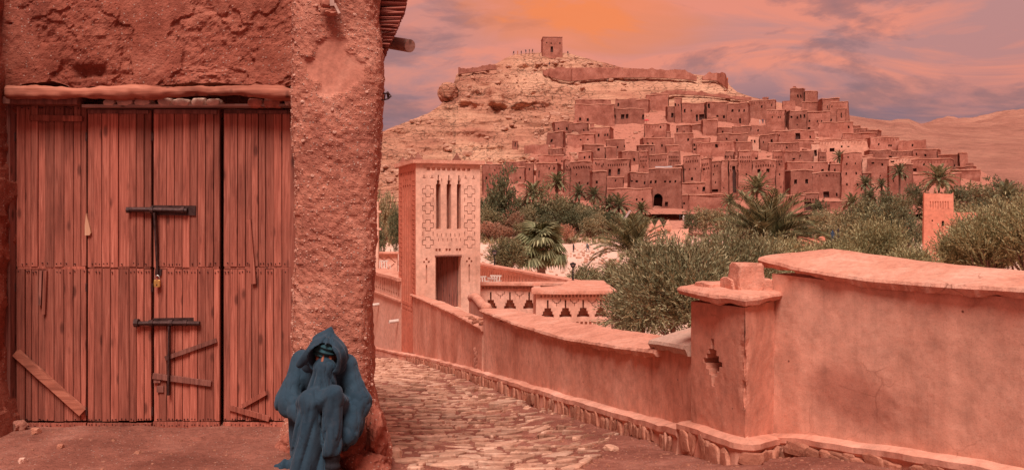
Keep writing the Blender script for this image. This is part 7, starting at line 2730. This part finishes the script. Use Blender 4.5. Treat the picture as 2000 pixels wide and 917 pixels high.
def fan_palm(label, px, py, d, seed):
    p = P(px, py, d)
    zf = -5.4
    t = thing('fan_palm', label, 'palm', (p[0], p[1], zf))
    h = p[2] - zf
    link('trunk', palm_trunk(h, 0.24, seed).mesh('trunk', M['palm_trunk']), t)
    rs = random.Random(seed)
    ms = []
    for k in range(3):
        g = np.random.default_rng(seed + k)
        n = 30
        R = 0.85
        ps = []
        pet = 0.75
        for j in range(n):
            a = -1.9 + 3.8 * j / (n - 1)
            b = np.array([pet, 0, 0.0])
            d1 = np.array([cos(a) * 0.9 + 0.1, sin(a), 0.10 * (1 if j % 2 else -1)])
            d1 /= np.linalg.norm(d1)
            sdv = np.array([-d1[1], d1[0], 0.0])
            sdv /= np.linalg.norm(sdv)
            mid = b + d1 * R * 0.55
            tip = mid + (d1 * 0.30 + np.array([0, 0, -0.42 - 0.1 * g.random()])) * R
            w = 0.075
            ps.append((np.array([b, mid + sdv * w, tip, mid - sdv * w]), np.array([[0, 1, 2, 3]])))
        r = 0.016
        ps.append((np.array([(0, r, 0), (0, -r, 0), (pet, -r, 0), (pet, r, 0)]), np.array([[0, 1, 2, 3]])))
        ps.append((np.array([(0, 0, r), (0, 0, -r), (pet, 0, -r), (pet, 0, r)]), np.array([[0, 1, 2, 3]])))
        V_, Q_ = join(ps)
        ms.append(fast_mesh('fan_leaf', V_, Q_, M['leaf_fan']))
    nf = 34
    for k in range(nf):
        f = (k + 0.5) / nf
        o = link('fan_leaf', ms[k % 3], t)
        o.location = (0, 0, h)
        pitch = 1.35 - 2.1 * f
        s = rs.uniform(1.0, 1.35)
        o.scale = (s, s, s)
        o.rotation_euler = (0, -pitch, k * 2.39996 + rs.uniform(-.2, .2))


fan_palm('shaggy fan palm with drooping leaves behind the terrace parapet', 1056, 485, 50, 5)


# ---- near olives behind the walls
def near_olive(label, px, py, d, rad, n_sprig, per, seed, mat, up, sprig, ll, lw, zf, name='olive_tree', lobes=10):
    p = P(px, py, d)
    t = thing(name, label, 'tree', (p[0], p[1], zf))
    hz_ = p[2] - zf
    v, q = sprig_crown(n_sprig, per, np.array(rad), up, ll, lw, sprig, seed, 0.35, lobes, 1.15)
    c = link('crown', fast_mesh('crown', v, q, M[mat]), t)
    c.location = (0, 0, hz_)
    mb = limbs(hz_ + rad[2] * 0.5, rad[0] * 0.8, 6, seed, 0.12)
    # fine twigs
    g = np.random.default_rng(seed)
    for k in range(70):
        dr = unit(g.normal(size=3) + [0, 0, .3])
        e = dr * np.array(rad) * g.uniform(0.6, 0.95) + [0, 0, hz_]
        mb.tube([(0, 0, hz_ * 0.8), e * 0.55 + np.array([0, 0, hz_ * 0.42]), e], [0.02, 0.012, 0.004], 4, cap=False)
    link('trunk', mb.mesh('trunk', M['palm_trunk']), t)


near_olive('big shaggy olive bush spilling over the low lane wall', 1335, 565, 16.0, (1.15, 1.0, 0.95), 2500, 13, 1, 'leaf_olive', 0.7, 0.46, 0.09, 0.021, -2.8, lobes=16)
near_olive('olive bush right behind the pier with the stepped block', 1440, 560, 17.5, (1.05, 1.0, 1.0), 2000, 13, 2, 'leaf_olive', 0.8, 0.48, 0.09, 0.021, -3.0, lobes=14)
near_olive('olive bush beside the terrace house with stepped niches', 1248, 600, 19.0, (0.75, 0.8, 0.8), 1300, 13, 3, 'leaf_olive', 0.3, 0.36, 0.085, 0.021, -3.2, lobes=10)
near_olive('feathery shrub between the fan palm and the carved tower', 990, 500, 47.0, (1.2, 1.2, 0.75), 900, 10, 4, 'leaf_tamarisk', 0.5, 0.5, 0.14, 0.04, -5.2, 'shrub')
near_olive('grey shrub under the arching palm by the river bed', 1215, 555, 30.0, (1.1, 1.0, 0.7), 900, 10, 5, 'leaf_olive', 0.5, 0.45, 0.12, 0.03, -4.3, 'shrub')
near_olive('low scrub bush below the lantern on the parapet corner', 1150, 560, 33.0, (1.0, 1.0, 0.6), 800, 10, 6, 'leaf_olive', 0.5, 0.4, 0.12, 0.03, -4.5, 'shrub')
SH = [(1545, 528, 24, (0.8, 0.8, 0.35), 'low upright-shooted olive behind the start of the tall wall'), (1625, 530, 25, (1.0, 0.9, 0.35), 'low olive with thin upright shoots just above the slanting coping'), (1712, 510, 26, (0.75, 0.9, 0.95), 'tall olive with upright shoots in front of the dark olive mass'),
      (1782, 545, 24, (0.7, 0.8, 0.35), 'low olive shoots under the square red tower'), (1878, 505, 25, (0.75, 0.9, 0.95), 'olive with dense shoots directly beyond the square red tower'), (1935, 490, 24, (0.95, 1.0, 1.1), 'tallest of the shooting olives behind the tall wall'), (2010, 480, 23, (0.95, 1.0, 1.15), 'shooting olive at the end of the row behind the tall wall'), (1490, 540, 22, (0.7, 0.8, 0.5), 'small olive filling the gap behind the stepped block')]
for k, (px, py, d, rad, lb) in enumerate(SH):
    near_olive(lb, px, py, float(d), rad, 1300, 14, 20 + k, 'leaf_shoot', 1.6, 0.72, 0.095, 0.027, -3.9, lobes=12)
# ------------------------------------------------------------------ the seated man in a hooded robe
MD = 5.80
MS = F / MD
MX0 = (640 - 1000) / F * MD
MZ0 = EYE - (915 - HOR) / F * MD
MAN = thing('person', 'person huddled in a long blue hooded robe, sitting against the pebbly pillar', 'person', (MX0, MD, MZ0))


def man():
    R = lambda a: np.array(a, float)
    # joints, metres: x right, y away, z up (feet near the camera)
    pel, chest, neck = R((0.0, 0.17, 0.30)), R((-0.04, 0.07, 0.60)), R((-0.02, 0.0, 0.71))
    head = R((0.008, -0.085, 0.785))
    shL, shR = R((-0.205, 0.05, 0.70)), R((0.130, 0.06, 0.675))
    elL, elR = R((-0.285, -0.06, 0.46)), R((0.245, -0.03, 0.45))
    wrL, wrR = R((-0.13, -0.20, 0.40)), R((0.185, -0.17, 0.27))
    knL, knR = R((-0.060, -0.27, 0.50)), R((0.105, -0.285, 0.540))
    anL, anR = R((-0.10, -0.26, 0.07)), R((0.085, -0.24, 0.09))

    def ang_fold(p, c, k, ph, amp):
        """folds that fan out from a point c"""
        d = p - c
        a = np.arctan2(d[:, 0], -d[:, 2])
        r = np.linalg.norm(d, axis=1)
        return amp * (1.5 * (1 - np.abs(np.sin(a * k / 2 + ph + 0.8 * vnoise(p * 4, 3)))) ** 1.6 - 0.5) * sstep(0.03, 0.22, r)

    def robe(p):
        d = sd_ell(p, pel, (0.25, 0.20, 0.24))
        d = smin(d, sd_caps(p, pel + R((-0.02, 0, 0.02)), chest, 0.20, 0.155), 0.06)
        d = smin(d, sd_caps(p, shL, shR, 0.085, 0.080), 0.06)
        # cloth drawn up over the mouth, a tent from chin to lap
        tent = sd_caps(p, R((0.012, -0.158, 0.722)), R((-0.01, -0.13, 0.50)), 0.056, 0.125)
        tent = tent + ang_fold(p, R((0.012, -0.2, 0.79)), 19, 0.4, 0.014) * sstep(0.78, 0.68, p[:, 2])
        tent = smin(tent, sd_ell(p, R((0.012, -0.150, 0.705)), (0.088, 0.062, 0.048)), 0.03)
        d = smin(d, tent, 0.022)
        # sleeves: bent, creased at the elbow
        def crease(a, b, amp, ph):
            t = np.clip(((p - a) @ (b - a)) / ((b - a) @ (b - a)), 0, 1)
            return amp * np.sin(t * 11 + ph + 30 * p[:, 0] - 22 * p[:, 2] + 2.4 * vnoise(p * 6, 2))
        sl = sd_caps(p, shL, elL, 0.070, 0.092) + crease(shL, elL, 0.0022, 0)
        sl = smin(sl, sd_caps(p, elL, wrL, 0.092, 0.070) + crease(elL, wrL, 0.003, 1), 0.03)
        d = smin(d, sl, 0.04)
        sr = sd_caps(p, shR, elR, 0.068, 0.090) + crease(shR, elR, 0.0022, 2)
        sr = smin(sr, sd_caps(p, elR, wrR, 0.090, 0.078) + crease(elR, wrR, 0.003, 3), 0.03)
        d = smin(d, sr, 0.04)
        # lap and legs under cloth
        lg = smin(sd_caps(p, pel + R((-0.12, -0.05, 0.0)), knL, 0.125, 0.080), sd_caps(p, pel + R((0.10, -0.05, 0.0)), knR, 0.12, 0.072), 0.03)
        lg = smin(lg, sd_caps(p, knL + R((-0.03, 0.02, -0.02)), knR + R((-0.01, 0.02, -0.015)), 0.082, 0.068), 0.03)
        lg = lg + 0.006 * np.sin((p[:, 2] * 0.8 - p[:, 0] * 0.5) * 75 + 2 * vnoise(p * 5, 6))
        d = smin(d, lg, 0.018)
        hangs = 0.017 * (1.4 * (1 - np.abs(np.sin((p[:, 0] + 0.30 * (0.5 - p[:, 2])) * 30 + 1.2 * vnoise(p * 3, 5)))) ** 1.6 - 0.45) * sstep(0.50, 0.30, p[:, 2])
        skL = smin(sd_caps(p, knL, R((-0.115, -0.30, 0.03)), 0.082, 0.105), sd_caps(p, R((-0.07, -0.22, 0.42)), R((-0.02, -0.25, 0.05)), 0.07, 0.085), 0.04) + hangs
        skR = sd_caps(p, knR, R((0.092, -0.275, 0.20)), 0.073, 0.074) + hangs * 0.6
        skR = np.maximum(skR, 0.155 + 0.1 * (p[:, 0] - 0.09) - p[:, 2])
        d = smin(d, skL, 0.016)
        d = smin(d, skR, 0.008)
        # skirt bulging at the side of the seat, and the hem trailing on the ground
        d = smin(d, sd_caps(p, R((-0.20, 0.0, 0.34)), R((-0.19, 0.0, 0.14)), 0.095, 0.10), 0.03)
        d = smin(d, sd_caps(p, R((-0.20, -0.12, 0.06)), R((-0.31, -0.15, 0.04)), 0.06, 0.05) + 0.010 * np.sin(p[:, 0] * 90), 0.02)
        q = p * R((19, 15, 3.2)) + 0.7 * np.stack([vnoise(p * 5, 1), vnoise(p * 5, 2), 0 * p[:, 0]], -1)
        rid = (1 - np.abs(vnoise(q, 7))) ** 3.2
        f2 = 0.015 * (rid - 0.2) * sstep(0.60, 0.42, p[:, 2])
        return d + f2

    def hood(p):
        # outer cowl: egg round the head, drawn up behind to a point that leans to one side
        o = sd_ell(p, R((0.010, -0.085, 0.775)), (0.146, 0.190, 0.128))
        o = smin(o, sd_caps(p, R((0.002, -0.06, 0.84)), R((0.042, -0.05, 0.958)), 0.104, 0.004), 0.03)
        # cowl skirts down onto the shoulders
        o = smin(o, sd_caps(p, R((-0.09, -0.02, 0.72)), R((-0.17, 0.02, 0.69)), 0.085, 0.06), 0.05)
        o = smin(o, sd_caps(p, R((0.07, -0.01, 0.715)), R((0.115, 0.04, 0.67)), 0.08, 0.055), 0.05)
        # rim that hangs low on one side
        o = smin(o, sd_caps(p, R((-0.075, -0.215, 0.825)), R((-0.165, -0.175, 0.725)), 0.030, 0.022), 0.03)
        o = smin(o, sd_caps(p, R((0.095, -0.20, 0.80)), R((0.100, -0.17, 0.69)), 0.026, 0.024), 0.03)
        inner = sd_ell(p, R((0.012, -0.195, 0.762)), (0.108, 0.140, 0.103))
        inner = smin(inner, sd_caps(p, R((0.015, -0.30, 0.77)), R((0.015, -0.30, 0.62)), 0.085, 0.085), 0.03)
        th = np.arctan2(p[:, 2] - 0.93, p[:, 0] - 0.04)
        fold = 0.007 * np.sin(th * 9 + 2 * vnoise(p * 6, 4)) * sstep(0.78, 0.86, p[:, 2]) * sstep(0.945, 0.89, p[:, 2]) + 0.006 * np.sin(p[:, 1] * 60 + 30 * p[:, 2] + 2 * vnoise(p * 5, 8))
        return np.maximum(o + fold, -(inner))

    v, q = surface_nets(lambda p: robe(p), (-0.46, -0.50, -0.03), (0.42, 0.46, 0.82), 0.0065)
    v = relax(v, q, 2, 0.4)
    v[:, 2] = np.maximum(v[:, 2], 0.0)
    rb = link('robe', fast_mesh('robe', v, q, M['robe_wool'], True), MAN)
    v, q = surface_nets(hood, (-0.34, -0.36, 0.56), (0.27, 0.18, 1.0), 0.0065)
    v = relax(v, q, 1, 0.3)
    link('hood', fast_mesh('hood', v, q, M['robe_wool'], True), MAN)

    # body: one continuous figure inside the robe, with a face
    def body(p):
        d = sd_caps(p, pel, chest, 0.12, 0.125)
        d = smin(d, sd_caps(p, shL * .95, shR * .95, 0.045, 0.045), 0.04)
        d = smin(d, sd_caps(p, chest, neck, 0.06, 0.05), 0.03)
        for a, b, c in ((shL, elL, wrL), (shR, elR, wrR)):
            d = smin(d, sd_caps(p, a, b, 0.045, 0.038), 0.02)
            d = smin(d, sd_caps(p, b, c, 0.038, 0.028), 0.02)
        for s, k, a in ((-0.09, knL, anL), (0.09, knR, anR)):
            d = smin(d, sd_caps(p, pel + R((s, 0, 0)), k, 0.075, 0.052), 0.02)
            d = smin(d, sd_caps(p, k, a, 0.05, 0.034), 0.02)
        h = sd_ell(p, head, (0.076, 0.092, 0.108))
        h = smin(h, sd_ell(p, head + R((0, -0.035, -0.075)), (0.048, 0.055, 0.045)), 0.03)          # jaw
        h = smin(h, sd_caps(p, head + R((0, -0.088, 0.002)), head + R((0, -0.112, -0.040)), 0.009, 0.016), 0.012)   # nose
        h = smin(h, sd_caps(p, head + R((-0.035, -0.082, 0.012)), head + R((0.035, -0.082, 0.012)), 0.010, 0.010), 0.012)   # brow
        for s in (-1, 1):
            h = -smin(-h, sd_ell(p, head + R((s * 0.030, -0.096, -0.008)), (0.018, 0.014, 0.011)), 0.01)   # eye sockets
            h = smin(h, sd_ell(p, head + R((s * 0.078, 0.005, -0.01)), (0.010, 0.022, 0.032)), 0.008)      # ears
            h = smin(h, sd_ell(p, head + R((s * 0.040, -0.072, -0.030)), (0.022, 0.018, 0.018)), 0.014)    # cheeks
        h = smin(h, sd_caps(p, head + R((-0.020, -0.088, -0.067)), head + R((0.020, -0.088, -0.067)), 0.008, 0.008), 0.008)   # lips
        return smin(d, h, 0.03)
    v, q = surface_nets(body, (-0.36, -0.36, 0.0), (0.32, 0.34, 0.94), 0.0085)
    bo = link('body', fast_mesh('body', v, q, M['skin'], True), MAN)
    # eyes, lids lowered
    for s in (-1, 1):
        mb = MB()
        V_, F_ = ICO[2]
        mb.add(V_ * 0.011 + head + R((s * 0.030, -0.085, -0.008)), F_)
        o = link('eye', mb.mesh('eye', M['black_iron'], smooth=True), bo)

    # turban wound low over the brow
    def turban(p):
        c = head + R((0.0, -0.004, 0.030))
        o = sd_ell(p, c, (0.092, 0.114, 0.076))
        d_ = p - c
        wrap = 0.006 * np.sin(d_[:, 2] * 190 + d_[:, 0] * 60 + 2 * vnoise(p * 9, 3))
        cut = (c[2] - 0.056 + 0.15 * d_[:, 0] + 0.004 * np.sin(d_[:, 0] * 60)) - p[:, 2]
        return np.maximum(o + wrap, cut)
    v, q = surface_nets(turban, (-0.13, -0.24, 0.74), (0.13, 0.06, 0.96), 0.005)
    link('turban', fast_mesh('turban', v, q, M['turban_cloth'], True), MAN)

    # trouser leg below the shorter hem, sock and shoes
    def trou(p):
        o = sd_caps(p, R((0.094, -0.262, 0.24)), R((0.088, -0.250, 0.075)), 0.054, 0.058)
        return np.maximum(o + 0.004 * np.sin(p[:, 2] * 120 + 3 * vnoise(p * 10, 2)), 0.045 - p[:, 2])
    v, q = surface_nets(trou, (0.0, -0.36, 0.02), (0.20, -0.14, 0.32), 0.006)
    link('trouser_leg', fast_mesh('trouser_leg', v, q, M['wool_dark'], True), MAN)
    for cx_, dy_ in ((0.078, 0.0), (-0.06, 0.09)):
        def shoe(p):
            a, b = R((cx_, -0.24 + dy_, 0.045)), R((cx_ - 0.03, -0.40 + dy_, 0.032))
            o = sd_caps(p, a, b, 0.045, 0.036)
            o = smin(o, sd_caps(p, a, a + R((0, 0.0, 0.055)), 0.042, 0.040), 0.02)
            return np.maximum(o, 0.004 - p[:, 2])
        v, q = surface_nets(shoe, (cx_ - 0.13, -0.48, -0.01), (cx_ + 0.08, -0.14, 0.15), 0.006)
        sh = link('shoe', fast_mesh('shoe', v, q, M['shoe'], True), MAN)
        mb = MB()
        mb.tube([R((cx_, -0.20 + dy_, 0.006)), R((cx_ - 0.012, -0.31 + dy_, 0.006)), R((cx_ - 0.032, -0.43 + dy_, 0.006))], [0.042, 0.045, 0.030], 10)
        link('sole', mb.mesh('sole', M['black_iron']), sh)


man()
MAN.scale = (0.88, 0.95, 1.0)


# ------------------------------------------------------------------ people far off
def walker_mesh(seed, arm, stride, hunch):
    R = lambda a: np.array(a, float)
    def f(p):
        d = sd_caps(p, R((0, 0, 0.92)), R((hunch, 0, 1.40)), 0.15, 0.17)
        d = smin(d, sd_caps(p, R((hunch, 0, 1.45)), R((hunch * 1.2, 0, 1.53)), 0.07, 0.06), 0.05)
        d = smin(d, sd_ell(p, R((hunch * 1.3, 0, 1.64)), (0.10, 0.09, 0.125)), 0.04)
        for s in (-1, 1):
            k = R((s * 0.10 + s * stride * 0.5, -0.03, 0.48))
            a = R((s * 0.09 + s * stride, 0.05, 0.05))
            d = smin(d, sd_caps(p, R((s * 0.09, 0, 0.90)), k, 0.11, 0.08), 0.04)
            d = smin(d, sd_caps(p, k, a, 0.075, 0.05), 0.03)
            d = smin(d, sd_caps(p, a, a + R((0.0, -0.14, -0.01)), 0.05, 0.04), 0.02)
            e = R((s * 0.27 + hunch * .8, -0.02, 1.15))
            h = R((s * (0.22 + arm * (s > 0) * 0.3), -0.12, 0.88 + arm * (s > 0) * 0.6))
            d = smin(d, sd_caps(p, R((s * 0.20 + hunch, 0, 1.40)), e, 0.07, 0.055), 0.04)
            d = smin(d, sd_caps(p, e, h, 0.05, 0.045), 0.03)
        return d
    return surface_nets(f, (-0.7, -0.35, -0.05), (0.8, 0.35, 1.85), 0.05)


WALK = [walker_mesh(k, a, s, h) for k, (a, s, h) in enumerate(((0, 0.10, 0), (1, 0.05, 0.04), (0, 0.22, 0.10)))]
CROWD = [(1003, 106, 2, 'cloth_dark', 'person in dark clothes at the tail of the group on the ridge', 0), (1011, 107, 0, 'cloth_orange', 'person in an orange jacket among walkers on the ridge', 0), (1018, 106, 0, 'cloth_dark', 'person standing straight between the ridge walkers', 0), (1027, 105, 1, 'cloth_blue', 'person in blue raising an arm on the ridge', 0),
         (1034, 104, 1, 'cloth_dark', 'person with a lifted arm close to the ridge summit', 0), (1040, 103, 2, 'cloth_dark', 'person striding first toward the hilltop granary', 0), (1109, 107, 0, 'cloth_dark', 'person alone beyond the hilltop granary', 0), (1073, 129, 0, 'cloth_blue', 'person on the slope directly under the hilltop granary', 1),
         (1128, 144, 1, 'cloth_white', 'person in white at the head of the stair beside the rampart', 1), (1140, 148, 0, 'cloth_dark', 'person in dark clothes on the stair by the rampart', 1), (1186, 158, 2, 'cloth_white', 'person in white walking below the rampart', 1), (1416, 148, 0, 'cloth_dark', 'person on top of the ruined bastion', 0), (1421, 160, 0, 'cloth_orange', 'person climbing beside the ruined bastion', 0),
         (1484, 243, 0, 'cloth_white', 'person in white in the village viewpoint crowd', 2), (1490, 242, 1, 'cloth_blue', 'person in blue waving in the viewpoint crowd', 2), (1496, 242, 0, 'cloth_dark', 'person in black in the viewpoint crowd', 2), (1503, 243, 2, 'cloth_blue', 'person in blue striding out of the viewpoint crowd', 2), (1510, 244, 0, 'cloth_dark', 'person in black at the edge of the viewpoint crowd', 2), (1515, 244, 0, 'cloth_white', 'person in white at the outer edge of the viewpoint crowd', 2),
         (1120, 492, 0, 'cloth_dark', 'person in dark clothes standing on the dry river bed', 3), (1148, 491, 2, 'cloth_blue', 'person in blue bending over on the dry river bed', 3), (1328, 431, 0, 'cloth_dark', 'person in dark clothes walking the path to the gateway', 4), (1335, 433, 0, 'cloth_white', 'person in pale clothes on the path to the gateway', 4),
         (1626, 472, 0, 'cloth_blue', 'person in blue on the bank under the olives', 5), (1637, 468, 1, 'cloth_dark', 'person in dark clothes on the bank under the olives', 5)]
WMESH = {}
for i, (px, py, k, mt, lb, zone) in enumerate(CROWD):
    if zone in (0, 1):
        h = hill_pt(px, py)
        d = float(h[1])
        p = P(px, py, d - 1.0)
        if zone == 0:
            p[2] = h[2] - 0.1
    elif zone == 2:
        d = float(hd(246)) - 2
        p = P(px, py, d)
    elif zone == 3:
        d = 180.0
        p = P(px, py, d)
    elif zone == 4:
        d = 212.0
        p = P(px, py, d)
    else:
        d = 128.0
        p = P(px, py, d)
    t = thing('person', lb, 'person', p, 'people far off')
    if (k, mt) not in WMESH:
        WMESH[(k, mt)] = fast_mesh('body', WALK[k][0], WALK[k][1], M[mt], True)
    o = link('body', WMESH[(k, mt)], t)
    o.rotation_euler = (0, 0, i * 1.1)


# ------------------------------------------------------------------ look-alikes get told apart by their rank in size or height
SETS = {}
for o in COL.objects:
    if o.parent is None and 'label' in o and 'group' in o:
        SETS.setdefault((o['label'], o['group']), []).append(o)
for (lb, gp), obs in SETS.items():
    if len(obs) < 2:
        continue
    if 'houses' in gp:
        obs.sort(key=lambda o: o.location.z)
        words = {2: ('lower', 'higher'), 3: ('lowest', 'middle', 'highest')}.get(len(obs))
    else:
        size = lambda o: max([c.scale[0] * c.scale[2] for c in o.children] or [0])
        obs.sort(key=size)
        words = {2: ('smaller', 'bigger'), 3: ('smallest', 'middle-sized', 'biggest'), 4: ('smallest', 'second smallest', 'second biggest', 'biggest')}.get(len(obs))
    if words and len(lb.split()) < 16:
        for o, w in zip(obs, words):
            o['label'] = w + ' ' + lb
